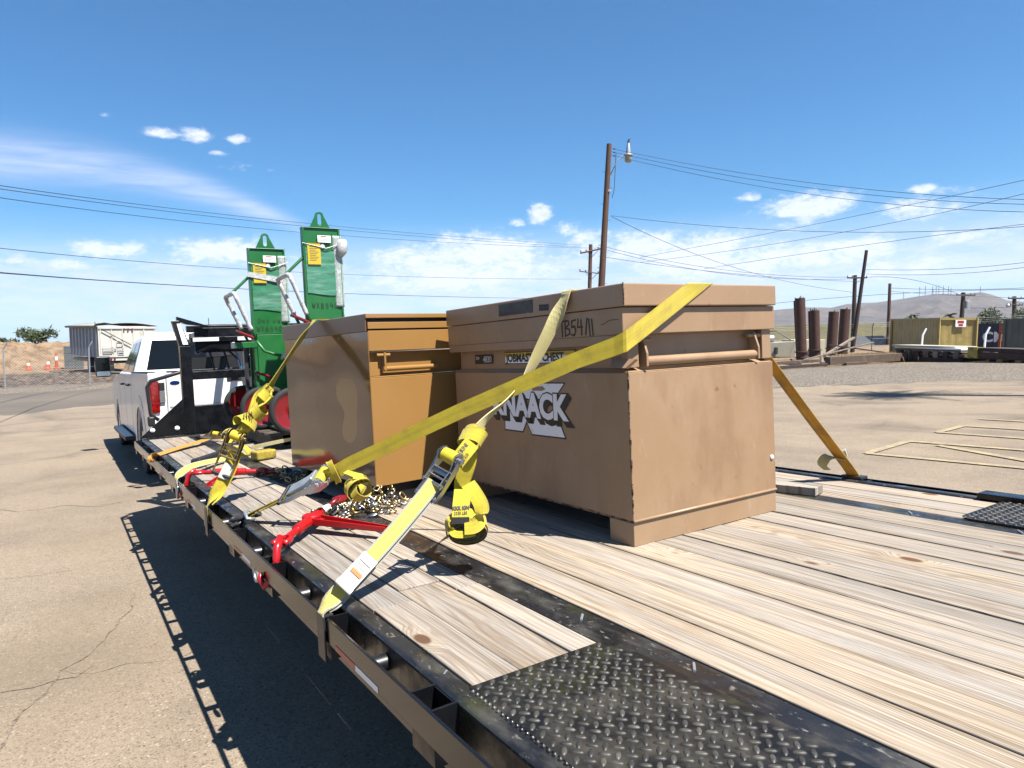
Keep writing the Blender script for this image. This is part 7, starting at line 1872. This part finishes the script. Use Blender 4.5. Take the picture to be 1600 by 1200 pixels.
    mb.poly(P, [(i*9+j, i*9+j+1, (i+1)*9+j+1, (i+1)*9+j) for i in range(nz) for j in range(8)] + [tuple(range(8))[::-1], tuple(nz*9+j for j in range(8))])
    mb.build('bubble_wrap', M['bubble'], t, smooth=True)
    MB().tube([(x0-.02, yp-.016, ztop-.125), (X+.03, yp-.022, ztop-.165), (x1+.03, yp-.02, ztop-.115)], .004, 6).build('tape_strand', M['foam'], t)
    if sd == 2: MB().lathe([(0, .075), (.03, .07), (.046, .03), (.046, -.03), (.02, -.075), (0, -.08)], (x1+.02, yp-.02, ztop-.155), (.2, 0, 1), 12).build('foam_pad', M['foam'], t, smooth=True)
    if sd == 1:
        MB().hexa([(x0-.03, yp-.022, ztop-.245), (x1-.02, yp-.022, ztop-.30), (x1-.02, yp-.019, ztop-.30), (x0-.03, yp-.019, ztop-.245), (x0-.03, yp-.022, ztop-.20), (x1-.02, yp-.022, ztop-.25), (x1-.02, yp-.019, ztop-.25), (x0-.03, yp-.019, ztop-.20)]).build('tape_band', M['foam'], t)
    # handwriting
    for k, wd_ in enumerate(words):
        handwrite('handwriting', wd_, M['ink'], t, (x0+.025+(.0 if k else .012), F-.0022, zb+.10-.075*k if len(words) == 2 else zb+.09), (1, 0, 0), (0, 0, 1), .043, .0036, 1.42, seed=sd+k)
    # lower body
    bx('lower_body', x0+.015, x1+.02, yp+.012, yp+.20, .30, zb+.005); bx('lower_plate', x0+.02, x1-.01, yp-.004, yp+.010, .42, zb-.004)
    bx('base_shelf', min(x0-.02, XW-.03), x1+.03, Y-.30, Y+.33, .13, .142); 
    bx('fork_tube', x0-.17, x0+.014, yp-.02, yp+.03, zb-.115, zb-.065); bx('tube_end', x0-.195, x0-.171, yp-.021, yp+.031, zb-.117, zb-.063, mat=M['zinc'])
    for yy in (yp-.015, yp+.17): bx('leg', x0-.010, x0+.012, yy, yy+.02, .15, zb-.07)
    bx('frame_leg', x0-.085, x0-.055, yp+.05, yp+.08, .142, zb-.07, mat=M['darksteel'])
    # handle: two legs rising to a crossbar, wrapped in bubble film
    yh0, yh1 = Y-.16, Y+.14
    A0, A1 = Vector((x0-.02, yh0, zb-.06)), Vector((x0-.02, yh1, zb-.06))
    T0, T1 = Vector((x0-.175, yh0, zb+.345)), Vector((x0-.19, yh1, zb+.340))
    def bend(p, q, r): return [p.lerp(q, .15), p.lerp(q, .82), q]
    hpts = [A0.lerp(T0, .02), A0.lerp(T0, .5), A0.lerp(T0, .90), T0+Vector((.006, .02, -.004)), T0+Vector((-.004, .055, .004)), T1+Vector((.004, -.055, .0)), T1+Vector((.0, -.02, -.006)), A1.lerp(T1, .90), A1.lerp(T1, .5), A1.lerp(T1, .02)]
    MB().tube(hpts, .0125, 10).build('handle', gr, t, smooth=True)
    rr = random.Random(sd+5); hp = []
    seg_ = [A0.lerp(T0, .22)] + hpts[1:-1] + [A1.lerp(T1, .25)]
    for i in range(len(seg_)-1):
        for k in range(6): hp.append(seg_[i].lerp(seg_[i+1], k/6))
    MB().tube(hp, [.0185+rr.uniform(-.0025, .003) for _ in hp], 10).build('handle_wrap', M['foam'], t, smooth=True)
    MB().tube([A0, A0+Vector((.06, 0, -.09)), A0+Vector((.15, -.01, -.125)), A0+Vector((.23, -.01, -.14))], .013, 10).build('bent_tube', gr, t, smooth=True)
    MB().tube([A0+Vector((.20, -.01, -.135)), A0+Vector((.33, -.01, -.16))], [.024, .026], 10).build('tube_wrap', M['foam'], t, smooth=True)
    # diagonal stay
    MB().tube([Vector((x0-.005, Y, ztop-.235)), T0.lerp(T1, .5)+Vector((.01, 0, .01))], .0125, 10).build('stay', gr, t)
    # wrapped red rod ends
    for (dx, dz, L_) in ((-.115, .02, .13), (.02, -.33, .14)):
        p = Vector((x0+dx-.06, yh0-.03, zb+dz)); q = p+Vector((L_, .02, -.055))
        r_ = MB().tube([p, q], .013, 10).build('red_rod', M['darkred'], t, auto=40)
        MB().tube([p-Vector((.016, 0, -.007)), p-Vector((.0005, 0, 0))], .0128, 10).build('rod_cap', M['plastic'], r_)
    # wheels
    for yy in (Y-.345, Y+.33):
        c = (XW, yy, .119+.178)
        wv = MB().lathe([(.142, -.022), (.160, -.026), (.174, -.018), (.178, 0), (.174, .018), (.160, .026), (.142, .022)], c, (-.12, 1, 0), 36, caps=False).build('wheel', M['rubber'], t, auto=50)
        MB().lathe([(0, .010), (.03, .014), (.035, .004), (.10, -.010), (.120, -.010), (.132, -.014), (.143, -.020), (.143, .020), (.12, .012), (0, .012)], c, (-.12, 1, 0), 32).build('rim', M['rim_shaded'], wv, auto=40)
        MB().lathe([(0, -.03), (.025, -.03), (.025, .0), (0, 0)], c, (-.12, 1, 0), 14).build('hub', M['darkred'], wv, auto=40)
    MB().tube([(XW, Y-.33, .297), (XW, Y+.32, .297)], .014, 8).build('axle', M['darksteel'], t)
cart('green cylinder cart on the pallet marked Oxy cut, the lower left one', 1.600, 6.35, 1.668, ['Oxy cut', 'WXB5408'], 1, 1.40)
cart('green cylinder cart, the higher right one rising behind the ochre box', 1.890, 5.72, 1.757, ['WXB5400'], 2, 1.475)
# ------------------------------------------------------------------ pickup truck (lot coordinates)
def pickup():
    x0, x1 = .885, 2.885; xc = (x0+x1)/2
    t = thing('pickup_truck', 'white four-door pickup truck hitched to the trailer', 'pickup truck', (xc, 12.7, DG))
    wh = M['white']; z = DG
    yr, yf = 10.62, 15.1; R = .405
    def arch(yc, r, n=12): return [(yc - r*math.cos(math.pi*k/n), z+.40+ r*math.sin(math.pi*k/n)) for k in range(n+1)]
    zb = z+.50; belt = z+1.375
    sill = [(9.36, zb+.04), (9.33, belt-.35), (9.36, belt)]
    # outer body shell as lofted side outline (bed part and cab part separately)
    def side(pts, xa, xb, nm, bv=.02, mat=wh): return MB().prism(pts, xa, xb, 'x').build(nm, mat, t, bevel=bv, seg=3)
    bed_out = [(9.36, zb+.04)] + arch(yr, .52) + [(11.70, zb-.03), (11.70, belt), (9.36, belt)]
    fx = .10
    side(bed_out, x0, x0+fx, 'bed_side', .022); side(bed_out, x1-fx, x1, 'bed_side', .022)
    # fender flare bulge
    for (xa, s) in ((x0, -1), (x1, 1)):
        mb = MB(); P = []; n = 20
        for k in range(n+1):
            a = math.pi*k/n
            for (r, o) in ((.52, .012), (.60, .022), (.68, .004)):
                P.append((xa+s*o, yr-r*math.cos(a), z+.40+r*math.sin(a)))
        mb.poly(P, [(3*k+j, 3*k+j+1, 3*k+4+j, 3*k+3+j)[::(-1 if s > 0 else 1)] for k in range(n) for j in range(2)])
        mb.build('fender_flare', wh, t, smooth=True)
    MB().box(x0+fx+.001, x1-fx-.001, 9.45, 11.69, zb+.15, zb+.20).build('bed_floor', M['plastic'], t)
    MB().box(x0+fx+.001, x1-fx-.001, 11.60, 11.70, zb+.201, belt-.004).build('bed_front', wh, t)
    for xa in (x0+.004, x1-fx+.004): MB().box(xa, xa+fx-.008, 9.42, 11.68, belt+.0015, belt+.018).build('bed_cap', M['plastic'], t, bevel=.006)
    # tailgate
    tgx0, tgx1 = x0+.20, x1-.20
    tg = MB().box(tgx0, tgx1, 9.335, 9.40, zb+.14, belt+.0).build('tailgate', wh, t, bevel=.012)
    MB().box(tgx0+.02, tgx1-.02, 9.327, 9.3345, zb+.45, zb+.47).build('tailgate_crease', M['trailergrey'], tg)
    MB().box(tgx0+.01, tgx1-.01, 9.33, 9.41, belt+.001, belt+.018).build('tailgate_cap', M['plastic'], tg, bevel=.005)
    MB().box(xc-.11, xc+.11, 9.325, 9.3345, belt-.15, belt-.08).build('tailgate_handle', M['plastic'], tg, bevel=.006)
    MB().prism([(tgx0+.09+.055*math.cos(k*.35), belt-.13+.024*math.sin(k*.35)) for k in range(18)], 9.329, 9.3345, 'y').build('badge', M['badge'], tg)
    for xa in (x0+.0, x1-.20):
        MB().box(xa+.002, xa+.198, 9.365, 9.45, zb+.14, belt-.002).build('rear_corner', wh, t, bevel=.012)
    # tail lights
    for (xa, xb, xi) in ((x0-.006, x0+.115, x0+.117), (x1+.006, x1-.115, x1-.117)):
        a_, b_ = sorted((xa, xb)); 
        lt = MB().hexa([(a_, 9.345, belt-.50), (b_, 9.335, belt-.48), (b_, 9.44, belt-.48), (a_, 9.50, belt-.50), (a_, 9.350, belt-.10), (b_, 9.335, belt-.10), (b_, 9.44, belt-.10), (a_, 9.50, belt-.10)]).build('tail_light', M['taillight'], t, bevel=.012)
        c0, c1 = sorted((xi, xi+(.06 if xi < xc else -.06)))
        MB().box(c0, c1, 9.338, 9.364, belt-.36, belt-.22).build('reverse_lens', M['clearlens'], lt, bevel=.004)
        MB().box(c0, c1, 9.338, 9.364, belt-.215, belt-.12).build('lens_top', M['plastic'], lt, bevel=.004)
    # bumper
    MB().box(x0+.03, x1-.03, 9.16, 9.345, z+.42, z+.60).build('rear_bumper', M['chrome'], t, bevel=.02)
    MB().box(xc-.3, xc+.3, 9.15, 9.34, z+.6015, z+.625).build('bumper_step', M['plastic'], t)
    MB().box(xc-.15, xc+.15, 9.1525, 9.159, z+.45, z+.56).build('licence_plate', M['sticker_w'], t)
    # doors and front
    cab_low = [(11.725, zb-.05), (14.42, zb-.05)] + [(yf - .50*math.cos(math.pi*k/12), z+.40+.50*math.sin(math.pi*k/12)) for k in range(13)] + [(16.05, zb), (16.10, zb+.35), (16.0, belt-.18), (15.2, belt-.06), (14.3, belt+.02), (14.0, belt+.01), (11.725, belt)]
    side(cab_low, x0+.005, x1-.005, 'cab_body', .035)
    # greenhouse: tapering loft
    def lvl(zz, xi, ya, yb): return [(x0+xi, ya, zz), (x1-xi, ya, zz), (x1-xi, yb, zz), (x0+xi, yb, zz)]
    L0 = lvl(belt+.002, .06, 11.78, 14.28); L1 = lvl(belt+.34, .167, 11.927, 13.62); L2 = lvl(belt+.555, .235, 12.02, 13.20); L3 = lvl(belt+.615, .36, 12.25, 12.95)
    mb = MB(); mb.poly(L0+L1+L2+L3, [(4*i+k, 4*i+(k+1) % 4, 4*i+4+(k+1) % 4, 4*i+4+k) for i in range(3) for k in range(4)] + [(12, 13, 14, 15)])
    mb.build('cab_roof', wh, t, bevel=.06, seg=4)
    # glass panes laid just proud of the pillars
    def lerp3(p, q, s): return Vector(p)*(1-s)+Vector(q)*s
    def pane(P, off, nm='window'):
        P = [Vector(p) for p in P]; n_ = (P[1]-P[0]).cross(P[3]-P[0]).normalized(); c = sum(P, Vector())/4
        if n_.dot(c-Vector((xc, 13.0, belt+.2))) < 0: n_ = -n_
        return MB().hexa([p - n_*.01 for p in P] + [p + n_*off for p in P]).build(nm, M['glass'], t, bevel=.004)
    def onface(a0, b0, a1, b1, u0, u1, v0, v1):
        f = lambda u, v: lerp3(lerp3(a0, b0, u), lerp3(a1, b1, u), v)
        return [f(u0, v0), f(u1, v0), f(u1, v1), f(u0, v1)]
    pane(onface(L0[0], L0[1], L2[0], L2[1], .085, .915, .05, .86), .008, 'rear_window')
    for (i, j) in ((0, 3), (1, 2)):
        pane(onface(L0[i], L0[j], L2[i], L2[j], .09, .46, .04, .84), .007, 'side_window')
        pane(onface(L0[i], L0[j], L2[i], L2[j], .50, .93, .04, .84), .007, 'side_window')
    pane(onface(L0[3], L0[2], L2[3], L2[2], .06, .94, .04, .9), .008, 'windscreen')
    # pillars between side windows are left in paint; door seams and handles
    for s, xa in ((0, x0+.005), (1, x1-.005)):
        o = -1 if s == 0 else 1
        for yy in (11.80, 12.95, 14.10):
            a_, b_ = sorted((xa+o*.0008, xa-o*.004)); MB().box(a_, b_, yy, yy+.008, zb, belt-.03).build('door_seam', M['plastic'], t)
        for yy in (12.05, 13.15):
            a_, b_ = sorted((xa+o*.045, xa+o*.001)); MB().box(a_, b_, yy, yy+.20, belt-.20, belt-.165).build('door_handle', M['plastic'], t, bevel=.008)
        a_, b_ = sorted((xa+o*.004, xa+o*.0005)); MB().box(a_, b_, 10.45, 10.52, belt-.42, belt-.38).build('fuel_mark', M['plastic'], t)
        # running board
        a_, b_ = sorted((xa+o*.13, xa-o*.12)); rbd = MB().box(a_, b_, 11.75, 14.25, z+.37, z+.43).build('running_board', M['plastic'], t, bevel=.015)
        c0, c1 = sorted((xa+o*.128, xa+o*.02)); MB().box(c0, c1, 11.80, 14.2, z+.4315, z+.438).build('step_tread', M['galv'], rbd)
        # mirror
        c = Vector((xa+o*.24, 13.93, belt+.10))
        MB().tube([(xa-o*.03, 14.0, belt-.0), (xa+o*.2, 13.96, belt+.02)], .025, 8).build('mirror_arm', M['plastic'], t)
        m_ = MB().box(c.x-.115, c.x+.115, c.y-.03, c.y+.09, c.z-.16, c.z+.20).build('mirror', M['plastic'], t, bevel=.035, seg=4)
        MB().box(c.x-.10, c.x+.10, c.y-.036, c.y-.0305, c.z-.055, c.z+.175).build('mirror_glass', M['glass'], m_, bevel=.01)
        MB().box(c.x-.10, c.x+.10, c.y-.038, c.y-.0305, c.z-.145, c.z-.065).build('lower_mirror_glass', M['chrome'], m_, bevel=.01)
    # cargo brake light and antenna
    MB().tube([(x0+1.2, 12.1, belt+.6), (x0+1.2, 12.12, belt+.82)], .006, 5).build('antenna', M['plastic'], t)
    MB().box(xc-.12, xc+.12, 12.03, 12.06, belt+.545, belt+.575).build('brake_light', M['taillight'], t)
    # wheels
    for yy in (yr, yf):
        for (xx, s) in ((x0+.02, -1), (x1-.02, 1)):
            c = (xx-s*0, yy, z+R-.002)
            w_ = MB().lathe([(.22, 0), (.33, -.012), (.385, .0), (R, .03), (R, .24), (.385, .27), (.25, .27)], c, (-s, 0, 0), 40, caps=False).build('wheel', M['rubber'], t, auto=40)
            MB().lathe([(0, .02), (.05, .0), (.08, .03), (.16, .03), (.2, .05), (.225, .0), (.225, .1), (0, .1)], c, (-s, 0, 0), 28).build('rim', M['chrome'], w_, auto=40)
            for k in range(8):
                a = k*math.pi/4; MB().lathe([(0, -.0), (.03, -.001), (.03, .02), (0, .02)], (c[0]+s*-.028, c[1]+.135*math.cos(a), c[2]+.135*math.sin(a)), (-s, 0, 0), 10).build('rim_hole', M['plastic'], w_) if s == -1 else None
    for yy, r in ((yr, .50), (yf, .49)):
        MB().lathe([(r, 0), (r, 1.78)], (x0+.11, yy, z+.42), (1, 0, 0), 24).build('wheel_well', M['dark_under'], t) if False else None
    MB().box(x0+.3, x1-.3, 9.4, 15.9, z+.42, z+.56).build('chassis', M['dark_under'], t)
    MB().tube([(x0+.2, yr, z+.38), (x1-.2, yr, z+.38)], .07, 10).build('axle', M['dark_under'], t)
    MB().tube([(x0+.2, yf, z+.38), (x1-.2, yf, z+.38)], .05, 10).build('axle', M['dark_under'], t)
    # black tube guard at the rear corner
    MB().tube([(x0+.06, 9.06, belt-.55), (x0-.02, 9.06, belt-.48), (x0-.04, 9.05, belt-.16), (x0+.0, 9.04, belt-.09), (x0+.15, 9.0, belt-.05), (x0+.42, 8.9, belt+.03)], .022, 10).build('hose_loop', M['plastic'], t, smooth=True)
    MB().box(x0-.055, x0+.02, 9.03, 9.12, belt-.62, belt-.50).build('coupling', M['plastic'], t, bevel=.02)
pickup()

# ------------------------------------------------------------------ put everything on the lot into the world
for o in LOTS:
    o.matrix_world = LOT @ Matrix.Translation(o.location)
bpy.context.view_layer.update()
for o in list(sc.objects):
    if o.parent is None and o.type in ('EMPTY', 'MESH'): o.matrix_world = LEVEL @ o.matrix_world
bpy.context.view_layer.update()

# the air between here and the mountains
hz = MB().box(-3300, 3300, -3300, 3300, -90, 190).build('haze', None if False else bpy.data.materials.new('haze_air'))
hz['kind'] = 'stuff'
_m = bpy.data.materials['haze_air']; _m.use_nodes = True; _n = _m.node_tree; _n.nodes.clear()
_o = _n.nodes.new('ShaderNodeOutputMaterial'); _v = _n.nodes.new('ShaderNodeVolumePrincipled')
_v.inputs['Color'].default_value = (.80, .87, 1.0, 1); _v.inputs['Density'].default_value = .00008; _v.inputs['Anisotropy'].default_value = .1
_n.links.new(_v.outputs[0], _o.inputs['Volume'])
